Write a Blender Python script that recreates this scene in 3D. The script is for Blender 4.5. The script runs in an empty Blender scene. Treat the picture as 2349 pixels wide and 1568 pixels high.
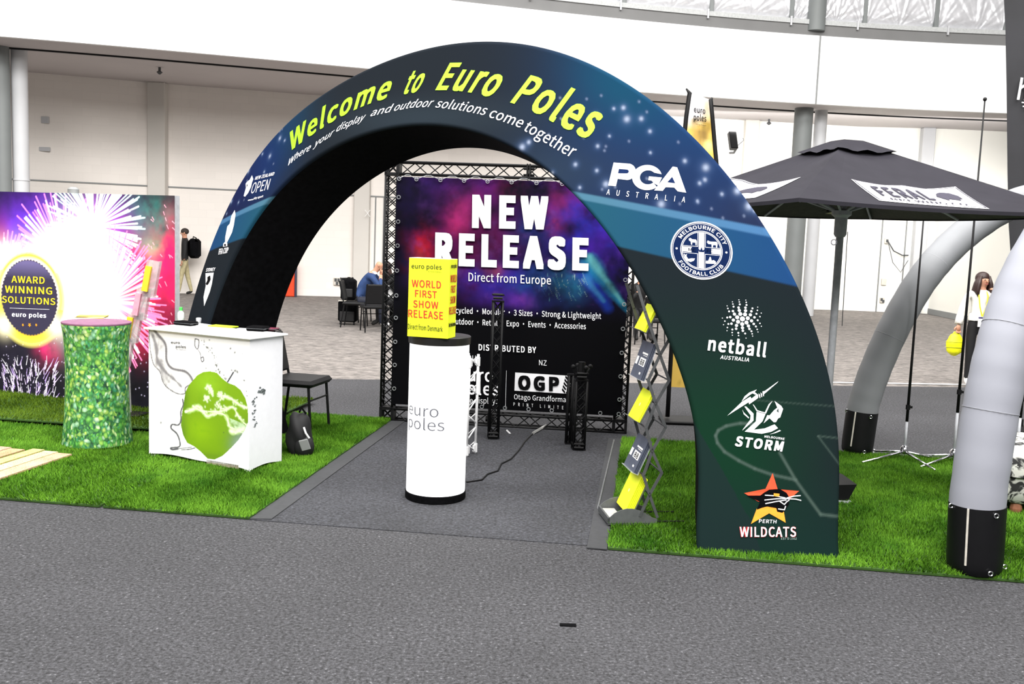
import bpy, math, random
import numpy as np
from mathutils import Vector, Matrix
from mathutils.geometry import tessellate_polygon
C = bpy.context.scene.collection
PI = math.pi
rng = np.random.RandomState(7)
random.seed(7)

# ------------------------------------------------------------------ camera, world, lamps, exposure
FPX, CX, CY, CAMH = 2200.0, 1174.5, 784.0, 1.75
PITCH, ROLL = math.atan(237 / 2200.), math.atan(.037)
CF = np.array([0, math.cos(PITCH), -math.sin(PITCH)])
_u = np.array([0, math.sin(PITCH), math.cos(PITCH)]); _r = np.array([1., 0, 0])
CR = _r * math.cos(ROLL) + _u * math.sin(ROLL)
CU = -_r * math.sin(ROLL) + _u * math.cos(ROLL)
CAM = np.array([0, 0, CAMH])
cd = bpy.data.cameras.new('camera'); cam = bpy.data.objects.new('camera', cd); C.objects.link(cam)
cd.sensor_width = 36; cd.lens = FPX / 2349 * 36; cd.clip_end = 200
cam.matrix_world = Matrix(((CR[0], CU[0], -CF[0], 0), (CR[1], CU[1], -CF[1], 0), (CR[2], CU[2], -CF[2], CAMH), (0, 0, 0, 1)))
bpy.context.scene.camera = cam
w = bpy.data.worlds.new('hall_air'); bpy.context.scene.world = w; w.use_nodes = True
w.node_tree.nodes['Background'].inputs[0].default_value = (1, .99, .97, 1)
w.node_tree.nodes['Background'].inputs[1].default_value = .19
vs = bpy.context.scene.view_settings
vs.view_transform = 'Standard'; vs.look = 'None'; vs.gamma = 1; vs.exposure = 0.12; vs.use_curve_mapping = False


def area(loc, target, sx, sy, power, col=(1, .98, .95)):
    l = bpy.data.lights.new('hall_light', 'AREA'); l.shape = 'RECTANGLE'; l.size = sx; l.size_y = sy; l.energy = power; l.color = col
    o = bpy.data.objects.new('hall_light', l); C.objects.link(o); o.location = loc
    o.rotation_euler = (Vector(target) - Vector(loc)).to_track_quat('-Z', 'Y').to_euler()


area((0, 3, 12.2), (0, 14, 1.5), 24, 4, 5200)       # lamp rows under the hall roof
area((0, -7, 10.5), (0, 8, 1), 18, 4, 3000)
area((0, 13, 13), (0, 13.5, 0), 26, 5, 3600)
area((8.5, 25.6, 4.9), (8.8, 29.5, 2.2), 11, .35, 260)     # light added under the low ceiling to brighten the right wall


# ------------------------------------------------------------------ pixel / ground helpers
def proj(P):
    P = np.asarray(P, float) - CAM; d = P @ CF
    return np.array([CX + FPX * (P @ CR) / d, CY - FPX * (P @ CU) / d])


def ray(px, py): return CF * FPX + CR * (px - CX) - CU * (py - CY)


def G(px, py, z=0):
    d = ray(px, py); return CAM + d * (z - CAMH) / d[2]


def AT(px, py, Y):                      # the point of that sight line at distance Y
    d = ray(px, py); return CAM + d * Y / d[1]


class Plane:
    def __init__(s, P0, e1, e2):
        s.P0 = np.array(P0, float); s.e1 = np.array(e1, float); s.e1 /= np.linalg.norm(s.e1)
        e2 = np.array(e2, float); e2 -= s.e1 * (e2 @ s.e1); s.e2 = e2 / np.linalg.norm(e2); s.n = np.cross(s.e1, s.e2)
        if s.n @ (CAM - s.P0) < 0: s.n = -s.n
    def inv(s, px, py):
        d = ray(px, py); t = ((s.P0 - CAM) @ s.n) / (d @ s.n); P = CAM + d * t - s.P0
        return np.array([P @ s.e1, P @ s.e2])
    def pt(s, a, b, off=0):
        a = np.atleast_1d(a); b = np.atleast_1d(b)
        return s.P0 + a[:, None] * s.e1 + b[:, None] * s.e2 + off * s.n


class Cyl:
    def __init__(s, cx, cy, R): s.c = np.array([cx, cy]); s.R = R; s.a0 = math.atan2(-cy, -cx)
    def inv(s, px, py):
        d = ray(px, py); o = CAM[:2] - s.c; a = d[:2] @ d[:2]; b = 2 * o @ d[:2]; c = o @ o - s.R ** 2
        D = max(b * b - 4 * a * c, 0); t = (-b - math.sqrt(D)) / 2 / a; P = CAM + d * t
        an = math.atan2(P[1] - s.c[1], P[0] - s.c[0]) - s.a0
        return np.array([an * s.R, P[2]])
    def pt(s, a, b, off=0):
        a = np.atleast_1d(a); b = np.atleast_1d(b); t = a / s.R + s.a0; r = s.R + off
        return np.stack([s.c[0] + r * np.cos(t), s.c[1] + r * np.sin(t), b], 1)


# ------------------------------------------------------------------ materials
def lin(c):
    c = np.asarray(c, float) / 255.; return np.where(c <= .04045, c / 12.92, ((c + .055) / 1.055) ** 2.4)


def L4(c): return tuple(float(x) for x in lin(c)) + (1,)


_mats = {}


def mat(name, rgb, rough=.6, metal=0, var=.06, scale=25, bump=0, emit=0, spec=None, alpha=None, trans=0, stretch=None, coat=0):
    if name in _mats: return _mats[name]
    m = bpy.data.materials.new(name); m.use_nodes = True; nt = m.node_tree; b = nt.nodes['Principled BSDF']
    b.inputs['Roughness'].default_value = rough; b.inputs['Metallic'].default_value = metal
    if spec is not None: b.inputs['Specular IOR Level'].default_value = spec
    if coat: b.inputs['Coat Weight'].default_value = coat
    tc = nt.nodes.new('ShaderNodeTexCoord'); n = nt.nodes.new('ShaderNodeTexNoise'); n.inputs['Scale'].default_value = scale; n.inputs['Detail'].default_value = 4
    src = tc.outputs['Object']
    if stretch:
        mp = nt.nodes.new('ShaderNodeMapping'); mp.inputs['Scale'].default_value = stretch; nt.links.new(src, mp.inputs[0]); src = mp.outputs[0]
    nt.links.new(src, n.inputs['Vector'])
    r = nt.nodes.new('ShaderNodeValToRGB'); c = lin(rgb)
    r.color_ramp.elements[0].position = .3; r.color_ramp.elements[1].position = .7
    r.color_ramp.elements[0].color = tuple(np.clip(c * (1 - var * 2), 0, 1)) + (1,); r.color_ramp.elements[1].color = tuple(np.clip(c * (1 + var * 2), 0, 1)) + (1,)
    nt.links.new(n.outputs[0], r.inputs[0]); nt.links.new(r.outputs[0], b.inputs['Base Color'])
    if bump:
        bp = nt.nodes.new('ShaderNodeBump'); bp.inputs['Strength'].default_value = bump; bp.inputs['Distance'].default_value = .01
        nt.links.new(n.outputs[0], bp.inputs['Height']); nt.links.new(bp.outputs[0], b.inputs['Normal'])
    if emit: b.inputs['Emission Color'].default_value = tuple(c) + (1,); b.inputs['Emission Strength'].default_value = emit
    if trans: b.inputs['Transmission Weight'].default_value = trans; b.inputs['IOR'].default_value = 1.3
    if alpha is not None: b.inputs['Alpha'].default_value = alpha
    _mats[name] = m; return m


def mat_print(name, emit=0, rough=.6, spec=.3, weave=0):
    m = bpy.data.materials.new(name); m.use_nodes = True; nt = m.node_tree; b = nt.nodes['Principled BSDF']
    a = nt.nodes.new('ShaderNodeAttribute'); a.attribute_name = 'print'
    nt.links.new(a.outputs['Color'], b.inputs['Base Color']); b.inputs['Roughness'].default_value = rough; b.inputs['Specular IOR Level'].default_value = spec
    if emit: nt.links.new(a.outputs['Color'], b.inputs['Emission Color']); b.inputs['Emission Strength'].default_value = emit
    if weave:
        n = nt.nodes.new('ShaderNodeTexNoise'); n.inputs['Scale'].default_value = 6; bp = nt.nodes.new('ShaderNodeBump'); bp.inputs['Strength'].default_value = weave
        bp.inputs['Distance'].default_value = .02; tc = nt.nodes.new('ShaderNodeTexCoord'); nt.links.new(tc.outputs['Object'], n.inputs['Vector'])
        nt.links.new(n.outputs[0], bp.inputs['Height']); nt.links.new(bp.outputs[0], b.inputs['Normal'])
    return m


def nodes_mat(name, fn, rough=.9):
    m = bpy.data.materials.new(name); m.use_nodes = True; nt = m.node_tree; b = nt.nodes['Principled BSDF']; b.inputs['Roughness'].default_value = rough
    fn(nt, b); _mats[name] = m; return m


M = {}
M['black'] = mat('black_fabric', (10, 10, 12), .9, spec=.05, var=.2)
M['blackmetal'] = mat('black_metal', (13, 13, 15), .55, spec=.22)
M['blackplastic'] = mat('black_plastic', (15, 15, 17), .5, spec=.25)
M['white'] = mat('white_plastic', (240, 240, 240), .5, var=.02)
M['whitemetal'] = mat('white_metal', (238, 238, 240), .4, var=.02)
M['whiteprint'] = mat('white_print', (226, 226, 230), .8, var=.01, spec=.1)
M['lime'] = mat('lime_print', (148, 212, 26), .6, var=.01)
M['chrome'] = mat('chrome', (220, 220, 225), .15, 1)
M['darkgrey'] = mat('dark_grey', (70, 72, 75), .6)
M['grey'] = mat('grey_paint', (128, 130, 130), .6, var=.03, scale=2)
M['skin'] = mat('skin', (190, 138, 112), .6, var=.04)
M['clear'] = mat('clear_acrylic', (235, 240, 245), .08, var=.0, alpha=.28)


# ------------------------------------------------------------------ mesh helpers
ROOT = {}


def tag(o, label=None, cat=None, group=None, kind=None):
    if label: o['label'] = label
    if cat: o['category'] = cat
    if group: o['group'] = group
    if kind: o['kind'] = kind
    return o


def thing(name, label, cat, loc=(0, 0, 0), rotz=0, group=None):
    o = bpy.data.objects.new(name, None); C.objects.link(o); o.empty_display_size = .1
    o.location = [float(v) for v in loc]; o.rotation_euler = (0, 0, rotz)
    ROOT[o] = Matrix.Translation(Vector([float(v) for v in loc])) @ Matrix.Rotation(rotz, 4, 'Z')
    return tag(o, label, cat, group)


def fast_obj(name, co, faces, mats, parent=None, smooth=False, fmat=None, local=False, cols=None, origin=None):
    """co (N,3) world coordinates (local to the parent when local), faces list of tuples or (M,k) array"""
    co = np.asarray(co, float)
    me = bpy.data.meshes.new(name)
    if parent is not None and not local:
        mi = np.array(ROOT[parent].inverted()); co = co @ mi[:3, :3].T + mi[:3, 3]
    mo = None
    if parent is None and not local:
        if origin is None:
            lo, hi = co.min(0), co.max(0); origin = ((lo[0] + hi[0]) / 2, (lo[1] + hi[1]) / 2, lo[2])
        origin = np.array(origin, float); co = co - origin; mo = origin
    if isinstance(faces, np.ndarray):
        k = faces.shape[1]; m = faces.shape[0]
        me.vertices.add(len(co)); me.vertices.foreach_set('co', co.astype(np.float32).ravel())
        me.loops.add(m * k); me.loops.foreach_set('vertex_index', faces.astype(np.int32).ravel())
        me.polygons.add(m); me.polygons.foreach_set('loop_start', np.arange(0, m * k, k, dtype=np.int32))
        try: me.polygons.foreach_set('loop_total', np.full(m, k, dtype=np.int32))
        except Exception: pass
        me.update(calc_edges=True)
    else:
        me.from_pydata([tuple(v) for v in co], [], faces); me.update()
    for mm in (mats if isinstance(mats, (list, tuple)) else [mats]): me.materials.append(mm)
    if fmat is not None: me.polygons.foreach_set('material_index', np.asarray(fmat, dtype=np.int32))
    if smooth: me.polygons.foreach_set('use_smooth', np.ones(len(me.polygons), dtype=bool))
    if cols is not None:
        a = me.color_attributes.new('print', 'FLOAT_COLOR', 'POINT')
        c4 = np.ones((len(co), 4), np.float32); c4[:, :3] = cols; a.data.foreach_set('color', c4.ravel())
    o = bpy.data.objects.new(name, me); C.objects.link(o)
    if parent is not None: o.parent = parent; ROOT[o] = ROOT[parent]
    elif mo is not None: o.location = mo; ROOT[o] = Matrix.Translation(Vector(mo))
    else: ROOT[o] = Matrix.Identity(4)
    return o


class MB:
    def __init__(s): s.v = []; s.f = []; s.m = []
    def add(s, v, f, m=0):
        n = len(s.v); s.v += [tuple(map(float, p)) for p in v]; s.f += [tuple(i + n for i in q) for q in f]; s.m += [m] * len(f); return s
    def box(s, lo, hi, m=0, bev=0):
        lo = np.minimum(lo, hi).astype(float) if True else lo; x0, y0, z0 = lo; x1, y1, z1 = hi
        return s.obox(((x0 + x1) / 2, (y0 + y1) / 2, (z0 + z1) / 2), (1, 0, 0), (0, 1, 0), (0, 0, 1), (abs(x1 - x0), abs(y1 - y0), abs(z1 - z0)), m, bev)
    def obox(s, c, a, b, n, size, m=0, bev=0):
        c = np.array(c, float); A, B, N = [np.array(q, float) / np.linalg.norm(q) for q in (a, b, n)]; h = np.array(size, float) / 2
        bv = min(bev, min(h) * .9)
        if bv <= 0:
            P = [c + A * h[0] * i + B * h[1] * j + N * h[2] * k for i in (-1, 1) for j in (-1, 1) for k in (-1, 1)]
            return s.add(P, [(0, 1, 3, 2), (4, 6, 7, 5), (0, 4, 5, 1), (2, 3, 7, 6), (0, 2, 6, 4), (1, 5, 7, 3)], m)
        P = []; idx = {}
        for i in (-1, 1):
            for j in (-1, 1):
                for k in (-1, 1):
                    for ax in range(3):
                        q = h - bv; q = q.copy(); q[ax] = h[ax]; idx[(i, j, k, ax)] = len(P)
                        P.append(c + A * q[0] * i + B * q[1] * j + N * q[2] * k)
        F = []
        for ax in range(3):
            o = [t for t in range(3) if t != ax]
            for sg in (-1, 1):
                q = []
                for (p1, p2) in ((-1, -1), (1, -1), (1, 1), (-1, 1)):
                    k = [0, 0, 0]; k[ax] = sg; k[o[0]] = p1; k[o[1]] = p2; q.append(idx[tuple(k) + (ax,)])
                F.append(tuple(q))
        for e in range(3):
            o = [t for t in range(3) if t != e]
            for s1 in (-1, 1):
                for s2 in (-1, 1):
                    k1 = [0, 0, 0]; k1[o[0]] = s1; k1[o[1]] = s2; k2 = list(k1); k1[e] = -1; k2[e] = 1
                    F.append((idx[tuple(k1) + (o[0],)], idx[tuple(k2) + (o[0],)], idx[tuple(k2) + (o[1],)], idx[tuple(k1) + (o[1],)]))
        for i in (-1, 1):
            for j in (-1, 1):
                for k in (-1, 1): F.append(tuple(idx[(i, j, k, ax)] for ax in range(3)))
        return s.add(P, F, m)
    def tube(s, pts, r, n=8, m=0, cap=True, flat=None):
        pts = [np.array(p, float) for p in pts]; rr = r if isinstance(r, (list, tuple, np.ndarray)) else [r] * len(pts)
        V = []; prev = None
        for i, p in enumerate(pts):
            t = pts[min(i + 1, len(pts) - 1)] - pts[max(i - 1, 0)]; t = t / (np.linalg.norm(t) + 1e-12)
            if prev is None:
                a = np.cross(t, (0, 0, 1)); a = a if np.linalg.norm(a) > 1e-3 else np.cross(t, (1, 0, 0))
            else: a = prev - t * (prev @ t)
            a = a / (np.linalg.norm(a) + 1e-12); prev = a; b = np.cross(t, a)
            for k in range(n):
                an = 2 * PI * k / n; V.append(p + rr[i] * (a * math.cos(an) + b * math.sin(an) * (flat or 1)))
        F = []
        for i in range(len(pts) - 1):
            for k in range(n): F.append((i * n + k, i * n + (k + 1) % n, (i + 1) * n + (k + 1) % n, (i + 1) * n + k))
        if cap: F.append(tuple(range(n))[::-1]); F.append(tuple((len(pts) - 1) * n + k for k in range(n)))
        return s.add(V, F, m)
    def lathe(s, c, prof, n=32, m=0, cap=True):
        c = np.array(c, float); V = []
        for r, z in prof:
            for k in range(n): a = 2 * PI * k / n; V.append(c + (r * math.cos(a), r * math.sin(a), z))
        F = [(i * n + k, i * n + (k + 1) % n, (i + 1) * n + (k + 1) % n, (i + 1) * n + k) for i in range(len(prof) - 1) for k in range(n)]
        if cap: F.append(tuple(range(n))[::-1]); F.append(tuple((len(prof) - 1) * n + k for k in range(n)))
        return s.add(V, F, m)
    def ball(s, c, r, n=14, m=0, k=8, fn=None):
        c = np.array(c, float); r = np.array(r if hasattr(r, '__len__') else (r, r, r), float); V = []
        for i in range(k + 1):
            th = PI * i / k
            for j in range(n):
                ph = 2 * PI * j / n; d = np.array([math.sin(th) * math.cos(ph), math.sin(th) * math.sin(ph), math.cos(th)])
                q = 1 if fn is None else fn(d); V.append(c + d * r * q)
        F = [(i * n + j, (i + 1) * n + j, (i + 1) * n + (j + 1) % n, i * n + (j + 1) % n) for i in range(k) for j in range(n)]
        return s.add(V, F, m)
    def prism(s, poly, off, m=0):
        """poly: list of 3D points, extruded by vector off"""
        poly = [np.array(p, float) for p in poly]; off = np.array(off, float); n = len(poly)
        tris = tessellate_polygon([[Vector(p) for p in poly]])
        F = [tuple(t) for t in tris] + [tuple(i + n for i in t)[::-1] for t in tris] + [(i, (i + 1) % n, (i + 1) % n + n, i + n) for i in range(n)]
        return s.add(poly + [p + off for p in poly], F, m)
    def build(s, name, mats, parent=None, smooth=False, local=False, origin=None):
        return fast_obj(name, s.v, s.f, mats, parent, smooth, s.m if isinstance(mats, (list, tuple)) else None, local, origin=origin)


def grid_faces(nx, ny):
    i = np.arange(nx - 1)[:, None]; j = np.arange(ny - 1)[None, :]; a = (i * ny + j).ravel()
    return np.stack([a, a + ny, a + ny + 1, a + 1], 1)


def smooth_by_angle(o, ang=40):
    me = o.data; me.polygons.foreach_set('use_smooth', np.ones(len(me.polygons), dtype=bool))
    try: me.set_sharp_from_angle(angle=math.radians(ang))
    except Exception: pass
    return o


def copy_tree(o, parent=None):
    c = o.copy(); C.objects.link(c); c.parent = parent
    if parent is None: ROOT[c] = ROOT[o].copy()
    for ch in list(o.children): copy_tree(ch, c)
    return c


def move_to(o, loc, rotz):
    o.location = [float(v) for v in loc]; o.rotation_euler = (0, 0, rotz)
    ROOT[o] = Matrix.Translation(o.location) @ Matrix.Rotation(rotz, 4, 'Z'); return o


# ------------------------------------------------------------------ lettering
_txt = {}; _lay = {}
FONT = None
try:                                            # the typeface that comes with Blender itself; its built-in one otherwise
    import os
    FONT = bpy.data.fonts.load(os.path.join(bpy.utils.resource_path('LOCAL'), 'datafiles', 'fonts', 'Noto Sans CJK Regular.woff2'))
except Exception: FONT = None


SZ = [1.0]


def _capital():                       # make capitals .73 high whatever the typeface
    cu = bpy.data.curves.new('t', 'FONT'); cu.body = 'H'
    if FONT: cu.font = FONT
    o = bpy.data.objects.new('t', cu); C.objects.link(o); bpy.context.view_layer.update(); h = o.dimensions[1]; bpy.data.objects.remove(o); bpy.data.curves.remove(cu)
    if h > .05: SZ[0] = .73 / h


_capital()


def text2d(body, bold=0, spacing=1):
    key = (body, bold, spacing)
    if key in _txt: return _txt[key]
    cu = bpy.data.curves.new('t', 'FONT'); cu.body = body; cu.size = 30 * SZ[0]; cu.space_character = spacing; cu.resolution_u = 3; cu.fill_mode = 'FRONT'; cu.space_character = spacing * (1 + bold * 2.2)
    if FONT: cu.font = FONT
    o = bpy.data.objects.new('t', cu); C.objects.link(o); bpy.context.view_layer.update()
    me = bpy.data.meshes.new_from_object(o.evaluated_get(bpy.context.evaluated_depsgraph_get()))
    v = np.array([p.co[:2] for p in me.vertices]).reshape(-1, 2); f = [tuple(p.vertices) for p in me.polygons]
    bpy.data.objects.remove(o); bpy.data.curves.remove(cu); bpy.data.meshes.remove(me)
    x0, x1 = v[:, 0].min(), v[:, 0].max()
    v[:, 0] = (v[:, 0] - x0) / (x1 - x0)
    HB = bold * 30 / (x1 - x0); n0 = len(v)
    v[:, 1] /= .73 * 30                                # capital height -> 1
    if bold:                                      # heavier strokes: the glyph repeated a hair to each side
        n = len(v); V_ = [v]; F_ = list(f); k = 1
        rings_ = (1.,) if bold < .03 else ((.5, 1.) if bold < .07 else (.34, .67, 1.))
        for ax_, ay_ in [(x_ * q_, y_ * q_) for q_ in rings_ for x_, y_ in ((1, 0), (-1, 0), (0, 1), (0, -1), (1, 1), (-1, 1), (1, -1), (-1, -1)) + (((1, .5), (1, -.5), (-1, .5), (-1, -.5), (.5, 1), (-.5, 1), (.5, -1), (-.5, -1)) if bold > .06 else ())]:
            V_.append(v + np.array([HB * ax_, bold / .73 * ay_ * .7])); F_ += [tuple(i + n * k for i in q) for q in f]; k += 1
        v = np.vstack(V_); f = F_; v[:, 0] = (v[:, 0] + HB) / (1 + 2 * HB); v[:, 1] = v[:, 1] * (1 - bold)
    _lay[id(v)] = n0; _txt[key] = (v, f); return _txt[key]


class Decal:
    """flat print lying on a surface: text, discs and outlines collected into one mesh per colour"""
    def __init__(s, surf, off=.004): s.s = surf; s.off = off; s.v = []; s.f = []; s.m = []
    def _put(s, uv, f, m, off=None, lay=None):
        o_ = s.off if off is None else off; P = s.s.pt(uv[:, 0], uv[:, 1], o_)
        if lay: k_ = (np.arange(len(P)) // lay)[:, None]; P = P + (s.s.pt(uv[:, 0], uv[:, 1], o_ + .001) - P) * k_ * .15       # every copy a hair above the last
        n = sum(len(q) for q in s.v); s.v.append(P)
        s.f += [tuple(i + n for i in q) for q in f]; s.m += [m] * len(f)
    def text(s, body, base, up0, up1=None, bold=0, m=0, off=None, spacing=1):
        v, f = text2d(body, bold, spacing); up1 = up1 or up0; n = len(base)
        b = np.array([s.s.inv(*p) for p in base])
        u0 = s.s.inv(base[0][0] + up0[0], base[0][1] + up0[1]) - b[0]; u1 = s.s.inv(base[-1][0] + up1[0], base[-1][1] + up1[1]) - b[-1]
        seg = np.r_[0, np.cumsum(np.linalg.norm(np.diff(b, axis=0), axis=1))]; t = v[:, 0] * seg[-1]
        if n > 3:
            c0 = np.polyfit(seg, b[:, 0], 3); c1 = np.polyfit(seg, b[:, 1], 3); q = np.stack([np.polyval(c0, t), np.polyval(c1, t)], 1)
        else: q = np.stack([np.interp(t, seg, b[:, 0]), np.interp(t, seg, b[:, 1])], 1)
        uv = q + v[:, 1:2] * (u0 * (1 - v[:, :1]) + u1 * v[:, :1]); s._put(uv, f, m, off, _lay.get(id(v))); return s
    def text_uv(s, body, a, b, h, bold=0, m=0, off=None):       # a, b = baseline ends on the surface, h = capital height
        v, f = text2d(body, bold); a = np.array(a, float); b = np.array(b, float); d = (b - a) / np.linalg.norm(b - a); nrm = np.array([-d[1], d[0]])
        s._put(a + v[:, :1] * (b - a) + v[:, 1:2] * h * nrm, f, m, off, _lay.get(id(v))); return s
    def poly(s, pts, m=0, off=None, uv=False):
        q = np.array(pts if uv else [s.s.inv(*p) for p in pts], float)
        tr = tessellate_polygon([[Vector((a, b, 0)) for a, b in q]]); s._put(q, [tuple(t) for t in tr], m, off); return s
    def line(s, pts, w, m=0, off=None, uv=False):
        q = np.array(pts if uv else [s.s.inv(*p) for p in pts], float)
        for a, b in zip(q[:-1], q[1:]):
            d = b - a; L = np.linalg.norm(d)
            if L < 1e-6: continue
            n = np.array([-d[1], d[0]]) / L * w / 2; e = d / L * w * .3
            s._put(np.array([a - n - e, b - n + e, b + n + e, a + n - e]), [(0, 1, 2, 3)], m, off)
        return s
    def frame(s, c, xv, yv):         # affine frame on the surface from pixel vectors
        c0 = s.s.inv(*c); return c0, s.s.inv(c[0] + xv[0], c[1] + xv[1]) - c0, s.s.inv(c[0] + yv[0], c[1] + yv[1]) - c0
    def ring(s, fr, r0, r1, m=0, n=48, off=None, ctr=(0, 0)):
        a = np.linspace(0, 2 * PI, n, endpoint=False)
        def P(r): return fr[0] + (ctr[0] + r * np.cos(a))[:, None] * fr[1] + (ctr[1] + r * np.sin(a))[:, None] * fr[2]
        if r0 <= 0 and r1 > .3:
            s.ring(fr, 0, .2, m, n, off, ctr)
            for q in range(4): s.ring(fr, .2 + (r1 - .2) * q / 4, .2 + (r1 - .2) * (q + 1) / 4, m, n, off, ctr)
        elif r0 <= 0: s._put(P(r1), [tuple(range(n))], m, off)
        else: s._put(np.vstack([P(r0), P(r1)]), [(i, (i + 1) % n, (i + 1) % n + n, i + n) for i in range(n)], m, off)
        return s
    def fpoly(s, fr, pts, m=0, off=None):
        q = np.array([fr[0] + a * fr[1] + b * fr[2] for a, b in pts]); return s.poly(q, m, off, uv=True)
    def arctext(s, fr, body, r, a0, a1, h, m=0, bold=.02, off=None):
        v, f = text2d(body, bold)
        a = a0 + (a1 - a0) * v[:, 0]; sg = 1 if a1 < a0 else -1; rr = r + sg * v[:, 1] * h
        s._put(fr[0] + (rr * np.cos(a))[:, None] * fr[1] + (rr * np.sin(a))[:, None] * fr[2], f, m, off, _lay.get(id(v))); return s
    def build(s, name, mats, parent):
        return fast_obj(name, np.vstack(s.v), s.f, mats, parent, fmat=s.m if isinstance(mats, (list, tuple)) else None)


# ------------------------------------------------------------------ painting of prints (colour per grid point of the printed sheet)
def vnoise(x, y, seed):
    r = np.random.RandomState(seed).rand(64, 64); xi = np.floor(x).astype(int); yi = np.floor(y).astype(int); fx = x - xi; fy = y - yi
    fx = fx * fx * (3 - 2 * fx); fy = fy * fy * (3 - 2 * fy); g = lambda a, b: r[a % 64, b % 64]
    return (g(xi, yi) * (1 - fx) + g(xi + 1, yi) * fx) * (1 - fy) + (g(xi, yi + 1) * (1 - fx) + g(xi + 1, yi + 1) * fx) * fy


def fbm(x, y, seed=1, o=4):
    s = 0; a = .5; t = 0
    for k in range(o): s = s + a * vnoise(x * 2 ** k + 17 * k, y * 2 ** k + 5 * k, seed + k); t += a; a *= .55
    return s / t


class Paint:
    def __init__(s, X, Y, base, surf=None):
        s.X = X; s.Y = Y; s.c = np.zeros(X.shape + (3,)); s.c[:] = lin(base); s.s = surf
    def mix(s, a, col):
        a = np.clip(a, 0, 1)[..., None]; s.c = s.c * (1 - a) + lin(col) * a
    def addc(s, a, col): s.c += a[..., None] * lin(col)
    def blob(s, p, rx, ry, col, k=1, ang=0, add=False, nz=0, px=True):
        cx, cy = s.s.inv(*p) if px else p; dx = s.X - cx; dy = s.Y - cy; ca, sa = math.cos(ang), math.sin(ang)
        d = ((dx * ca + dy * sa) / rx) ** 2 + ((-dx * sa + dy * ca) / ry) ** 2
        a = k * np.exp(-d)
        if nz: a = a * np.clip(1 + nz * (fbm(s.X * 7, s.Y * 7, int(rx * 1000) % 50 + 3) - .5) * 2.5, 0, 2)
        (s.addc if add else s.mix)(a, col)
    def seg(s, p, q, w0, w1, col, k=1, px=True, soft=1.0):
        a = np.array(s.s.inv(*p) if px else p); b = np.array(s.s.inv(*q) if px else q); W = max(w0, w1) * 2
        m = (s.X > min(a[0], b[0]) - W) & (s.X < max(a[0], b[0]) + W) & (s.Y > min(a[1], b[1]) - W) & (s.Y < max(a[1], b[1]) + W)
        if not m.any(): return
        X = s.X[m]; Y = s.Y[m]; d = b - a; L2 = d @ d + 1e-12; t = np.clip(((X - a[0]) * d[0] + (Y - a[1]) * d[1]) / L2, 0, 1)
        ds = np.hypot(X - a[0] - t * d[0], Y - a[1] - t * d[1]); w = w0 + (w1 - w0) * t
        al = np.clip((w - ds) / (w * soft) + (1 - soft), 0, 1)[:, None] * k; s.c[m] = s.c[m] * (1 - al) + lin(col) * al
    def path(s, pts, w0, w1, col, k=1, px=True, soft=.8, n=7, jit=0):
        P = [np.array(s.s.inv(*p) if px else p) for p in pts]; out = []
        for i in range(len(P) - 1):
            p0, p1, p2, p3 = P[max(i - 1, 0)], P[i], P[i + 1], P[min(i + 2, len(P) - 1)]
            for t in np.linspace(0, 1, n, endpoint=False): out.append(.5 * ((2 * p1) + (-p0 + p2) * t + (2 * p0 - 5 * p1 + 4 * p2 - p3) * t * t + (-p0 + 3 * p1 - 3 * p2 + p3) * t ** 3))
        out.append(P[-1]); m = len(out) - 1
        for i in range(m):
            a = w0 + (w1 - w0) * i / m; a *= 1 + jit * (rng.rand() - .5) * 2; s.seg(out[i], out[i + 1], a, a, col, k, px=False, soft=soft)
    def poly(s, pts, col, k=1, px=True):
        s.mix(s.inside(pts, px) * k, col)
    def inside(s, pts, px=True):
        q = np.array([s.s.inv(*p) for p in pts] if px else pts); r = np.zeros(s.X.shape, bool); j = len(q) - 1
        for i in range(len(q)):
            xi, yi = q[i]; xj, yj = q[j]
            with np.errstate(divide='ignore', invalid='ignore'):
                r ^= ((yi > s.Y) != (yj > s.Y)) & (s.X < (xj - xi) * (s.Y - yi) / (yj - yi + 1e-15) + xi)
            j = i
        return r.astype(float)


def sheet(name, surf, a0, a1, b0, b1, nx, ny, painter, material, parent, off=0, thick=.004, warp=None):
    a = np.linspace(a0, a1, nx); b = np.linspace(b0, b1, ny); A, B = np.meshgrid(a, b, indexing='ij')
    P = Paint(A, B, (0, 0, 0), surf); painter(P)
    o = off if warp is None else off + warp((A - a0) / (a1 - a0), (B - b0) / (b1 - b0))
    co = surf.pt(A.ravel(), B.ravel(), 0)
    nn = surf.pt(A.ravel(), B.ravel(), 1) - co
    co = co + nn * (o if np.isscalar(o) else o.ravel()[:, None])
    return fast_obj(name, co, grid_faces(nx, ny), material, parent, smooth=True, cols=np.clip(P.c.reshape(-1, 3), 0, 1))

# ================================================================== THE SETTING
Z6 = lambda o, k: (lambda x, y: (o[0] + x / k, o[1] + y / k))


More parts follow.
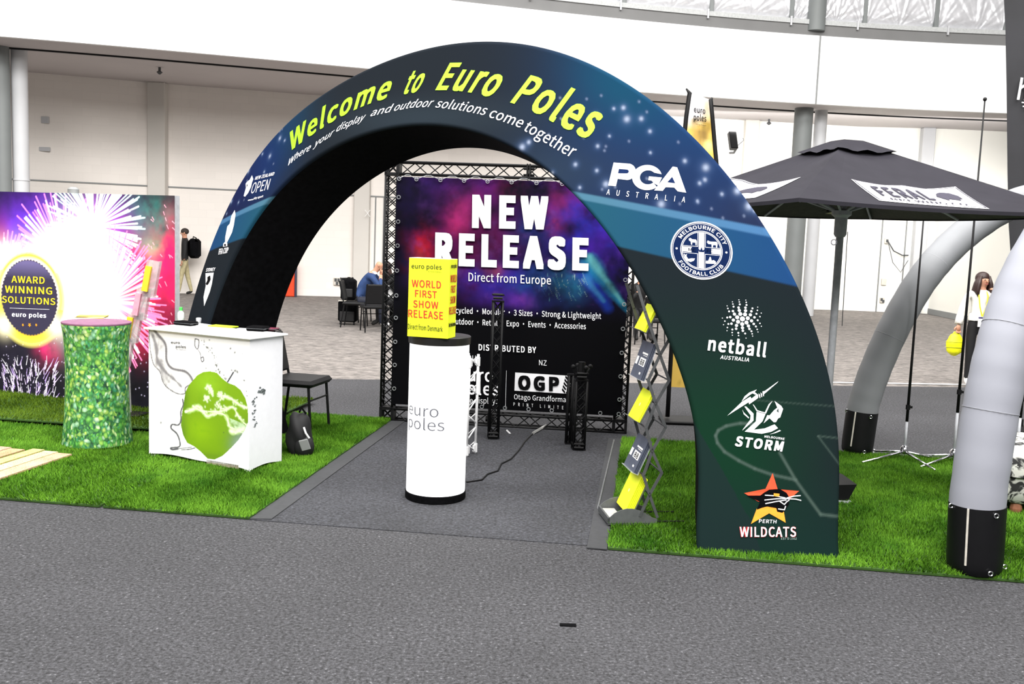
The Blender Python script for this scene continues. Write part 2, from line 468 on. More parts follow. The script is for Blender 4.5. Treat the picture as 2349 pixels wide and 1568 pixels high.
def carpet_nodes(c0, c1, scale, stretch=None, speck=(150, 150, 155), big=.1):
    def fn(nt, b):
        tc = nt.nodes.new('ShaderNodeTexCoord'); src = tc.outputs['Object']
        if stretch:
            mp = nt.nodes.new('ShaderNodeMapping'); mp.inputs['Scale'].default_value = stretch; nt.links.new(src, mp.inputs[0]); src = mp.outputs[0]
        n = nt.nodes.new('ShaderNodeTexNoise'); n.inputs['Scale'].default_value = scale; n.inputs['Detail'].default_value = 5; n.inputs['Roughness'].default_value = .75; nt.links.new(src, n.inputs['Vector'])
        r = nt.nodes.new('ShaderNodeValToRGB'); e = r.color_ramp.elements; e[0].position = .36; e[1].position = .62; e[0].color = L4(c0); e[1].color = L4(c1)
        q = e.new(.74); q.color = L4(speck)
        nt.links.new(n.outputs[0], r.inputs[0])
        n2 = nt.nodes.new('ShaderNodeTexNoise'); n2.inputs['Scale'].default_value = 1.3; n2.inputs['Detail'].default_value = 3; nt.links.new(tc.outputs['Object'], n2.inputs['Vector'])
        mr = nt.nodes.new('ShaderNodeMapRange'); mr.inputs[1].default_value = .3; mr.inputs[2].default_value = .7; mr.inputs[3].default_value = 1 - big; mr.inputs[4].default_value = 1 + big; nt.links.new(n2.outputs[0], mr.inputs[0])
        mx = nt.nodes.new('ShaderNodeMix'); mx.data_type = 'RGBA'; mx.blend_type = 'MULTIPLY'; mx.inputs[0].default_value = 1
        nt.links.new(r.outputs[0], mx.inputs[6]); nt.links.new(mr.outputs[0], mx.inputs[7]); nt.links.new(mx.outputs[2], b.inputs['Base Color'])
        bp = nt.nodes.new('ShaderNodeBump'); bp.inputs['Strength'].default_value = .4; bp.inputs['Distance'].default_value = .004; nt.links.new(n.outputs[0], bp.inputs['Height']); nt.links.new(bp.outputs[0], b.inputs['Normal'])
    return fn


M['carpet'] = nodes_mat('charcoal_carpet', carpet_nodes((16, 16, 18), (72, 72, 76), 62, speck=(152, 152, 156)), .95)
M['aisle'] = nodes_mat('aisle_carpet', carpet_nodes((18, 19, 22), (64, 65, 71), 55, speck=(110, 110, 116), big=.2), .95)
M['hall'] = nodes_mat('hall_carpet', carpet_nodes((40, 38, 38), (150, 143, 138), 7, (1.0, 6.5, 1), (196, 186, 176), .05), .95)


def wall_nodes(c):
    def fn(nt, b):
        tc = nt.nodes.new('ShaderNodeTexCoord'); mp = nt.nodes.new('ShaderNodeMapping'); mp.inputs['Rotation'].default_value = (PI / 2, 0, 0); nt.links.new(tc.outputs['Object'], mp.inputs[0])
        br = nt.nodes.new('ShaderNodeTexBrick'); br.inputs['Scale'].default_value = 1; br.inputs['Mortar Size'].default_value = .006; br.inputs['Brick Width'].default_value = .4; br.inputs['Row Height'].default_value = .2
        br.inputs['Color1'].default_value = L4(c); br.inputs['Color2'].default_value = L4([v * .985 for v in c]); br.inputs['Mortar'].default_value = L4([v * .975 for v in c])
        nt.links.new(mp.outputs[0], br.inputs['Vector']); nt.links.new(br.outputs[0], b.inputs['Base Color'])
    return fn


M['wall'] = nodes_mat('painted_blockwork', wall_nodes((236, 230, 224)), .8)
M['wallR'] = mat('clean_wall_paint', (240, 239, 232), .8, var=.004, scale=.5)
M['fascia'] = mat('white_fascia', (242, 242, 243), .7, var=.008, scale=.6)
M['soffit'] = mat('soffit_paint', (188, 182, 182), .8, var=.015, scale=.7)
M['band'] = mat('grey_band', (112, 112, 112), .7, var=.03, scale=2)
M['column'] = mat('grey_column', (112, 116, 116), .6, var=.03, scale=2)
M['columnlight'] = mat('pale_column', (186, 187, 190), .6, var=.02, scale=2)
M['pilaster'] = mat('pilaster_paint', (206, 202, 196), .8, var=.01, scale=2)

SOF, FT = 5.35, 7.0
fl = MB(); fl.box((-34, 11.2, -.05), (34, 46, -.006)); o = fl.build('floor', M['hall']); tag(o, kind='structure')
# line where the charcoal carpet ends
cl, cr = G(700, 868), G(2300, 889)
dv = (cr - cl) / np.linalg.norm(cr - cl)
b = MB(); pL, pR = cl - dv * 14, cr + dv * 14
b.prism([(pL[0], -9, -.05), (pR[0], -9, -.05), (pR[0], pR[1], -.05), (pL[0], pL[1], -.05)], (0, 0, .05)); o = b.build('carpet', M['carpet'])
tag(o, 'wide charcoal speckled carpet laid over the hall floor under the stand', 'carpet')
b = MB(); q0, q1 = G(1555, 872), pR; b.obox((q0 + q1) / 2 + (0, .02, .004), q1 - q0, (0, 1, 0), (0, 0, 1), (np.linalg.norm(q1 - q0), .035, .008)); o = b.build('trim_1', M['white']); tag(o, kind='structure')

# back wall: block wall in straight lengths
WPX = [(-400, 22.6), (60, 23.9), (430, 25.2), (700, 26.0), (1100, 26.8), (1500, 27.6), (1950, 28.4), (2139, 28.2)]
WP = [AT(px, 600, Y)[:2] for px, Y in WPX]


def hproj(px): return 547 + .037 * (px - 1174)


def wall_run(name, pts, z0, z1, m, th=.2):
    b = MB(); pts = [np.array(p) for p in pts]
    P = [(p[0], p[1], z0) for p in pts] + [(p[0], p[1] + th, z0) for p in pts[::-1]]
    b.prism(P, (0, 0, z1 - z0)); return tag(b.build(name, m), kind='structure')


WPR = WP + [WP[-1] + np.array([9., .6])]
wall_run('wall_back', WP[:6], 0, SOF + .02, M['wall']); wall_run('wall_rear', WPR[5:], 0, SOF + .02, M['wallR'])
cn = WP[-1]; g2 = G(2190, 732); d = np.array([g2[0] - cn[0], g2[1] - cn[1]]); d /= np.linalg.norm(d)
rw = cn + d * 12; wall_run('wall_right', [cn + (0, .0), rw], 0, 3.4, M['wallR'])
b = MB(); P0 = cn - (.02, .03); b.obox((*((P0 + P0 + d * 12) / 2), .08), (*d, 0), (-d[1], d[0], 0), (0, 0, 1), (12, .03, .16)); tag(b.build('baseboard_right', M['grey']), kind='structure')
# horizontal joint at 2.75 m along the whole wall and upright joints of the panels
b = MB()
for p, q in zip(WP[:-1], WP[1:]):
    c = (p + q) / 2; dd = q - p; b.obox((c[0], c[1] - .012, 2.75), (*dd, 0), (-dd[1], dd[0], 0), (0, 0, 1), (np.linalg.norm(dd), .03, .035))
tag(b.build('trim_2', M['grey']), kind='structure')


def wy(x): return float(np.interp(x, [p[0] for p in WP], [p[1] for p in WP]))


b = MB()
for px in (824, 859, 878, 2012, 2062, 2126):
    P = AT(px, 600, 26 + (px - 700) / 1250 * 2.4); x = P[0]; b.box((x - .015, wy(x) - .03, 0 if px < 900 else 0), (x + .015, wy(x) + .02, 2.75))
tag(b.build('trim_3', M['grey']), kind='structure')
# pilasters
for i, (px, wd) in enumerate([(365, .45), (830, .42), (1705, .4), (2098, .36)]):
    P = AT(px, 600, 25); x = P[0] * wy(P[0]) / 25; b = MB(); b.box((x - wd / 2, wy(x) - .22, 0), (x + wd / 2, wy(x) + .05, SOF), bev=.02)
    o = b.build('trim_%d' % (8 + i), M['pilaster'] if i < 3 else M['columnlight']); tag(o, kind='structure')
    if False: tag(o, ['pale pilaster on the left wall beside the fireworks panel', 'pale pilaster seen through the arch, left of the truss frame', 'grey pilaster carrying the black speaker', 'pale wall post behind the grey inflatable leg'][i], 'pilaster')

# soffit + fascia, gently curved in plan
FPXS = [(-420, 18.9), (45, 19.8), (600, 20.95), (1000, 22.1), (1500, 23.7), (1866, 24.7), (2310, 24.7), (3000, 24.2)]
FP = [AT(px, 300, Y)[:2] for px, Y in FPXS]
# true straight-down plan points: same x/Y ratio at the level of the fascia foot
FP = []
for px, Y in FPXS:
    yy = hproj(px) - (SOF - CAMH) * FPX / Y; FP.append(AT(px, yy, Y)[:2])
t = np.linspace(0, 1, 60); xs = np.array([p[0] for p in FP]); ys = np.array([p[1] for p in FP])
pf = np.polyfit(xs, ys, 4); FX = np.linspace(xs[0], xs[-1], 50); FY = np.polyval(pf, FX); FC = np.stack([FX, FY], 1)
b = MB(); back = [(x, wy(min(x, WP[-1][0])) + 1.3) for x in FX]
top = [(x, y, SOF) for x, y in FC] + [(x, y, SOF) for x, y in back[::-1]]
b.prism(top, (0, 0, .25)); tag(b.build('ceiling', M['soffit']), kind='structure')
b = MB(); P = [(x, y - .12, SOF - .0) for x, y in FC] + [(x, y, SOF - .0) for x, y in FC[::-1]]; b.prism(P, (0, 0, FT - SOF)); o = b.build('wall_fascia', M['fascia']); tag(o, kind='structure')
jx = AT(1869, 180, 24.6)[0]; b = MB(); b.box((jx - .02, np.polyval(pf, jx) - .135, SOF), (jx + .02, np.polyval(pf, jx) - .1, FT)); tag(b.build('trim_4', M['grey']), kind='structure')
# dark track in the soffit
b = MB(); P = [(x, y + 1.15, SOF - .03) for x, y in FC] + [(x, y + 1.22, SOF - .03) for x, y in FC[::-1]]; b.prism(P, (0, 0, .04)); tag(b.build('trim_5', M['blackmetal']), kind='structure')
# small ceiling fittings
for px, py, lb in ((366, 165, 'small sprinkler under the left end of the low ceiling'), (1764, 281, 'small sprinkler under the low ceiling right of the arch')):
    Y = 3.6 * FPX / (hproj(px) - py); P = AT(px, py, Y); b = MB(); b.lathe((P[0], P[1], SOF - .16), [(.02, 0), (.07, .05), (.03, .08), (.03, .16)], 10); tag(b.build('sprinkler', M['darkgrey']), lb, 'sprinkler')
# band above the fascia
def strip(name, dy0, dy1, z0, z1, m):
    b = MB(); P = [(x, y + dy0, z0) for x, y in FC] + [(x, y + dy1, z0) for x, y in FC[::-1]]; b.prism(P, (0, 0, z1 - z0)); return tag(b.build(name, m), kind='structure')
strip('trim_6', -.06, .1, FT, FT + .27, M['band']); strip('trim_7', -.1, .1, FT + .27, FT + .38, mat('window_sill_paint', (176, 178, 178), .5))
strip('ceiling_ledge', .1, 1.4, FT + .1, FT + .2, M['band'])
# foil covered windows above: each sheet of foil a piece of the window wall
M['foil'] = mat('crinkled_foil', (236, 236, 240), .3, .55, var=.02, scale=9, bump=.2)
win = thing('window_1', None, None, (0, 24, FT + .38)); win['kind'] = 'structure'
ed = [-9.5, -6.2, -3.0, .1, 2.85, 5.6, 7.5]
ed = [AT(px, 40, 23.5)[0] for px in (300, 560, 800, 1000, 1208, 1430, 1640, 1838)] + [AT(px, 40, 24.6)[0] for px in (1878, 1985, 2155, 2320, 2500)]
for i in range(len(ed) - 1):
    x0, x1 = ed[i] + .05, ed[i + 1] - .05
    if x1 - x0 < .35: continue
    nx, nz = 70, 90; X, Z = np.meshgrid(np.linspace(x0, x1, nx), np.linspace(FT + .36, FT + 2.7, nz), indexing='ij')
    w_ = x1 - x0; u = (X - x0) / w_; v = (Z - FT - .36)
    h = .10 * (1 - (1 - np.clip(v / .3, 0, 1)) ** 2)
    cxr = rng.rand() * .6 + .2
    for cpt in (0, 1, cxr):
        ang = np.arctan2(v + .02, (u - cpt) * w_ + 1e-6); rr = np.hypot(v, (u - cpt) * w_)
        h = h + .016 * (vnoise(ang * 11 + 7 * i + cpt * 3, rr * 1.5, 11 + i) - .5) * np.exp(-rr / .8) * 3
    h = h + .03 * fbm(X * 2.2, Z * 2.5, 31 + i) + .012 * fbm(X * 9, Z * 11, 77 + i)
    yb = np.polyval(pf, X) + .12 - h
    fast_obj('foil_sheet', np.stack([X.ravel(), yb.ravel(), Z.ravel()], 1), grid_faces(nx, nz), M['foil'], win, smooth=True)
for i, x in enumerate(ed):
    b = MB(); b.box((x - .05, np.polyval(pf, x) - .06, FT + .36), (x + .05, np.polyval(pf, x) + .2, FT + 2.7), bev=.01); b.build('mullion', M['column'] if i not in (4,) else M['darkgrey'], win)
b = MB(); P = [(x, y + .16, FT + .3) for x, y in FC] + [(x, y + .3, FT + .3) for x, y in FC[::-1]]; b.prism(P, (0, 0, 2.6)); b.build('window_backing', M['band'], win)
# small brackets on the sill
for px in (1214, 1421, 1621, 1812, 1965, 2172):
    P = AT(px, 60, 23.9); x = P[0] * np.polyval(pf, P[0]) / 23.9; b = MB(); b.box((x - .02, np.polyval(pf, x) - .14, FT + .2), (x + .02, np.polyval(pf, x) - .09, FT + .42)); b.build('sill_clip', M['columnlight'], win)
# columns
for px, Y, r, m, lb, zt in ((4, 20.6, .17, 'column', 'dark grey round column at the far left edge', SOF), (46, 20.9, .165, 'columnlight', 'pale round column left of the fireworks panel', SOF),
                        (1844, 25.2, .235, 'column', 'thick dark grey round column behind the black umbrella', SOF), (1884, 25.5, .16, 'columnlight', 'slim pale round column just right of the thick grey one', SOF),
                        (1858, 25.0, .22, 'column', 'dark grey column standing among the foil windows above', None)):
    P = AT(px, 260 if zt else 40, Y); b = MB()
    if zt: b.lathe((P[0], P[1], 0), [(r, 0), (r, zt)], 28)
    else: b.lathe((P[0], np.polyval(pf, P[0]) - .04, 0), [(r, FT + .12), (r, FT + 2.8)], 28)
    if zt and px in (46, 1844): b.lathe((P[0], P[1], 0), [(r + .012, 2.6), (r + .012, 2.63)], 28)
    tag(smooth_by_angle(b.build('column', M[m])), lb, 'column')

# wall fittings
def wallbox(px, py, w_, h_, name, label, cat, m, extra=None):
    P = AT(px, py, 26); s = 1
    for _ in range(6):
        Y = wy(P[0]) - .03; P = AT(px, py, Y)
    b = MB(); b.box((P[0] - w_ / 2, P[1] - .04, P[2] - h_ / 2), (P[0] + w_ / 2, P[1] + .03, P[2] + h_ / 2), bev=.008)
    o = b.build(name, m); tag(o, label, cat)
    if extra:
        b2 = MB()
        for dx, dz in extra: b2.box((P[0] + dx - .03, P[1] - .055, P[2] + dz - .04), (P[0] + dx + .03, P[1] - .035, P[2] + dz + .04))
        b2.build('socket', M['darkgrey'], o)
    return P
M['pearl'] = mat('pearl_plate', (205, 200, 190), .6)
wallbox(774, 645, .2, .2, 'power_outlet', 'double power outlet on the wall left of the stacked bags', 'outlet', M['pearl'], [(-.04, .04), (.04, .04), (0, -.05)])
wallbox(2034, 552, .12, .16, 'wall_socket', 'small wall plug with a looped cable, seen below the umbrella', 'socket', M['pearl'], [(0, 0)])
wallbox(2027, 646, .14, .19, 'wall_switch', 'pale blank switch box on the wall below the plug', 'switch box', M['pearl'])
wallbox(2023, 688, .13, .15, 'power_outlet', 'low double power outlet on the right part of the wall', 'outlet', M['pearl'], [(-.025, .02), (.03, -.03)])
wallbox(103, 342, .26, .1, 'wall_light', 'small round wall lamp on the left wall above the joint line', 'wall light', M['columnlight'])
wallbox(104, 275, .18, .16, 'wall_sensor', 'faint round sensor high on the left wall', 'sensor', M['columnlight'])
P0 = AT(2037, 553, wy(AT(2037, 553, 28.4)[0]) - .1); P1 = AT(2084, 585, P0[1]); b = MB()
b.tube([P0, (P0 * .7 + P1 * .3) - (0, 0, .16), (P0 * .3 + P1 * .7) - (0, 0, .12), P1], .018, 6); b.tube([P0, (P0 * .7 + P1 * .3) - (0, 0, .5), (P0 * .3 + P1 * .7) - (0, 0, .62), P1 - (0, 0, .15)], .01, 6)
tag(b.build('wall_cable', M['darkgrey'], smooth=True), 'thin grey cable hanging from the wall plug to the post', 'cable')
# white cross mark of tape on the pilaster
P = AT(843, 489, 25.9); b = MB()
for s in (-1, 1): b.tube([P + (-.07, 0, -.09 * s), P + (.07, 0, .09 * s)], .008, 5)
tag(b.build('tape_cross', M['white']), 'small white X of tape on the pale pilaster', 'tape')
# orange panel far behind the arch
Pa, Pb = G(655, 676), G(677, 676); Yp = 25.5; b = MB(); xa, xb = AT(652, 640, Yp)[0], AT(677, 640, Yp)[0]
b.box((xa - .3, Yp - .05, 0), (xb, Yp + .05, 1.0), bev=.02); o = b.build('room_divider', mat('orange_board', (222, 66, 20), .6)); tag(o, 'orange-red board standing by the back wall behind the arch', 'board')
b = MB(); b.box((xb, Yp - .06, 0), (xb + .04, Yp + .06, 1.0)); b.build('board_edge', mat('dark_blue_edge', (40, 44, 70), .6), o)
# speaker on its bracket
P = AT(1681, 323, 25.9); t_ = thing('wall_speaker', 'tilted black wall speaker on a bracket on the grey pilaster', 'speaker', (P[0], P[1], P[2] - .3))
b = MB(); b.obox(P, (1, 0, 0), (0, .97, -.2), (-.22, -.1, 1), (.2, .22, .45), bev=.02); b.build('cabinet', M['blackplastic'], t_)
b = MB(); b.tube([P + (.12, .1, -.2), P + (.18, .6, -.25), P + (.16, 1.0, -.22)], .03, 8); b.build('bracket', M['darkgrey'], t_)
b = MB(); b.tube([P + (.2, .4, -.1), P + (.32, .5, 0), P + (.4, .5, .08), P + (.38, .5, .14)], .01, 6); b.build('cable', M['darkgrey'], t_)

# ================================================================== FLOOR COVERS OF THE STAND
BO = np.array([-1.55, 5.65]); BA = math.atan2(-.135, .991); B1 = np.array([math.cos(BA), math.sin(BA)]); B2 = np.array([-B1[1], B1[0]])
def BP(a, b_, z=0): q = BO + B1 * a + B2 * b_; return np.array([q[0], q[1], z])
def toB(P): d = np.array(P[:2]) - BO; return d @ B1, d @ B2


b = MB(); b.prism([BP(-.0, -.0), BP(2.25, 0.02), BP(2.25, 3.5), BP(0, 3.5)], (0, 0, .004)); o = b.build('aisle_carpet', M['aisle']); tag(o, 'darker charcoal carpet strip in the aisle between the turf mats', 'carpet')


def turf_mat_nodes(c0, c1):
    def fn(nt, b):
        tc = nt.nodes.new('ShaderNodeTexCoord'); n = nt.nodes.new('ShaderNodeTexNoise'); n.inputs['Scale'].default_value = 2.2; n.inputs['Detail'].default_value = 3; nt.links.new(tc.outputs['Object'], n.inputs['Vector'])
        n2 = nt.nodes.new('ShaderNodeTexNoise'); n2.inputs['Scale'].default_value = 60; nt.links.new(tc.outputs['Object'], n2.inputs['Vector'])
        ad = nt.nodes.new('ShaderNodeMath'); ad.operation = 'MULTIPLY_ADD'; ad.inputs[1].default_value = .45; nt.links.new(n2.outputs[0], ad.inputs[0]); nt.links.new(n.outputs[0], ad.inputs[2])
        r = nt.nodes.new('ShaderNodeValToRGB'); e = r.color_ramp.elements; e[0].position = .5; e[1].position = .95; e[0].color = L4(c0); e[1].color = L4(c1); nt.links.new(ad.outputs[0], r.inputs[0]); nt.links.new(r.outputs[0], b.inputs['Base Color'])
        b.inputs['Specular IOR Level'].default_value = .15
    return fn


M['turf'] = nodes_mat('turf', turf_mat_nodes((46, 92, 12), (104, 152, 40)), .8)
M['turfdark'] = nodes_mat('turf_olive', turf_mat_nodes((58, 84, 10), (94, 120, 26)), .8)
M['turfbase'] = mat('turf_backing', (44, 76, 16), .95, var=.1)


def turf(a0, a1, b0, b1, n, m, label, z0=.004):
    name = 'turf_mat'
    c = MB(); c.prism([BP(a0, b0, z0), BP(a1, b0, z0), BP(a1, b1, z0), BP(a0, b1, z0)], (0, 0, .012)); o = c.build(name, M['turfbase']); tag(o, label, 'artificial grass')
    A = a0 + (a1 - a0) * rng.rand(n); Bc = b0 + (b1 - b0) * rng.rand(n)
    jit = .018 * (fbm(A * 14, Bc * 14, 5) - .5); P = BO + (A + jit)[:, None] * B1 + (Bc + .018 * (fbm(Bc * 13, A * 13, 9) - .5))[:, None] * B2
    th = rng.rand(n) * 2 * PI; ww = .0028 + .0022 * rng.rand(n); hh = .020 + .014 * rng.rand(n)
    lean = .016 * (fbm(A * 2.3, Bc * 2.3, 4)[:, None] - .5) * 4 * B2 + .012 * rng.randn(n, 2)
    dx = np.stack([np.cos(th), np.sin(th)], 1) * ww[:, None]
    v = np.zeros((n, 3, 3)); v[:, 0, :2] = P - dx; v[:, 1, :2] = P + dx; v[:, 2, :2] = P + lean; v[:, 0, 2] = v[:, 1, 2] = z0 + .01; v[:, 2, 2] = z0 + .012 + hh
    g = fast_obj('grass_blades', v.reshape(-1, 3), np.arange(n * 3).reshape(-1, 3), m, o); g['kind'] = 'stuff'; return o


sA = toB(G(235, 1162))[0]; sB = toB(G(430, 1070))[0]; SE = (sA + sB) / 2
turf(SE + .012, 0, 0, 3.28, 62000, M['turf'], 'artificial grass mat under the apple counter, right of the seam')
turf(-4.1, SE - .012, 0, 2.02, 76000, M['turf'], 'artificial grass mat left of the seam, under the leaf print column')
turf(-4.6, SE - .012, 2.05, 3.9, 42000, M['turfdark'], 'olive artificial grass mat at the back left in front of the fireworks panel', .044)
RA = toB(G(1395, 1256))[0]
turf(RA, RA + 4.4, -.03, 3.1, 170000, M['turf'], 'long artificial grass mat right of the aisle under the arch foot')
M['edgedark'] = mat('edge_dark', (52, 53, 56), .8)
b = MB(); b.prism([BP(.005, .0, .004), BP(.13, .03, .004), BP(.13, 3.3, .004), BP(.005, 3.3, .004)], (0, 0, .006)); tag(b.build('edge_strip', M['edgedark']), 'dark strip along the right side of the left turf', 'edging')  # flat darker strip beside the left turf
b = MB(); b.prism([BP(RA - .12, -.04, .004), BP(RA - .005, -.04, .004), BP(RA - .005, 3.1, .004), BP(RA - .12, 3.1, .004)], (0, 0, .006)); tag(b.build('edge_strip', M['edgedark']), 'dark edging strip along the left side of the right turf', 'edging')
b = MB(); q0, q1 = G(1408, 1012), G(1371, 1170); q0[2] = q1[2] = .014; b.tube([q0, q1], .006, 6); tag(b.build('metal_strip', mat('aluminium', (200, 202, 205), .3, .8)), 'thin aluminium bar on the edging left of the right turf', 'metal bar')
# wooden deck, plank by plank
dk = thing('deck', 'pale wood plank deck at the left edge in front of the leaf column', 'deck', (*BP(-3.3, 1.5)[:2], .02))
A0, A1 = G(170, 1043, .03), G(-10, 1104, .03); dd = (A1 - A0)[:2]; dd /= np.linalg.norm(dd); nn = np.array([dd[1], -dd[0]]);
if nn[1] < 0: nn = -nn
back0 = G(150, 1010, .03); wtot = abs((back0 - A0)[:2] @ nn) + .12
pl = [mat('plank_wood_%d' % i, c, .55, var=.1, scale=7, stretch=(1, 1, 1)) for i, c in enumerate([(196, 156, 130), (206, 182, 118), (178, 140, 122), (208, 190, 142), (190, 148, 112)])]
k = 13; wd = 1.75 / k
b = MB(); b.prism([(*(A0[:2] + nn * .02), .02), (*(A0[:2] + nn * .02 + dd * 2.6), .02), (*(A0[:2] + nn * 1.73 + dd * 2.6), .02), (*(A0[:2] + nn * 1.73), .02)], (0, 0, .012)); b.build('gap_backing', mat('dark_gap_backing', (70, 50, 38), .8), dk)  # dark sheet added under the planks so the gaps look darker
for i in range(k):
    p0 = A0[:2] + nn * (i * wd + .005) - dd * (.015 * ((i * 7) % 5) - .02); p1 = A0[:2] + nn * (i * wd + .005) + dd * (2.7 + .04 * (i % 3)); q0 = p0 + nn * (wd - .012 - .012 * (i % 3)); q1 = p1 + nn * (wd - .012 - .02 * (i % 2))
    b = MB(); b.prism([(*p0, .03), (*p1, .03), (*q1, .03), (*q0, .03)], (0, 0, .012)); b.build('plank', pl[(i * 3) % 5], dk)

# ================================================================== THE ARCH
AX, AY, ATH, AK, ATI, AD0, AD1 = -.83, 6.325, .514, -.188, .236, .704, -.087


class ArchFace:
    D = staticmethod(lambda z: AD0 + AD1 * z)
    def P(s, u, z, f):                    # f = 0 front ... 1 back
        th = ATH + AK * u; of = ATI * z + (f - .5) * s.D(z) + .3 * np.clip(1 - z / .95, 0, 1) ** 1.5 * (u < 0)
        return np.stack([AX + (np.sin(th) - math.sin(ATH)) / AK + of * np.sin(th), AY + (np.cos(th) - math.cos(ATH)) / AK + of * np.cos(th), z + 0 * u], -1)
    def inv(s, px, py, f=0):
        q = np.array([(px - 1174) / 600., 2.]); t = np.array([px, py])
        fn = lambda q: proj(s.P(q[0], q[1], f)) - t
        for _ in range(60):
            r = fn(q); J = np.stack([(fn(q + e) - r) / 1e-5 for e in (np.array([1e-5, 0]), np.array([0, 1e-5]))], 1)
            dq = np.linalg.solve(J, -r); m = abs(dq).max(); q = q + dq * min(1, .5 / m)
            if m < 1e-6: break
        return q
    def pt(s, a, b_, off=0):
        a = np.atleast_1d(a); b_ = np.atleast_1d(b_); th = ATH + AK * a
        return s.P(a, b_, 0) - off * np.stack([np.sin(th), np.cos(th), 0 * th], -1)


AF = ArchFace()
OUT = [(21.7, 2.658), (32.8, 2.969), (37.2, 2.994), (42.7, 3.043), (47.2, 3.028), (53.2, 3.032), (58.8, 3.007), (63.9, 2.99), (70.1, 3.008), (74.5, 3.007), (78.5, 3.013), (83.5, 3.03), (89.6, 3.055), (96.7, 3.082), (101.3, 3.097), (107.1, 3.118), (112, 3.126), (117.1, 3.125), (121.9, 3.128), (131.1, 3.11), (134.4, 3.105), (139.9, 3.093), (142.6, 3.083), (146.4, 3.068), (150.1, 3.048), (153.5, 3.027), (159.8, 2.989), (165.2, 2.951), (170.5, 2.912), (175.5, 2.868), (180, 2.848), (0, 2.38), (10, 2.46)]
INN = [(0, 1.98), (12, 2.04), (26.8, 2.25), (34.9, 2.40), (41.5, 2.462), (47.3, 2.488), (53.9, 2.496), (63.2, 2.497), (73.7, 2.497), (79.8, 2.5), (87, 2.495), (90.6, 2.495), (95.1, 2.49), (101.7, 2.466), (107.3, 2.444), (113.1, 2.41), (120.1, 2.378), (123.5, 2.35), (130.7, 2.316), (136, 2.273), (142, 2.244), (147.6, 2.218), (153.3, 2.195), (159.1, 2.169), (167, 2.138), (172.3, 2.108), (180, 2.092)]
BCK = [(0, 2.03), (12, 2.13), (24.2, 2.28), (31.2, 2.36), (37.4, 2.38), (42.5, 2.384), (49.6, 2.381), (56, 2.374), (63.6, 2.368), (70.1, 2.364), (74.6, 2.366), (81.6, 2.371), (88.6, 2.378), (94, 2.385), (99.1, 2.395), (110, 2.38), (125, 2.31), (140, 2.25), (155, 2.20), (167, 2.16), (180, 2.13)]
def rad(T, ph): T = sorted(T); x = np.array([a for a, _ in T]); y = np.array([b_ for _, b_ in T]); c = np.polyfit((x - 90) / 90, y, 9); return np.polyval(c, (ph - 90) / 90)
arch = thing('welcome_arch', 'huge dark printed fabric arch with lime lettering spanning the aisle', 'arch', (-.6, 6.9, 0))
NPH, NR = 1050, 190
ph = np.linspace(0, 180, NPH); RO, RI, RB = rad(OUT, ph), rad(INN, ph), rad(BCK, ph); RBo = RO - .1
def wave(p, v): return AF.inv(*p)
rr = np.linspace(0, 1, NR); R_ = RI[:, None] + (RO - RI)[:, None] * rr[None]; PH = np.radians(ph)[:, None] + 0 * R_
U_ = -R_ * np.cos(PH); Z_ = R_ * np.sin(PH)
class _S: pass
pa = Paint(U_, Z_, (35, 41, 48), AF)
# night-blue areas, stripe, blue band, slate, green -- all printed on the cloth
pa.blob((1560, 340), .95, .6, (28, 66, 118), 1, -.9); pa.blob((1640, 470), .7, .5, (34, 60, 108), .9, 0); pa.blob((1430, 210), .42, .22, (22, 78, 104), .8, -.6)
pa.blob((1470, 420), .6, .35, (36, 52, 88), .8); pa.blob((1730, 500), .3, .2, (42, 48, 74), .7)
pa.blob((650, 300), .35, .3, (26, 70, 92), .8, .6); pa.blob((600, 380), .45, .4, (28, 52, 104), .95, .6); pa.blob((545, 440), .35, .3, (30, 38, 86), .9)
pa.blob((960, 270), .9, .14, (54, 66, 76), .6); pa.blob((1250, 395), .5, .2, (50, 66, 84), .6)
for p, r_ in [((1471, 272), .02), ((1438, 273), .028), ((1491, 301), .016), ((1571, 369), .018), ((1369, 391), .016), ((1390, 422), .026), ((1617, 412), .018), ((1605, 420), .016), ((1691, 438), .028), ((1656, 445), .015), ((1517, 468), .03), ((1600, 461), .013), ((1718, 473), .032), ((1732, 482), .018), ((1619, 384), .03), ((1198, 337), .028), ((1213, 326), .02), ((1267, 396), .014), ((1320, 377), .018), ((1371, 335), .016), ((1398, 312), .012), ((1366, 264), .018), ((1408, 249), .014), ((1430, 247), .02), ((1492, 350), .012), ((540, 412), .02), ((570, 392), .022), ((531, 462), .02), ((547, 464), .014), ((606, 394), .014), ((619, 358), .022), ((642, 317), .022), ((653, 322), .014), ((602, 353), .014), ((1270, 438), .012), ((1330, 430), .014), ((520, 490), .012)]:
    pa.blob(p, r_ * .62, r_ * .62, (206, 216, 236), .95); pa.blob(p, r_ * 1.5, r_ * 1.5, (90, 120, 170), .35)
rs = np.random.RandomState(3)
for _ in range(70):
    u0 = rs.uniform(.9, 2.7) if rs.rand() < .7 else -rs.uniform(1.0, 2.3); z0 = rs.uniform(1.6, 2.7); pa.blob((u0, z0), .008, .008, (150, 165, 200), .6, px=False)
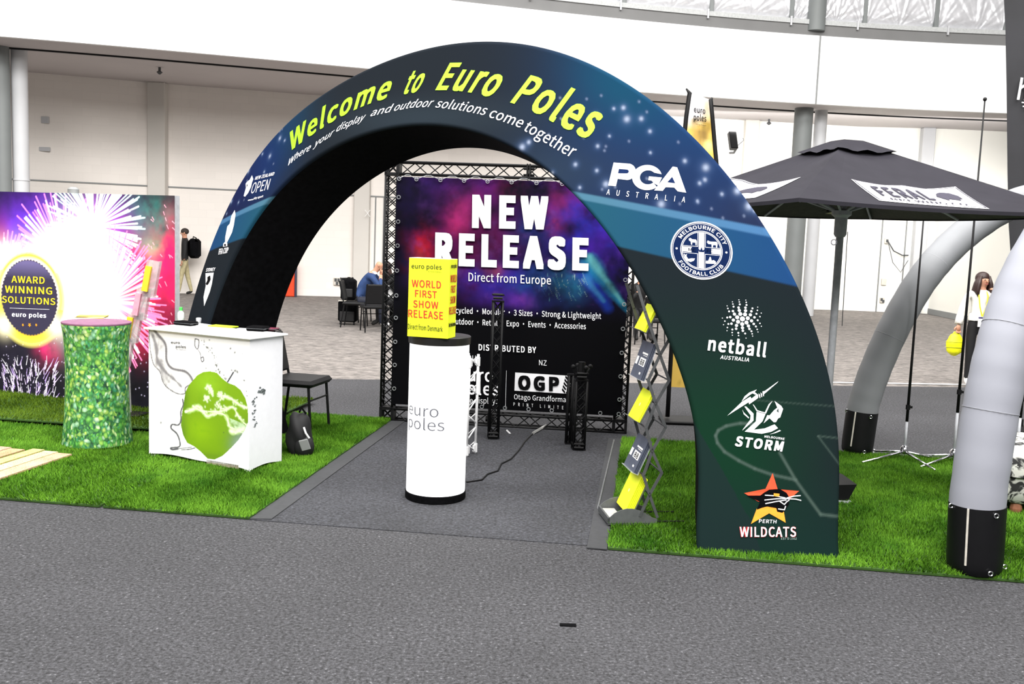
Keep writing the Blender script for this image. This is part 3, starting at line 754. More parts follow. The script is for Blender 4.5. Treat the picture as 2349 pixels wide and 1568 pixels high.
for st in ([((1310, 438), (1768, 525)), ((1330, 457), (1782, 546)), ((1418, 565), (1822, 655))], [((503, 508), (622, 451)), ((501, 518), (609, 468)), ((484, 574), (537, 553))]):
    L = [(AF.inv(*a), AF.inv(*b_)) for a, b_ in st]; side = 1 if st[0][0][0] > 1000 else -1
    def below(l):                      # soft edged half plane (printing resolution)
        (a, c) = l; n_ = np.array([c[1] - a[1], -(c[0] - a[0])]); n_ /= np.linalg.norm(n_); sd_ = (pa.X - a[0]) * n_[0] + (pa.Y - a[1]) * n_[1]; return np.clip(.5 + sd_ / .010, 0, 1) * ((pa.X > 0) if side > 0 else (pa.X < 0))
    m1, m2, m3 = [below(l)[..., None] for l in L]
    tt = np.clip((pa.X * side - 1.4) / 1.2, 0, 1) if side > 0 else np.clip((-pa.X - 1.6) / .9, 0, 1)
    c1 = lin((84, 132, 158)) * (1 - tt[..., None]) + lin((82, 130, 184)) * tt[..., None]; c2 = lin((38, 92, 116)) * (1 - tt[..., None]) + lin((34, 76, 130)) * tt[..., None]
    pa.c = pa.c * (1 - m1) + c1 * m1; pa.c = pa.c * (1 - m2) + c2 * m2; pa.c = pa.c * (1 - m3) + lin((32, 39, 46)) * m3; m3 = m3[..., 0] > .5
    if side > 0:
        low = m3
        g = np.exp(-((pa.Y - .55) / .62) ** 2) * np.clip((2.95 - pa.X) / .6, 0, 1) * low; pa.mix(g * .85, (18, 62, 40))
        pa.mix(np.clip(1 - pa.Y / .5, 0, 1) * low * .8, (25, 55, 49))
        we = pa.inside([(1584, 955), (1650, 1065), (1720, 1190), (1755, 1290), (1570, 1290)]) * low; pa.mix(we * .75, (34, 50, 52))
ln = (92, 112, 104)
def crv(pts, w_=.012, k_=.8, col=ln):
    for a, b_ in zip(pts[:-1], pts[1:]): pa.seg(a, b_, w_, w_, col, k_, soft=.95)
Zs = Z6((1560, 660), 2.45)
crv([Zs(*p) for p in ((430, 765), (340, 760), (260, 775), (215, 800), (200, 830), (210, 870), (250, 920), (330, 970), (420, 1015), (520, 1050), (650, 1078))])
crv([Zs(*p) for p in ((560, 925), (650, 1080), (790, 1272), (920, 1287))]); crv([Zs(905, 845), Zs(775, 832), Zs(910, 1010)], .007, .5); crv([Zs(420, 630), Zs(600, 645), Zs(880, 665)], .006, .35)
# rounded rims: the cloth turns back towards both edges
dist = np.minimum(rr[None] * (RO - RI)[:, None], (1 - rr[None]) * (RO - RI)[:, None]); bvr = .028
off = np.where(dist < bvr, -(bvr - np.sqrt(np.clip(bvr ** 2 - (bvr - dist) ** 2, 0, None))), 0)
co = AF.pt(U_.ravel(), Z_.ravel(), 0); th = (ATH + AK * U_.ravel()); co = co - off.ravel()[:, None] * np.stack([np.sin(th), np.cos(th), 0 * th], 1)
M['archprint'] = mat_print('arch_print', rough=.9, spec=.04)
fast_obj('front_panel', co, grid_faces(NPH, NR)[:, ::-1], M['archprint'], arch, smooth=True, cols=pa.c.reshape(-1, 3) * .56)
sl = slice(None, None, 4); ph4 = np.radians(ph[sl])
def ribbon(name, r0, f0, r1, f1, m, n=8, o0=0):
    k_ = np.linspace(0, 1, n); Rr = r0[:, None] * (1 - k_) + r1[:, None] * k_; F_ = f0 * (1 - k_) + f1 * k_; PP = ph4[:, None] + 0 * Rr
    u = -Rr * np.cos(PP); z = Rr * np.sin(PP); D_ = AD0 + AD1 * z; f = F_[None] + (o0 / D_) * (1 - k_)[None]
    fast_obj(name, AF.P(u.ravel(), z.ravel(), f.ravel()), grid_faces(len(ph4), n), m, arch, smooth=True)
ribbon('inner_panel', RI[sl], 0, RB[sl], 1, M['black'], 10, bvr); ribbon('outer_panel', RO[sl], 0, RBo[sl], 1, mat('arch_side_cloth', (44, 52, 60), .85), 10, bvr)
ribbon('back_panel', RB[sl], 1, RBo[sl], 1, mat('arch_back_cloth', (34, 40, 48), .85), 4)
for u0, u1, lb in ((-RO[0], -RI[0], ''), (RI[-1], RO[-1], '')):
    q = [AF.P(np.array(u0), np.array(0.003), .04), AF.P(np.array(u1), np.array(.003), .04), AF.P(np.array(u1), np.array(.003), 1), AF.P(np.array(u0), np.array(.003), 1)]
    b = MB(); b.prism(q, (0, 0, .01)); b.build('foot_plate', M['blackmetal'], arch)

MW = [M['whiteprint'], M['lime']]
for body, base, u0, u1 in (('Welcome', [(665, 347), (700, 320), (737, 294), (783, 266), (830, 244), (888, 224)], (1, -44), (22, -54)),
                           ('to', [(923, 215), (960, 209)], (24, -54), (28, -56)), ('Euro', [(1000, 205), (1046, 206), (1084, 211), (1130, 222)], (33, -61), (42, -62)),
                           ('Poles', [(1172, 233), (1229, 256), (1260, 271), (1293, 289), (1350, 317)], (46, -61), (50, -70))):
    d = Decal(AF, .002); d.text(body, base, u0, u1, bold=.036, m=0); d.build('lime_word', M['lime'], arch)
for body, base, u0, u1 in (('Where', [(659, 382), (684, 361), (710, 345)], (6, -18), (8, -18)), ('your', [(720, 338), (762, 311)], (8, -18), (9, -18)), ('display', [(770, 303), (833, 276)], (9, -18), (10, -18)),
                           ('and', [(849, 267), (894, 257)], (10, -18), (10, -18)), ('outdoor', [(902, 255), (943, 247), (988, 245)], (11, -18), (12, -19)), ('solutions', [(998, 246), (1051, 252), (1111, 264)], (12, -19), (13, -20)),
                           ('come', [(1120, 268), (1155, 279), (1194, 293)], (13, -21), (14, -21)), ('together', [(1200, 298), (1232, 316), (1272, 340), (1311, 361)], (15, -21), (17, -24))):
    d = Decal(AF, .002); d.text(body, base, u0, u1, bold=.006); d.build('white_word', M['whiteprint'], arch)
d = Decal(AF, .002); Zp = Z6((1340, 340), 4.357)
W_ = lambda Z, *p: [Z(*q) for q in p]
def earc(cx, cy, rx, ry, a0, a1, n=22, sh=.10): return [(cx + rx * math.cos(math.radians(a)) - 0.15 * ry * math.sin(math.radians(a)), cy + ry * math.sin(math.radians(a)) + sh * rx * math.cos(math.radians(a))) for a in np.linspace(a0, a1, n)]
d.poly(W_(Zp, (240, 372), (295, 142), (425, 152), *earc(432, 234, 84, 82, -80, 84, 18), (335, 305), (318, 378)))
d.poly(W_(Zp, (348, 206), (415, 211), *earc(420, 230, 27, 19, -70, 80, 8), (340, 248)), m=1, off=.0035)
d.poly(W_(Zp, *earc(630, 292, 148, 125, -22, -318, 40), *earc(638, 290, 80, 70, -318, -48, 30)))
d.poly(W_(Zp, (648, 280), (778, 292), (738, 372), (700, 350), (672, 322), (640, 318)))
d.poly(W_(Zp, (700, 420), (885, 182), (930, 190), (1020, 443), (935, 430), (900, 392), (815, 388), (785, 425)))
d.poly(W_(Zp, (832, 338), (880, 285), (910, 348)), m=1, off=.0035)
d.text('AUSTRALIA', [(1391, 446), (1571, 464)], (2, -12.5), bold=.01, spacing=1.8)
d.build('golf_association_logo', [M['whiteprint'], mat('navy_print', (24, 40, 78), .9, spec=.05)], arch)
# round football crest
d = Decal(AF, .002); fr = d.frame((1609, 574), (71.5, 6), (1, -66))
nv = mat('crest_navy', (14, 30, 66), .9, var=.02, spec=.05)
d.ring(fr, 0, .99, m=1, off=.0015); d.ring(fr, .955, 1.0); d.ring(fr, .915, .93); d.ring(fr, .655, .68); d.ring(fr, .615, .635)
d.arctext(fr, 'MELBOURNE CITY', .745, math.radians(152), math.radians(20), .125, bold=.025); d.arctext(fr, 'FOOTBALL CLUB', .865, math.radians(212), math.radians(326), .125, bold=.025)
for s_ in (-1, 1): d.ring(fr, 0, .035, ctr=(.8 * s_, 0), off=.003)
d.fpoly(fr, [(-.09, -.62), (.09, -.62), (.09, .62), (-.09, .62)], off=.0022); d.fpoly(fr, [(-.62, -.09), (.62, -.09), (.62, .09), (-.62, .09)], off=.0024)
for s_ in (-1, 1):
    for sg in (-1, 1):
        d.fpoly(fr, [(s_ * .115, sg * .13), (s_ * .13, sg * .13), (s_ * .13, sg * .6), (s_ * .115, sg * .6)], off=.0026); d.fpoly(fr, [(s_ * .115, sg * .115), (s_ * .6, sg * .115), (s_ * .6, sg * .13), (s_ * .115, sg * .13)], off=.0028)
v_, f_ = text2d('MC', .01); d._put(fr[0] + (v_[:, :1] * .24 - .42) * fr[1] + (v_[:, 1:] * .1 - .05) * fr[2], f_, 1, .0042)
v_, f_ = text2d('FC', .01); d._put(fr[0] + (v_[:, :1] * .2 + .17) * fr[1] + (v_[:, 1:] * .1 - .05) * fr[2], f_, 1, .0042)
d.fpoly(fr, [(-.08, -.05), (.08, -.05), (.1, .05), (.04, 0), (0, .12), (-.04, 0), (-.1, .05)], m=1, off=.004)
d.fpoly(fr, [(-.42, .36), (-.37, .4), (-.3, .36), (-.18, .36), (-.15, .3), (-.16, .16), (-.19, .16), (-.2, .25), (-.3, .25), (-.3, .17), (-.34, .17), (-.35, .28), (-.4, .3)])        # ram
d.fpoly(fr, [(.17, .3), (.2, .36), (.28, .33), (.48, .34), (.52, .28), (.5, .14), (.47, .14), (.46, .22), (.38, .22), (.36, .14), (.33, .14), (.32, .24), (.22, .24)])            # bull
d.fpoly(fr, [(-.56, -.16), (-.5, -.2), (-.46, -.16), (-.48, -.24), (-.42, -.33), (-.3, -.3), (-.2, -.3), (-.24, -.38), (-.34, -.43), (-.46, -.4), (-.53, -.3)])                    # whale
d.fpoly(fr, [(.14, -.4), (.16, -.34), (.22, -.34), (.27, -.2), (.3, -.2), (.33, -.32), (.4, -.3), (.46, -.34), (.46, -.42), (.16, -.44)])                                         # ship
d.build('football_crest', [M['whiteprint'], nv], arch)
# netball dot burst
d = Decal(AF, .002); fr = d.frame((1703, 731), (46, 3), (1, -44)); d.ring(fr, 0, .125)
for k_, (n_, r_, s_) in enumerate([(7, .27, .10), (9, .46, .08), (11, .61, .062), (14, .76, .048), (16, .89, .036), (18, 1.0, .026)]):
    for i in range(n_):
        a = 2 * PI * (i + .5 * (k_ % 2)) / n_ + .2
        if k_ >= 4 and i % 5 == 2: continue
        d.ring(fr, 0, s_, ctr=(r_ * math.cos(a), r_ * math.sin(a)), n=12)
d.text('netball', [(1623, 802), (1756, 818)], (4, -31), bold=.035); d.text('AUSTRALIA', [(1652, 822.5), (1718, 829)], (2, -8.5), bold=.02)
d.build('netball_logo', M['whiteprint'], arch)
# storm thrower emblem
d = Decal(AF, .002); Zt = Z6((1640, 780), 5.6)
for pl_ in ([(158, 968), (250, 880), (345, 790), (455, 722), (468, 748), (530, 700), (556, 700), (555, 740), (440, 822), (432, 795), (330, 860)],
            [(342, 785), (380, 720), (440, 670), (538, 632), (510, 665), (555, 700), (545, 710), (480, 680), (430, 715)], [(612, 655), (640, 650), (815, 525), (800, 545), (632, 690), (622, 718)],
            [(378, 850), (400, 848), (495, 940), (495, 1030), (440, 1080), (352, 1158), (360, 1140), (452, 1020), (458, 965)], [(350, 885), (370, 925), (438, 990), (432, 1003), (370, 950)],
            [(485, 822), (500, 830), (545, 898), (640, 925), (690, 820), (740, 776), (705, 830), (655, 940), (535, 910)],
            [(535, 918), (650, 945), (610, 1040), (500, 1148), (640, 1130), (765, 1078), (810, 1128), (720, 1175), (600, 1200), (382, 1172), (525, 1040)],
            [(700, 1208), (780, 1190), (848, 1162), (830, 1150), (760, 1185)], [(625, 1065), (672, 960), (700, 965), (760, 895), (800, 865), (765, 780), (850, 840), (875, 880), (855, 940), (838, 990), (815, 1000), (800, 1020), (785, 1050), (755, 1052), (700, 1000)]):
    d.poly(W_(Zt, *pl_))
for k_ in range(3): d.poly(W_(Zt, *[(x_ + k_ * 24, y_ - k_ * 12) for x_, y_ in ((560, 680), (580, 700), (582, 740), (572, 742))]))
d.poly(W_(Zt, (812, 870), (818, 930), (790, 905)), m=1, off=.0035); d.poly(W_(Zt, (770, 985), (810, 1010), (790, 1000)), m=1, off=.0035)
d.text('STORM', [(1685, 1021), (1794, 1034)], (5, -22), bold=.05); d.text('MELBOURNE', [(1753, 1002.5), (1799, 1008.5)], (1, -5), bold=.02)
d.build('storm_emblem', [M['whiteprint'], mat('slate_print', (32, 50, 50), .7)], arch)
# star and cat emblem
d = Decal(AF, .002); OR, YE, BK, WH = 0, 1, 2, 3
d.poly(W_(Zs, (520, 1040), (548, 1130), (668, 1140), (600, 1200), (440, 1200), (360, 1152), (480, 1128)), OR)
d.poly(W_(Zs, (430, 1240), (500, 1225), (580, 1240), (593, 1318), (500, 1265), (398, 1325)), YE, .003)
d.poly(W_(Zs, (372, 1165), (450, 1165), (470, 1150), (500, 1132), (560, 1128), (598, 1150), (612, 1175), (610, 1215), (590, 1245), (575, 1262), (545, 1255), (540, 1235), (480, 1225), (430, 1245), (450, 1200)), BK, .004)
for w1 in (((478, 1163), (530, 1166), (590, 1178)), ((475, 1190), (540, 1183), (600, 1182)), ((600, 1178), (640, 1168), (675, 1165)), ((600, 1182), (650, 1185), (678, 1192)), ((480, 1210), (540, 1198), (595, 1190)), ((560, 1198), (585, 1215), (598, 1200), (612, 1190)), ((552, 1240), (585, 1245), (592, 1225))):
    d.line(W_(Zs, *w1), .0055, WH, .005)
d.line(W_(Zs, (530, 1160), (552, 1162)), .016, YE, .006)
d.text('PERTH', [Zs(442, 1318), Zs(540, 1322)], (1, -8), bold=.02, m=WH)
d.text('WILDCATS', [Zs(333, 1396), Zs(652, 1396)], (0, -23), bold=.045, m=4, off=.002); d.text('WILDCATS', [Zs(335, 1394), Zs(650, 1394)], (0, -22), bold=.02, m=WH, off=.0062)
d.text("EST'D 1982", [Zs(568, 1413), Zs(655, 1413)], (0, -5), m=5)
d.build('wildcat_emblem', [mat('orange_print', (236, 70, 26), .7), mat('amber_print', (246, 150, 30), .7), mat('black_print', (6, 6, 8), .9, spec=.05), M['whiteprint'], mat('red_print', (196, 36, 40), .7), mat('pale_print', (140, 160, 155), .7)], arch)
# left leg logos
d = Decal(AF, .002); Zl = Z6((400, 380), 3.92)
d.text('NEW ZEALAND', [Zl(725, 128), Zl(895, 86)], (3, -8), bold=.02); d.text('OPEN', [Zl(685, 252), Zl(843, 214)], (7, -25)); d.text('sky sport', [Zl(715, 303), Zl(800, 282)], (1, -5), bold=.02); d.line([Zl(665, 311), Zl(712, 302)], .008)
d.poly(W_(Zl, (700, 85), (712, 120), (700, 150), (692, 190), (665, 245), (638, 278), (625, 272), (645, 200), (643, 160), (660, 140), (680, 125)))
d.poly(W_(Zl, (654, 165), (662, 172), (652, 195)), m=1, off=.0035)
d.build('golf_open_logo', [M['whiteprint'], M['black']], arch)
d = Decal(AF, .002); d.poly(W_(Zl, (545, 398), (552, 440), (545, 480), (538, 530), (520, 600), (478, 685), (458, 690), (460, 640), (478, 545), (500, 520), (515, 450)))
d.poly(W_(Zl, (455, 685), (478, 690), (478, 722), (440, 728), (442, 700))); d.ring(d.frame(Zl(459, 712), (2.4, 0), (0, -2.6)), 0, 1, m=1, off=.0035)
d.text('FFA CUP', [Zl(400, 798), Zl(484, 782)], (2, -13), bold=.03); d.build('cup_logo', [M['whiteprint'], M['black']], arch)
d = Decal(AF, .002); d.text('SYDNEY', [Zl(285, 952), Zl(365, 945)], (2, -8), bold=.02)
d.poly(W_(Zl, (282, 965), (356, 960), (340, 1060), (322, 1130), (270, 1262), (264, 1180), (284, 1080))); d.poly(W_(Zl, (325, 985), (330, 1020), (310, 1060), (295, 1075), (285, 1060), (300, 1030), (300, 1000)), m=1, off=.0035)
d.build('shield_logo', [M['whiteprint'], M['black']], arch)

# ================================================================== TRUSS FRAMED BANNER
def truss(parent, p0, p1, size, side, m, bay=None, r=.011, lr=.005, name='chord'):
    """square lattice beam: four chords (parts) and its diagonal lacing (one part)"""
    p0 = np.array(p0, float); p1 = np.array(p1, float); a = (p1 - p0); L = np.linalg.norm(a); a /= L; s = np.array(side, float); s -= a * (s @ a); s /= np.linalg.norm(s); n = np.cross(a, s)
    h = size / 2 - r; cs = [(-1, -1), (1, -1), (1, 1), (-1, 1)]
    for i, j in cs:
        b = MB(); b.tube([p0 + s * h * i + n * h * j, p1 + s * h * i + n * h * j], r, 8); b.build(name, m, parent, smooth=True)
    k = max(2, int(round(L / (bay or size)))); b = MB()
    for q in range(4):
        A, B = cs[q], cs[(q + 1) % 4]
        for i in range(k):
            u, v = (A, B) if i % 2 == 0 else (B, A); t0, t1 = i / k, (i + 1) / k
            for (c1, c2) in ((u, v), (v, u)):
                if (c1 == v) and size > .1 and q % 2: continue
                b.tube([p0 + a * L * t0 + s * h * c1[0] + n * h * c1[1], p0 + a * L * t1 + s * h * c2[0] + n * h * c2[1]], lr, 4, cap=False)
    o = b.build('lacing', m, parent); o['kind'] = 'stuff'
    for t in (0, 1):
        b = MB(); c = p0 + a * L * t; b.obox(c, s, n, a, (size, size, .012)); b.build('end_plate', m, parent)


BL, BR = G(873, 962), G(1437, 993); ex = (BR - BL) / np.linalg.norm(BR - BL); BW = np.linalg.norm(BR - BL); ey = np.array([-ex[1], ex[0], 0]); ez = np.array([0, 0, 1.]); BH = 2.42
fr_ = thing('banner_frame', 'black square lattice truss frame holding the NEW RELEASE banner', 'truss frame', (BL + BR) / 2, 0)
c_ = .065
truss(fr_, BL + ex * c_ + ez * .13, BL + ex * c_ + ez * (BH - .13), .13, ex, M['blackmetal'], .1, name='left_chord')
truss(fr_, BR - ex * c_ + ez * .13, BR - ex * c_ + ez * (BH - .13), .13, ex, M['blackmetal'], .1, name='right_chord')
truss(fr_, BL + ex * .13 + ez * (BH - c_), BR - ex * .13 + ez * (BH - c_), .13, ey, M['blackmetal'], .13, name='top_chord')
truss(fr_, BL + ex * .13 + ez * c_, BR - ex * .13 + ez * c_, .13, ey, M['blackmetal'], .13, name='bottom_chord')
for cx_, cz_ in ((0, 0), (1, 0), (0, 1), (1, 1)):
    c = BL + ex * (c_ + cx_ * (BW - .13)) + ez * (c_ + cz_ * (BH - .13)); b = MB()
    for i in (-1, 1):
        for j in (-1, 1):
            b.obox(c + ex * .054 * i + ey * .054 * j, ex, ey, ez, (.022, .022, .13)); b.obox(c + ex * .054 * i + ez * .054 * j, ex, ey, ez, (.022, .13, .022)); b.obox(c + ey * .054 * i + ez * .054 * j, ex, ey, ez, (.13, .022, .022))
    b.tube([c - ex * .05 - ez * .05, c + ex * .05 + ez * .05], .009, 5); b.tube([c + ex * .05 - ez * .05, c - ex * .05 + ez * .05], .009, 5)
    b.build('corner_block', M['blackmetal'], fr_)
for cx_ in (.57,):
    c = BL + ex * BW * cx_ + ez * (BH - c_); b = MB()
    for i in (-1, 1): b.obox(c + ex * .012 * i, ex, ey, ez, (.012, .14, .14))
    b.tube([c - ex * .05 + ez * .03, c + ex * .05 + ez * .03], .014, 6); b.tube([c - ex * .05 - ez * .03, c + ex * .05 - ez * .03], .014, 6); b.build('truss_joint', M['blackmetal'], fr_)
c = BL + ex * BW * .45 + ez * c_; b = MB()
for i in (-1, 1): b.obox(c + ex * .012 * i, ex, ey, ez, (.012, .14, .14))
b.tube([c - ex * .04, c + ex * .04], .03, 6); b.build('truss_joint', M['blackmetal'], fr_)

# the banner cloth
bp = Plane(BL - ey * .07, ex, ez)
TL, TR, BLc, BRc = bp.inv(906, 402), bp.inv(1440, 420), bp.inv(902, 938), bp.inv(1428, 972)
b0, b1 = (TL[0] + BLc[0]) / 2, bp.inv(1435, 760)[0]; z0, z1 = .17, BH - .145
bn = thing('event_banner', 'large black and purple banner reading NEW RELEASE, laced into the truss frame', 'banner', (BL + BR) / 2 - ey * .07 + ez * z0, 0)
def paint_banner(P):
    N = fbm(P.X * 3.2, P.Y * 3.2, 21, 5); N2 = fbm(P.X * 9, P.Y * 9, 33, 4)
    for p, rx, ry, col, k in (((1000, 440), .5, .3, (60, 28, 110), .8), ((1100, 420), .5, .22, (62, 22, 112), .8), ((960, 520), .35, .35, (40, 26, 108), .8), ((1080, 500), .28, .30, (120, 26, 110), .9), ((1060, 495), .14, .16, (196, 52, 138), .9), ((1050, 515), .10, .09, (222, 50, 120), .8),
                              ((1165, 430), .13, .10, (140, 22, 88), .8), ((1130, 560), .3, .28, (110, 18, 78), .9), ((1110, 620), .22, .2, (130, 20, 70), .7), ((965, 565), .14, .20, (216, 26, 60), 1), ((955, 585), .08, .10, (246, 70, 60), .8), ((1000, 620), .2, .12, (120, 40, 90), .6),
                              ((930, 600), .12, .16, (26, 36, 96), .8), ((925, 500), .12, .25, (34, 22, 80), .8), ((1330, 500), .45, .35, (60, 30, 160), .9), ((1290, 470), .18, .22, (150, 36, 110), .8), ((1275, 520), .08, .10, (170, 40, 90), .7), ((1360, 520), .3, .25, (44, 52, 190), .9),
                              ((1220, 530), .2, .12, (24, 60, 130), .7), ((1390, 590), .28, .28, (74, 34, 170), .95), ((1430, 620), .15, .15, (62, 34, 160), .9), ((1200, 600), .3, .2, (30, 30, 90), .6), ((1130, 640), .26, .14, (60, 50, 190), .9), ((1200, 660), .4, .14, (50, 40, 170), .9),
                              ((1230, 655), .18, .12, (40, 110, 200), .8), ((1300, 650), .15, .14, (40, 140, 180), .7), ((1180, 690), .24, .10, (82, 42, 170), .8), ((1195, 690), .10, .06, (150, 70, 180), .7), ((1270, 690), .15, .1, (30, 40, 110), .6), ((1130, 620), .1, .06, (190, 80, 90), .6)):
        P.blob(p, rx, ry, col, k, 0, nz=1.1)
    P.mix(np.clip(N2 - .6, 0, 1) * 1.0 * (P.c.sum(-1) > .08), (150, 90, 200))
    def streak(a, b_, w0, w1, col, k):
        a = np.array(bp.inv(*a)); b_ = np.array(bp.inv(*b_)); d = b_ - a; L2 = d @ d; t = np.clip(((P.X - a[0]) * d[0] + (P.Y - a[1]) * d[1]) / L2, 0, 1); ds = np.hypot(P.X - a[0] - t * d[0], P.Y - a[1] - t * d[1]); w_ = (w0 + (w1 - w0) * t) * (.6 + .8 * N2)
        P.mix(np.clip(1.3 - ds / w_, 0, 1) * k, col)
    streak((1350, 625), (1395, 705), .10, .05, (30, 70, 200), .9); streak((1350, 600), (1440, 715), .09, .02, (40, 150, 200), .95); streak((1352, 590), (1432, 700), .04, .015, (120, 216, 224), .9); streak((1345, 640), (1385, 690), .04, .02, (70, 150, 220), .8)
    rs = np.random.RandomState(5)
    for _ in range(46):
        x = rs.uniform(1235, 1345); y = rs.uniform(625, 680); P.seg((x, y), (x + rs.uniform(-2, 14), y + rs.uniform(8, 26)), .004, .001, [(120, 200, 210), (90, 130, 220), (190, 230, 230)][rs.randint(3)], .8)
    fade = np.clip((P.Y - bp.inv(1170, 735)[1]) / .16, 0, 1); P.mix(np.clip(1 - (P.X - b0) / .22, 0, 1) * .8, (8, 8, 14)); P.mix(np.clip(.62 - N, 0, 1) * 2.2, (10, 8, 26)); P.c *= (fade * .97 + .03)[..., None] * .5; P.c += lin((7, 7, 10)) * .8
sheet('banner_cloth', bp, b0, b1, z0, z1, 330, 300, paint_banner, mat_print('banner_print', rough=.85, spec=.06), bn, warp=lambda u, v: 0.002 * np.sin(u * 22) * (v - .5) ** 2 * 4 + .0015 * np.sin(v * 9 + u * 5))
b = MB(); P = [bp.pt(a, z, -.022)[0] for a, z in ((b0, z0), (b1, z0), (b1, z1), (b0, z1))]; b.prism(P, -bp.n * .004); b.build('banner_backing', M['black'], bn)
Z7 = Z6((860, 360), 3.789); Z8 = Z6((860, 740), 3.563)
bw = mat('banner_white_print', (232, 232, 236), .6, var=.01)
for body, A, B, up, bo in (('NEW', (1083, 517.6), (1257, 521.5), (1, -72), .08), ('RELEASE', (998, 603), (1350, 616), (1, -71), .08)):
    v, f = text2d(body, bo); d = Decal(bp, .006); d.text(body, [A, B], up, bold=bo); d.build('headline', bw, bn)
d = Decal(bp, .006); d.text('Direct from Europe', [(1075, 644), (1264, 652)], (0, -19), bold=.01); d.build('subheading', bw, bn)
d = Decal(bp, .006); d.text('Recycled • Modular • 3 Sizes • Strong & Lightweight', [(1030, 717), (1379, 731)], (0, -13), bold=.012); d.text('Outdoor • Retail • Expo • Events • Accessories', [(1036, 742.7), (1344, 754.5)], (0, -13), bold=.012); d.build('feature_list', bw, bn)
d = Decal(bp, .006); d.text('DISTRIBUTED BY', [(1098, 802.5), (1230, 809)], (0, -14), bold=.03); d.text('NZ', [(1236.6, 837), (1254, 838)], (0, -12)); d.text('AU', [(1074, 826), (1091.5, 827)], (0, -12)); d.build('distributor_heading', bw, bn)
d = Decal(bp, .006); d.text('euro', [(1052, 872), (1131, 875)], (0, -29), bold=.02); d.text('poles', [(1050, 902), (1145, 906.5)], (0, -29), bold=.02); d.text('e displays', [(1078, 924), (1143, 925.5)], (0, -13)); d.line([(1161.7, 849.5), (1159.7, 936.5)], .003); d.build('distributor_logo', bw, bn)
d = Decal(bp, .006); Z10 = Z6((1040, 780), 5.227)
d.poly([Z10(742, 385), Z10(1405, 425), Z10(1400, 620), Z10(1380, 640), Z10(733, 603)]); d.text('OGP', [Z10(778, 580), Z10(1268, 600)], (0, -31), bold=.07, m=1, off=.0072)
for i in range(6):
    x_, y_ = 1335 + i * 10, 640 - i * 38
    d.poly([Z10(x_, y_), Z10(x_ - 34, y_ - 42), Z10(x_ - 28, y_ - 70), Z10(x_ + 8, y_ - 22)], m=1, off=.0072)
    d.poly([Z10(x_ + 12, y_), Z10(x_ + 50, y_ - 20), Z10(x_ + 52, y_ - 40), Z10(x_ + 14, y_ - 22)], m=1, off=.0072)
d.text('Otago Grandformat', [Z10(728, 705), Z10(1380, 742)], (0, -11.5), bold=.004); d.text('PRINT LIMITED', [Z10(722, 783), Z10(1378, 830)], (0, -7.5), bold=.01, spacing=1.7)
d.build('print_company_logo', [bw, M['black']], bn)
gm = mat('grommet_metal', (210, 212, 216), .3, .8)
gp = [(x, 403 + (x - 905) * .034 + 4) for x in (906, 956, 1011, 1065, 1119, 1174, 1231, 1290, 1345, 1400)]
gp += [(909, 452), (908, 508), (908, 563), (907, 620), (906, 677), (904, 728), (902, 783), (902, 836), (899, 890)] + [(1447, 642), (1441, 698), (1438, 754), (1436, 809), (1435, 863), (1433, 916), (1428, 966)] + [(x, 950 + (x - 1105) * .058) for x in (1050, 1105, 1158, 1212, 1265, 1376)]
for p in gp:
    a, z = bp.inv(*p); a = min(max(a, b0 + .025), b1 - .025); z = min(max(z, z0 + .02), z1 - .02); b = MB(); c = bp.pt(a, z, .014)[0]
    b.tube([c + .016 * (ex * math.cos(t) + ez * math.sin(t)) for t in np.linspace(0, 2 * PI, 11)], .0045, 5, cap=False); b.build('grommet', gm, bn)
b = MB(); gz = z1 - .02; ga = [min(max(bp.inv(*p)[0], b0 + .025), b1 - .025) for p in gp[:10]]
for a0, a1 in zip(ga[:-1], ga[1:]):
    b.tube([bp.pt(a0, gz, .02)[0], bp.pt((a0 * .6 + a1 * .4), gz + .035, .015)[0], bp.pt((a0 * .4 + a1 * .6), gz + .035, .015)[0], bp.pt(a1, gz, .02)[0]], .003, 4)
b.build('lacing_cord', gm, bn)

# ================================================================== small truss posts between column and banner
def post(px, pb, pt_, size, m, label, bay=None, plates=True, rz=.1, name='truss_post'):
    g = G(px, pb); Y = g[1] + size / 2; h = AT(px, pt_, Y)[2]; t = thing(name, label, 'truss post', (g[0], Y, 0)); s = np.array([math.cos(rz), math.sin(rz), 0])
    truss(t, (g[0], Y, .012), (g[0], Y, h), size, s, m, bay); n = np.array([-s[1], s[0], 0])
    if plates:
        for z in (.0, h): b = MB(); b.obox((g[0], Y, z + .055), s, n, (0, 0, 1), (size * 1.0, size * 1.0, .012)); [b.tube([(g[0] - .04, Y - size / 2 - .01, z + .03 + .03 * i), (g[0] + .04, Y - size / 2 - .01, z + .03 + .03 * i)], .012, 6) for i in range(2)]; b.build('connector', m, t)
    return t, g, Y, h
post(1131, 1008, 690, .10, M['blackmetal'], 'tall black truss post left in front of the banner', .1)
t_, g_, Y_, h_ = post(1327, 1034, 870, .11, M['blackmetal'], 'short thick black truss post with a clamp head right in front of the banner', .1)
b = MB(); c = np.array([g_[0], Y_, h_ + .05])
for i in range(4):
    a = i * PI / 2 + .4; b.tube([c + (.03 * math.cos(a), .03 * math.sin(a), -.03), c + (.08 * math.cos(a), .08 * math.sin(a), .06)], .014, 6); b.ball(c + (.08 * math.cos(a), .08 * math.sin(a), .06), .02, 8)
b.tube([c - (0, 0, .05), c + (0, 0, .1)], .03, 8); b.build('clamp_head', M['blackmetal'], t_)
post(1303, 1020, 858, .055, M['blackmetal'], 'narrow black truss post just left of the short clamp-headed one', .09, False)
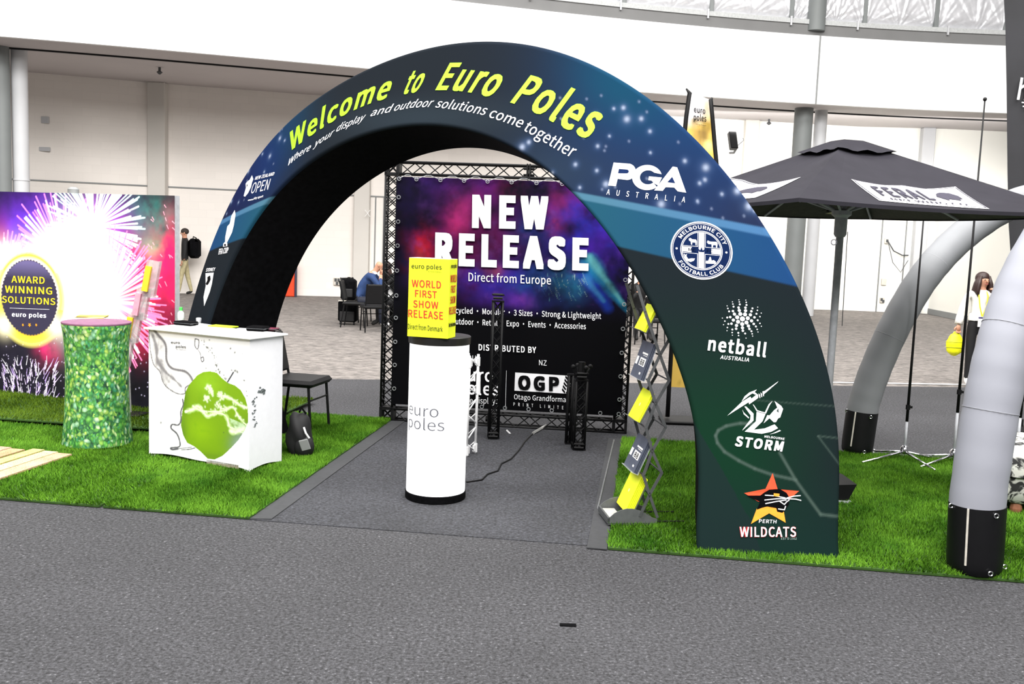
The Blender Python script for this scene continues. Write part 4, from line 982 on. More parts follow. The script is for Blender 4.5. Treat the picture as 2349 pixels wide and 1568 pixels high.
# white lattice section standing behind the lit column
q0, q1 = G(1070, 1048), G(1090, 1040); s = (q1 - q0); w0 = np.linalg.norm(s); s /= w0; h1 = AT(1100, 812, q1[1])[2]; wt = thing('white_truss_section', 'white lattice truss section standing behind the lit column', 'truss post', (q0 + q1) / 2)
n = np.array([-s[1], s[0], 0])
for c0, tp in ((q0, 822), (q1, 812)):
    for k_ in (0, 1):
        b = MB(); h = h1; b.tube([c0 + n * .09 * k_ + (0, 0, .0), c0 + n * .09 * k_ + (0, 0, h)], .011, 10); b.build('chord', M['whitemetal'], wt, smooth=True)
b = MB(); kk = 7
for i in range(kk):
    za, zb = h1 * i / kk + .02, h1 * (i + 1) / kk - .01; A, B = (q0, q1) if i % 2 else (q1, q0)
    b.tube([A + (0, 0, za), B + (0, 0, zb)], .006, 6); b.tube([A + n * .09 + (0, 0, zb), B + n * .09 + (0, 0, za)], .006, 6); b.tube([q0 + (0, 0, za), q0 + n * .09 + (0, 0, zb)], .005, 5); b.tube([q1 + (0, 0, zb), q1 + n * .09 + (0, 0, za)], .005, 5)
b.build('lacing', M['whitemetal'], wt, smooth=True)['kind'] = 'stuff'
b = MB()
for c0 in (q0, q1):
    for z in (.05, h1 - .06): b.tube([c0 + (0, 0, z - .035), c0 + (0, 0, z + .035)], .017, 10); b.obox(c0 + s * -.02 * (1 if c0 is q1 else -1) + (0, 0, z), s, n, (0, 0, 1), (.03, .02, .05))
b.build('end_coupler', M['whitemetal'], wt)
# cable on the aisle carpet
pts = [(1070, 1108), (1105, 1103), (1118, 1090), (1142, 1082), (1150, 1066), (1172, 1055), (1190, 1035), (1204, 1015), (1216, 1002), (1228, 992), (1243, 986)]
P = [G(*p) + (0, 0, .01) for p in pts]; b = MB(); b.tube(P, .006, 6); o = b.build('power_cable', M['blackplastic'], smooth=True); tag(o, 'thin black power cable winding over the aisle from the lit column to the banner', 'cable')
b = MB(); b.tube([G(1223, 997) + (0, 0, .016), G(1252, 980) + (0, 0, .016)], .014, 6); b.build('taped_end', mat('grey_tape', (150, 150, 148), .6), o)
b = MB(); p = G(1303, 1434); b.obox(p + (0, 0, .003), (1, .02, 0), (0, 1, 0), (0, 0, 1), (.075, .028, .004)); tag(b.build('tape_piece', M['black']), 'small black piece of tape on the carpet in the foreground', 'tape')
b = MB(); b.tube([G(1170, 995) + (0, 0, .005), G(1163, 988) + (0, 0, .005)], .01, 4); tag(b.build('paper_scrap', M['white']), 'small white scrap on the carpet below the banner', 'scrap')

# ================================================================== LIT COLUMN WITH YELLOW BOX
cyx, cyy, cyr = -.478, 6.31, .197
lc = thing('lit_display_column', 'glowing white round display column with black top and base in the aisle', 'display column', (cyx, cyy, .004))
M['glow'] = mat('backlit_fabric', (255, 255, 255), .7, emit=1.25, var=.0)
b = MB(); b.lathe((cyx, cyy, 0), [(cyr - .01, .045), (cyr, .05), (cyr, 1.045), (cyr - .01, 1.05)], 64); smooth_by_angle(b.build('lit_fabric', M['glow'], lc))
b = MB(); b.lathe((cyx, cyy, 0), [(cyr + .0, .004), (cyr + .006, .01), (cyr + .006, .052), (cyr, .056)], 64); smooth_by_angle(b.build('base_ring', M['black'], lc))
b = MB(); b.lathe((cyx, cyy, 0), [(cyr - .01, 1.044), (cyr + .008, 1.047), (cyr + .01, 1.095), (cyr + .004, 1.10)], 64); smooth_by_angle(b.build('top_disc', mat('counter_top_black', (26, 25, 25), .4), lc))
cs = Cyl(cyx, cyy, cyr); d = Decal(cs, .003); lg = mat('grey_logo_print', (104, 106, 114), .8)
e1_, e2_ = cs.inv(1006, 957), cs.inv(1019, 988); y1 = e1_[1]; y2 = e2_[1]
d.text_uv('euro', (e1_[0] - .245, y1), (e1_[0], y1), .075, 0); d.text_uv('poles', (e2_[0] - .285, y2), (e2_[0], y2), .075, 0); d.build('column_logo', lg, lc)
M['yellow'] = mat('yellow_card', (240, 250, 40), .55, var=.01)
ba = -math.radians(15); u = np.array([math.cos(ba), math.sin(ba), 0]); v = np.array([-u[1], u[0], 0]); zt = 1.10
FR = G(1027, 777, zt); FL = FR - u * .275; top_h = .505; dp = .15
bx = thing('yellow_box', 'upright yellow box reading WORLD FIRST SHOW RELEASE on the lit column', 'box', (FL + FR) / 2 + v * dp / 2)
b = MB(); b.obox((FL + FR) / 2 + v * dp / 2 + (0, 0, top_h / 2), u, v, (0, 0, 1), (.275, dp, top_h - .002)); b.build('carton', M['yellow'], bx)
b = MB(); b.obox((FL + FR) / 2 + v * dp / 2 + (0, 0, top_h), u, v, (0, 0, 1), (.273, dp - .002, .003)); b.build('lid', mat('lid_white', (240, 240, 226), .6), bx)
red = mat('red_lettering', (214, 60, 40), .6, var=.01); olv = mat('dark_olive_lettering', (60, 66, 18), .6, var=.01)
pp = Plane(FL, u, (0, 0, 1)); d = Decal(pp, .002)
W5 = Z6((900, 560), 6.532)
for body, A, B, h in (('WORLD', (292, 635), (732, 660), -16.5), ('FIRST', (342, 785), (668, 808), -16), ('SHOW', (315, 940), (690, 965), -16), ('RELEASE', (240, 1085), (762, 1125), -17)): d.text(body, [W5(*A), W5(*B)], (0, h), bold=.018)
d.text('euro poles', [W5(290, 358), W5(740, 378)], (0, -10.5), m=1, bold=.012); d.text('& more displays', [W5(540, 415), W5(738, 424)], (0, -3), m=1); d.text('Direct from Denmark', [W5(235, 1265), W5(755, 1312)], (0, -12), m=1, bold=.01); d.build('front_lettering', [red, olv], bx)
sp = Plane(FR, v, (0, 0, 1)); d = Decal(sp, .002)
for i, (body, wd_) in enumerate((('WORLD', .12), ('FIRST', .09), ('SHOW', .1), ('RELEASE', .135))): d.text_uv(body, (dp / 2 - wd_ / 2, .36 - .068 * i), (dp / 2 + wd_ / 2, .36 - .068 * i), .046, .018)
d.text_uv('euro poles', (.02, .45), (.13, .45), .026, .01, m=1); d.text_uv('Direct from Denmark', (.01, .075), (.14, .075), .026, .01, m=1); d.build('side_lettering', [red, olv], bx)

# ================================================================== COUNTER WITH APPLE PRINT
C0, C1, C2 = G(342, 1040, .03), G(571, 1080, .03), G(649, 1062, .03); C0[2] = C1[2] = C2[2] = 0
cu = (C1 - C0) / np.linalg.norm(C1 - C0); CWd = np.linalg.norm(C1 - C0); cv = np.array([-cu[1], cu[0], 0]); CD = .36; CHt = .985
ct = thing('apple_counter', 'white promotion counter printed with a green apple in a water splash', 'counter', (C0 + C1) / 2 + cv * CD / 2, 0)
cp = Plane(C0, cu, ez)
ZC = Z6((330, 680), 3.825)
def paint_counter(P):
    N = fbm(P.X * 10, P.Y * 10, 8, 4); N2 = fbm(P.X * 26, P.Y * 26, 9, 3)
    # water stream from the upper left
    st = W_(ZC, (48, 240), (120, 330), (190, 420), (200, 560), (250, 630), (370, 660), (430, 740), (365, 800), (360, 850), (280, 845), (180, 770), (140, 660), (80, 580), (50, 400)); m = P.inside(st); P.mix(m * np.clip((N - .38) * 3.0, 0, .75), (120, 118, 122))
    P.path(st + st[:1], .009, .004, (92, 90, 94), .8, jit=.4); P.path(W_(ZC, (48, 240), (120, 330), (190, 420), (200, 560), (250, 630), (370, 660), (430, 740)), .016, .012, (120, 118, 122), .6)
    cur = W_(ZC, (75, 330), (110, 450), (120, 560), (190, 660), (260, 720), (330, 790));
    P.path(cur, .018, .012, (128, 126, 130), .6, jit=.5)
    # apple
    ap = W_(ZC, (430, 735), (470, 690), (520, 662), (580, 655), (640, 668), (690, 720), (735, 755), (800, 780), (850, 820), (890, 890), (912, 970), (915, 1100), (880, 1180), (830, 1260), (760, 1340), (690, 1410), (620, 1445), (560, 1435), (500, 1370), (440, 1320), (380, 1290), (345, 1220), (325, 1130), (335, 1030), (350, 930), (365, 840), (390, 785))
    m = P.inside(ap); P.mix(m, (122, 164, 18)); sv = P.c.copy()
    P.blob(ZC(560, 750), .14, .1, (142, 190, 32), .9); P.blob(ZC(500, 1180), .12, .1, (140, 184, 14), .9); P.blob(ZC(860, 1260), .10, .14, (62, 92, 22), .95, -.6); P.blob(ZC(350, 900), .045, .12, (84, 124, 16), .8); P.blob(ZC(340, 1200), .04, .12, (96, 134, 30), .8); P.blob(ZC(620, 1420), .2, .03, (104, 142, 30), .7)
    P.mix(np.clip(N2 - .5, 0, 1) * .5, (96, 150, 16)); P.c = np.where(m[..., None] > 0, P.c, sv)
    # splash across the apple
    for k_, (cc, w_) in enumerate(((((365, 1010), (430, 990), (470, 960), (520, 1010), (560, 1050), (640, 1020), (720, 1050), (760, 1150), (850, 1170), (880, 1150)), .016), (((430, 960), (500, 1000), (620, 1010), (700, 1000), (780, 970), (830, 1050), (900, 1130)), .012), (((700, 870), (770, 900), (840, 950), (905, 975)), .013), (((640, 940), (680, 980), (740, 990)), .008), (((560, 780), (590, 830), (600, 860)), .014), (((660, 850), (690, 900)), .012), (((540, 900), (560, 880)), .012), (((760, 1180), (800, 1190), (870, 1160)), .02))):
        q = [ZC(*p) for p in cc]
        P.path(q, w_, w_ * .8, (206, 236, 150), .45, soft=.6, jit=.6); P.path(q, w_ * .45, w_ * .35, (240, 250, 226), .6, soft=.7, jit=.7)
        for _ in range(26):
            i_ = rng.randint(len(q) - 1); t_r = rng.rand(); x_ = q[i_][0] + (q[i_ + 1][0] - q[i_][0]) * t_r + rng.randn() * 3; y_ = q[i_][1] + (q[i_ + 1][1] - q[i_][1]) * t_r + rng.randn() * 3; P.blob((x_, y_), .004 + .006 * rng.rand(), .004 + .004 * rng.rand(), (236, 248, 214), .8, rng.rand() * 3)
    P.mix(P.inside(W_(ZC, (740, 1060), (860, 1110), (900, 1140), (860, 1190), (780, 1200))) * np.clip((N2 - .35) * 2, 0, .7), (214, 240, 200))
    P.blob(ZC(880, 1330), .10, .10, (214, 236, 236), .5, .6)
    # strings of drops
    ds = []
    for p, q, n_ in (((520, 380), (560, 470), 10), ((560, 440), (640, 560), 14), ((610, 560), (660, 640), 12), ((640, 640), (760, 740), 12), ((640, 320), (680, 350), 6)):
        for i in range(n_): t = rng.rand(); ds.append((p[0] + (q[0] - p[0]) * t + rng.randn() * 9, p[1] + (q[1] - p[1]) * t + rng.randn() * 8, rng.uniform(2, 5)))
    ds += [(760, 455, 6), (798, 490, 6), (545, 628, 4), (880, 735, 6), (150, 1108, 6), (715, 350, 4), (575, 380, 4), (900, 830, 4), (905, 870, 4), (700, 1195, 3), (865, 500, 2), (820, 660, 8), (800, 650, 8), (770, 645, 5)]
    for x_, y_, r_ in ds:
        p = ZC(x_, y_); P.blob(p, r_ / 3.8 * .0042, r_ / 3.8 * .0055, (70, 74, 66), .95, rng.rand() * 3)
    for cc, w_ in ((((432, 270), (430, 300), (440, 330)), .003), (((450, 370), (480, 380), (482, 420), (470, 460), (448, 430), (450, 370)), .004), (((475, 465), (495, 500), (500, 540)), .003), (((500, 540), (520, 530), (525, 560), (510, 570), (500, 545)), .004), (((340, 900), (345, 950), (325, 1010), (325, 1090), (300, 1130), (250, 1125), (240, 1160), (290, 1210), (315, 1280), (310, 1330), (240, 1345), (250, 1360), (300, 1350)), .007), (((330, 1360), (400, 1350), (450, 1335)), .004), (((300, 1350), (420, 1330)), .003)):
        q = [ZC(*p) for p in cc]
        P.path(q, w_, w_, (92, 92, 98), .85, soft=.7, jit=.3)
    P.seg(ZC(735, 748), ZC(785, 665), .006, .006, (70, 72, 76), 1, soft=.5); P.seg(ZC(690, 700), ZC(750, 770), .003, .003, (120, 120, 110), .8)
xr = cp.inv(571, 900)[0]
ft = sheet('printed_front', cp, 0, CWd, .03, CHt - .012, 300, 330, lambda P: (P.c.__setitem__(Ellipsis, lin((250, 250, 251))), paint_counter(P)), mat_print('counter_print', rough=.6, spec=.3), ct)
# wavy lower hem
me = ft.data; co_ = np.zeros(len(me.vertices) * 3, np.float32); me.vertices.foreach_get('co', co_); co_ = co_.reshape(300, 330, 3); uu_ = np.linspace(0, 1, 300)[:, None]; vv_ = (1 - np.linspace(0, 1, 330))[None] ** 6
co_[..., 2] += (.022 * np.sin(uu_ * PI) + .008 * np.sin(uu_ * 9)) * vv_; me.vertices.foreach_set('co', co_.ravel()); me.update()
b = MB(); side_pts = [C1 + cv * CD * t for t in np.linspace(0, 1, 9)]
for a, c, i in zip(side_pts[:-1], side_pts[1:], range(8)):
    za, zb = .03 + .02 * math.sin(i / 8 * PI), .03 + .02 * math.sin((i + 1) / 8 * PI); n0 = len(b.v); b.add([(a[0], a[1], za), (c[0], c[1], zb), (c[0], c[1], CHt - .012), (a[0], a[1], CHt - .012)], [(0, 1, 2, 3)])
b.build('side_panel', mat('counter_side', (226, 227, 232), .6, var=.01), ct)
b = MB(); b.add([C0 + (0, 0, .03), C0 + cv * CD + (0, 0, .03), C0 + cv * CD + (0, 0, CHt), C0 + (0, 0, CHt)], [(0, 1, 2, 3)]); b.build('side_panel', M['white'], ct)
b = MB(); b.add([C0 + cv * CD + (0, 0, .03), C1 + cv * CD + (0, 0, .03), C1 + cv * CD + (0, 0, CHt), C0 + cv * CD + (0, 0, CHt)], [(0, 1, 2, 3)]); b.build('back_panel', M['white'], ct)
b = MB(); m_ = (C0 + C1) / 2 + cv * CD / 2; b.obox(m_ + (0, 0, CHt), cu, cv, ez, (CWd + .05, CD + .06, .016), bev=.004); b.build('counter_top', M['white'], ct)
for c in (C0 + cu * .03 + cv * .03, C1 - cu * .02 + cv * .02, C1 - cu * .03 + cv * (CD - .03), C0 + cu * .03 + cv * (CD - .03)):
    b = MB(); b.obox(c + (0, 0, .02), cu, cv, ez, (.045, .035, .035)); b.tube([c, c + (0, 0, CHt - .02)], .012, 8); b.build('frame_leg', M['white'], ct)
b = MB(); b.obox(C0 + cu * .72 + cv * .1 + (0, 0, .045), cu, cv, ez, (.3, .2, .03)); b.build('base_shelf', mat('shelf_taupe', (150, 142, 120), .7), ct)
sdp = Plane(C1, cv, ez); d = Decal(sdp, .002); rs = np.random.RandomState(9)
for x_, y_, r_ in [(1035, 825, 22), (1010, 832, 12), (1050, 840, 16), (1020, 797, 8), (1060, 822, 9)] + [(950 + rs.rand() * 40, 870 + rs.rand() * 300, rs.uniform(3, 8)) for _ in range(34)]:
    p = ZC(x_, y_); a = sdp.inv(*p); a[0] = min(max(a[0], .012), CD - .02); k_ = 7; an = np.linspace(0, 2 * PI, k_, endpoint=False); r__ = r_ / 3.8 * .0033 * (.6 + .8 * rs.rand(k_)); d.poly(np.stack([a[0] + r__ * 1.4 * np.cos(an), a[1] + r__ * np.sin(an)], 1), uv=True)
d.build('splash_print', mat('splash_grey', (96, 104, 104), .7), ct)
d = Decal(cp, .002); d.text('euro', [ZC(240, 410), ZC(318, 414)], (0, -5.5), bold=.01); d.text('poles', [ZC(283, 448), ZC(370, 452)], (0, -6), bold=.01); d.text('& displays', [ZC(288, 466), ZC(370, 471)], (0, -2)); d.build('counter_logo', mat('charcoal_lettering', (60, 60, 64), .7), ct)
# things lying on the counter
TZ = CHt + .009
def top(px, py): return G(px, py, TZ)
P = top(415, 734); t_ = thing('spray_bottle', 'small white bottle with a green cap on the apple counter', 'bottle', P)
b = MB(); b.lathe(P, [(.024, 0), (.026, .01), (.026, .06), (.012, .078), (.011, .082)], 16); smooth_by_angle(b.build('bottle_body', mat('bottle_white', (226, 236, 226), .3), t_)); b = MB(); b.lathe(P, [(.014, .08), (.014, .104), (.012, .106)], 12); smooth_by_angle(b.build('cap', mat('cap_green', (80, 210, 90), .4), t_))
b = MB(); b.lathe(P, [(.0268, .018), (.0268, .05)], 16, cap=False); b.build('bottle_label', mat('label_pale', (240, 244, 240), .6), t_)
def case(px, py, w_, dpt, h, nm, lb, m, rz=0, cat='case'):
    P = top(px, py); P = P + np.array([0, 0, h / 2]); a = math.atan2(cu[1], cu[0]) + rz; t = thing(nm, lb, cat, P - (0, 0, h / 2)); U = (math.cos(a), math.sin(a), 0); V = (-math.sin(a), math.cos(a), 0)
    b = MB(); b.obox(P, U, V, ez, (w_, dpt, h), bev=.008); b.build('case_body', m, t)
    b = MB(); b.obox(P + (0, 0, .002), U, V, ez, (w_ + .002, dpt + .002, .004)); b.build('zip', M['darkgrey'], t)
    b = MB(); b.tube([P + np.array(U) * w_ * .45 - np.array(V) * dpt * .4, P + np.array(U) * w_ * .53 - np.array(V) * dpt * .5, P + np.array(U) * w_ * .53 - np.array(V) * dpt * .2], .004, 5); b.build('pull_tab', M['darkgrey'], t)
case(427, 745, .17, .1, .03, 'zip_case', 'flat black case on the left part of the apple counter', M['black'])
case(592, 758, .14, .12, .035, 'zip_case', 'black wallet-like case near the right end of the apple counter', M['black'], .25)
case(622, 757, .1, .1, .018, 'notebook', 'dark maroon notebook beside the black case on the counter', mat('maroon', (96, 20, 48), .6), .2, 'notebook')
def paper(px, py, w_, dpt, h, nm, lb, m, rz=0, cat='paper'):
    P = top(px, py); a = math.atan2(cu[1], cu[0]) + rz; b = MB(); b.obox(P + (0, 0, h / 2), (math.cos(a), math.sin(a), 0), (-math.sin(a), math.cos(a), 0), ez, (w_, dpt, h)); o = b.build(nm, m); tag(o, lb, cat); return o
paper(512, 749, .21, .1, .008, 'leaflet_pile', 'lime green leaflets lying on the middle of the apple counter', mat('lime_paper', (196, 224, 40), .6), .1, 'leaflets'); paper(455, 744, .22, .12, .003, 'paper_sheet', 'white sheets spread left of the lime leaflets on the counter', M['white'], -.2); paper(560, 755, .12, .1, .004, 'paper_sheet', 'white sheet between lime leaflets and black case on the counter', M['white'], .3)
P = top(452, 741) + np.array([0, .04, 0]); b = MB(); b.lathe(P, [(.018, 0), (.022, .034), (.018, .04), (.006, .042)], 14); tag(smooth_by_angle(b.build('plastic_cup', mat('cup_grey', (176, 178, 182), .3))), 'small clear cup behind the left black case', 'cup')

# ================================================================== LEAF PRINT COLUMN
lx, ly = G(222, 1022)[:2]; ly += .02
def leaf_nodes(nt, b):
    N = nt.nodes.new; K = nt.links.new; tc = N('ShaderNodeTexCoord'); nz = N('ShaderNodeTexNoise'); nz.inputs['Scale'].default_value = 9; nz.inputs['Detail'].default_value = 3; K(tc.outputs['Object'], nz.inputs['Vector'])
    def layer(rot, scl, cols, dist):
        sc = N('ShaderNodeVectorMath'); sc.operation = 'SCALE'; sc.inputs[3].default_value = .05; K(nz.outputs['Color'], sc.inputs[0]); ad = N('ShaderNodeVectorMath'); ad.operation = 'ADD'; K(tc.outputs['Object'], ad.inputs[0]); K(sc.outputs[0], ad.inputs[1])
        mp = N('ShaderNodeMapping'); mp.inputs['Rotation'].default_value = rot; mp.inputs['Scale'].default_value = scl; K(ad.outputs[0], mp.inputs[0])
        vo = N('ShaderNodeTexVoronoi'); vo.feature = 'SMOOTH_F1'; vo.inputs['Smoothness'].default_value = .35; vo.inputs['Scale'].default_value = 1; K(mp.outputs[0], vo.inputs['Vector']); sx = N('ShaderNodeSeparateColor'); K(vo.outputs['Color'], sx.inputs[0])
        r = N('ShaderNodeValToRGB'); e = r.color_ramp.elements; e[0].position = 0; e[0].color = L4(cols[0]); e[1].position = 1; e[1].color = L4(cols[-1])
        for i, c in enumerate(cols[1:-1]): q = e.new((i + 1) / (len(cols) - 1)); q.color = L4(c)
        K(sx.outputs[0], r.inputs[0]); r2 = N('ShaderNodeValToRGB'); q = r2.color_ramp.elements; q[0].position = .1; q[0].color = (1, 1, 1, 1); q[1].position = dist; q[1].color = (.16, .32, .28, 1); K(vo.outputs['Distance'], r2.inputs[0])
        mx = N('ShaderNodeMix'); mx.data_type = 'RGBA'; mx.blend_type = 'MULTIPLY'; mx.inputs[0].default_value = 1; K(r.outputs[0], mx.inputs[6]); K(r2.outputs[0], mx.inputs[7]); return mx.outputs[2], sx.outputs[1]
    c1, k1 = layer((.5, .7, .6), (62, 22, 34), [(24, 76, 66), (70, 146, 70), (116, 196, 76), (60, 160, 120), (190, 226, 104)], .75)
    c2, k2 = layer((-.6, .3, -.7), (26, 60, 30), [(40, 110, 84), (120, 196, 80), (186, 216, 96), (214, 236, 196), (150, 214, 170)], .7)
    gt = N('ShaderNodeMath'); gt.operation = 'GREATER_THAN'; gt.inputs[1].default_value = .52; K(k2, gt.inputs[0]); mx = N('ShaderNodeMix'); mx.data_type = 'RGBA'; K(gt.outputs[0], mx.inputs[0]); K(c1, mx.inputs[6]); K(c2, mx.inputs[7]); K(mx.outputs[2], b.inputs['Base Color'])
M['leaf'] = nodes_mat('leaf_print', leaf_nodes, .6)
lt = thing('leaf_column', 'waisted round counter wrapped in green leaf print with a mauve top', 'display column', (lx, ly, .02))
prof = [(.245, .022), (.262, .03), (.255, .1), (.243, .22), (.235, .38), (.231, .55), (.232, .7), (.238, .84), (.248, .93), (.256, .962), (.252, .972)]
b = MB(); b.lathe((lx, ly, 0), prof, 56); smooth_by_angle(b.build('printed_sleeve', M['leaf'], lt))
b = MB(); b.lathe((lx, ly, 0), [(.252, .97), (.256, .974), (.256, .984), (.25, .987)], 56); smooth_by_angle(b.build('round_top', mat('mauve_top', (126, 88, 112), .7, spec=.2), lt))
for i, (c, dz) in enumerate((((236, 206, 80), .0), ((240, 236, 226), .006), ((216, 190, 60), .011))):
    q = G(210, 727, .99); b = MB(); a = .12 + .05 * i; b.obox((q[0] + .005 * i, q[1], .990 + dz), (math.cos(a), math.sin(a), 0), (-math.sin(a), math.cos(a), 0), ez, (.22, .14, .005)); tag(b.build('brochure', mat('brochure_%d' % i, c, .6)), ['yellow brochure lowest of the pile on the leaf column', 'white brochure in the middle of the pile on the leaf column', 'yellow brochure topmost on the leaf column'][i], 'brochure', 'brochures on the leaf column')

# ================================================================== LIT FIREWORKS PANEL
LR_, LLq = G(330, 950), G(150, 928); du = (LR_ - LLq); du /= np.linalg.norm(du)
yr = AT(414, 800, 8.6); # right end on the line
tpar = ((-.3452) * LR_[1] - LR_[0]) / (du[0] + .3452 * du[1]); tpar = .36; RE = LR_ + du * tpar; LW = 3.2; LE = RE - du * LW; dn = np.array([-du[1], du[0], 0]); LH = 2.02
lb = thing('fireworks_lightbox', 'large backlit panel with fireworks print and AWARD WINNING SOLUTIONS seal', 'light box', (RE + LE) / 2 + dn * .06, 0)
lp = Plane(LE, du, ez)
def paint_fire(P):
    N = fbm(P.X * 4, P.Y * 4, 51, 5)
    P.mix(np.clip(N * .6, 0, 1), (44, 40, 56))
    P.blob((365, 560), .3, .34, (26, 90, 84), .9, nz=1); P.blob((345, 500), .2, .2, (36, 110, 100), .8, nz=1); P.blob((350, 570), .12, .1, (60, 190, 140), .9, nz=.8); P.blob((390, 590), .18, .3, (196, 30, 80), .9, nz=1); P.blob((395, 660), .14, .2, (206, 24, 70), .9, nz=1); P.blob((300, 640), .42, .32, (214, 26, 96), .95, nz=.6); P.blob((110, 800), .12, .12, (210, 30, 100), .9, nz=.8); P.blob((320, 770), .16, .2, (150, 24, 60), .7, nz=1)
    P.blob((95, 530), .45, .3, (110, 40, 200), .8, nz=.7); P.blob((60, 540), .25, .2, (96, 50, 210), .8); P.blob((230, 520), .3, .25, (170, 50, 210), .8); P.blob((5, 560), .12, .2, (160, 30, 90), .8); P.blob((310, 700), .2, .25, (225, 40, 60), .8)
    rs = np.random.RandomState(12)
    def burst(c, r0, r1, n_, col, w_=.008, a0=0, a1=2 * PI, k_=1):
        c = np.array(lp.inv(*c))
        for _ in range(n_):
            a = rs.uniform(a0, a1); r = r1 * rs.uniform(.7, 1.0); q = c + np.array([math.cos(a), math.sin(a)]) * r; p = c + np.array([math.cos(a), math.sin(a)]) * r0 * rs.rand()
            P.seg(p, q, w_ * .5, w_, col, k_, px=False, soft=.8)
    burst((150, 600), .1, .75, 90, (226, 120, 250), .010); burst((150, 600), .1, .65, 60, (250, 236, 255), .010)
    burst((215, 520), .05, .62, 100, (196, 240, 240), .008); burst((215, 520), .05, .58, 80, (250, 255, 255), .009)
    burst((245, 690), .05, .72, 110, (255, 120, 170), .008, -1.2, 1.9); burst((245, 690), .05, .6, 60, (255, 240, 240), .009, -1.4, 2.2)
    burst((5, 660), .05, .62, 50, (240, 120, 170), .010, .6, 2.4); burst((20, 640), .05, .4, 40, (255, 240, 240), .012, .6, 2.4)
    P.blob((180, 640), .30, .42, (255, 252, 250), 1.5); P.blob((120, 600), .28, .20, (255, 246, 252), 1.3); P.blob((200, 700), .28, .26, (255, 252, 250), 1.5); P.blob((205, 520), .12, .10, (255, 255, 255), .8); P.blob((10, 615), .26, .20, (255, 252, 248), 1.4); P.blob((150, 560), .2, .14, (255, 246, 255), 1.0)  # white core: overexposure from the backlight painted into the print
    for _ in range(36):
        x, y = rs.uniform(330, 404), rs.uniform(460, 760); P.seg((x, y), (x + rs.uniform(2, 6), y + rs.uniform(4, 10)), .006, .004, (255, 170, 190), .9)
    for x0_, y0_, x1_, y1_ in ((300, 730, 345, 760), (270, 720, 330, 775), (310, 690, 352, 708), (290, 700, 350, 698)): P.seg((x0_, y0_), (x1_, y1_), .006, .012, (255, 130, 170), .95)
    for cx_, wd_ in ((14, 8), (45, 7), (66, 10), (85, 6), (104, 6), (122, 6), (30, 4)):
        for _ in range(26):
            a = rs.uniform(-.6, .35); x, y = cx_ + rs.randn() * wd_ * .5, rs.uniform(835, 925); ln_ = rs.uniform(6, 24); P.seg((x, y), (x + ln_ * math.sin(a + (cx_ - 40) / 130), y - ln_), .006, .002, [(250, 246, 255), (210, 180, 250), (240, 220, 255)][rs.randint(3)], .9)
    for _ in range(160): P.blob((rs.uniform(0, 400), rs.uniform(770, 920)), .005, .005, (200, 190, 220), .8)
    # gold ring behind the seal
    c = np.array(lp.inv(67, 682)); r = np.hypot((P.X - c[0]) / .40, (P.Y - c[1]) / .41); P.mix(np.clip((.5 - np.abs(r - 1.0) * 3.4), 0, .5) * 2, (255, 214, 40)); P.mix(np.clip(.16 - np.abs(r - 1.06), 0, .16) * 5 * (P.Y < c[1] + .25), (255, 240, 120)); P.mix((np.abs(r - 1.0) < .08) * (P.Y < c[1] - .1) * .7, (255, 196, 40))
    for q in ((10, 745), (126, 745)): P.blob(q, .10, .10, (255, 244, 200), 1)
    # seal
    an = np.arctan2(P.Y - c[1], P.X - c[0]); P.mix(np.clip((.90 + .012 * np.sin(an * 60) - r) * 60, 0, 1), (48, 44, 62)); P.mix(np.clip((.88 - r) * 60, 0, 1) * np.clip((P.Y - c[1] - .18) / .3, 0, .5), (120, 110, 160))
sheet('lit_print', lp, 0, LW - .006, 0.02, LH, 620, 430, paint_fire, mat_print('lightbox_print', emit=.85, rough=.5), lb)
sil = mat('box_silver', (176, 178, 184), .4, .2)
b = MB(); b.prism([LE + (0, 0, .02), RE - du * 0 + (0, 0, .02), RE + dn * .055 + (0, 0, .02), LE + dn * .055 + (0, 0, .02)], (0, 0, LH - .02)); bo = b.build('box_frame', sil, lb)
# move the box body just behind the print
for v_ in bo.data.vertices: v_.co += Vector(dn * .004)
b = MB(); b.obox(RE - du * .5 + dn * .06 + (0, 0, .01), du, dn, ez, (.5, .3, .02)); b.build('foot', M['blackmetal'], lb)
b = MB(); b.obox(LE + du * .6 + dn * .06 + (0, 0, .01), du, dn, ez, (.5, .3, .02)); b.build('foot', M['blackmetal'], lb)
gold = mat('gold_lettering', (216, 196, 40), .6, emit=.45); wht = mat('glow_lettering', (245, 245, 250), .6, emit=.6); Zf = Z6((0, 400), 3.92)
d = Decal(lp, .003)
for body, A, B, h in (('AWARD', (105, 970), (405, 982), -15.5), ('WINNING', (48, 1060), (472, 1078), -16), ('SOLUTIONS', (22, 1150), (500, 1172), -15)): d.text(body, [Zf(*A), Zf(*B)], (0, h), bold=.02)
d.text('euro poles', [Zf(110, 1275), Zf(418, 1287)], (0, -10), bold=.03, m=1); d.line([Zf(90, 1200), Zf(445, 1213)], .003, 1)
for x_, r_ in ((208, .016), (268, .022), (328, .016)):
    a = lp.inv(*Zf(x_, 1352)); d.poly([(a[0] + r_ * (1 if i % 2 else .5) * math.cos(i * PI / 5 + .3), a[1] + r_ * (1 if i % 2 else .5) * math.sin(i * PI / 5 + .3)) for i in range(10)], 2, uv=True)
d.build('seal_lettering', [gold, wht, mat('amber_leaf', (240, 150, 30), .6, emit=.5)], lb)
P = lp.pt(lp.inv(157, 449)[0], LH, -.06)[0]; b = MB(); b.lathe(P, [(.05, 0), (.05, .04), (.03, .06)], 14); tag(smooth_by_angle(b.build('clamp_lamp', M['grey'])), 'small grey clip lamp on top of the fireworks panel', 'lamp')

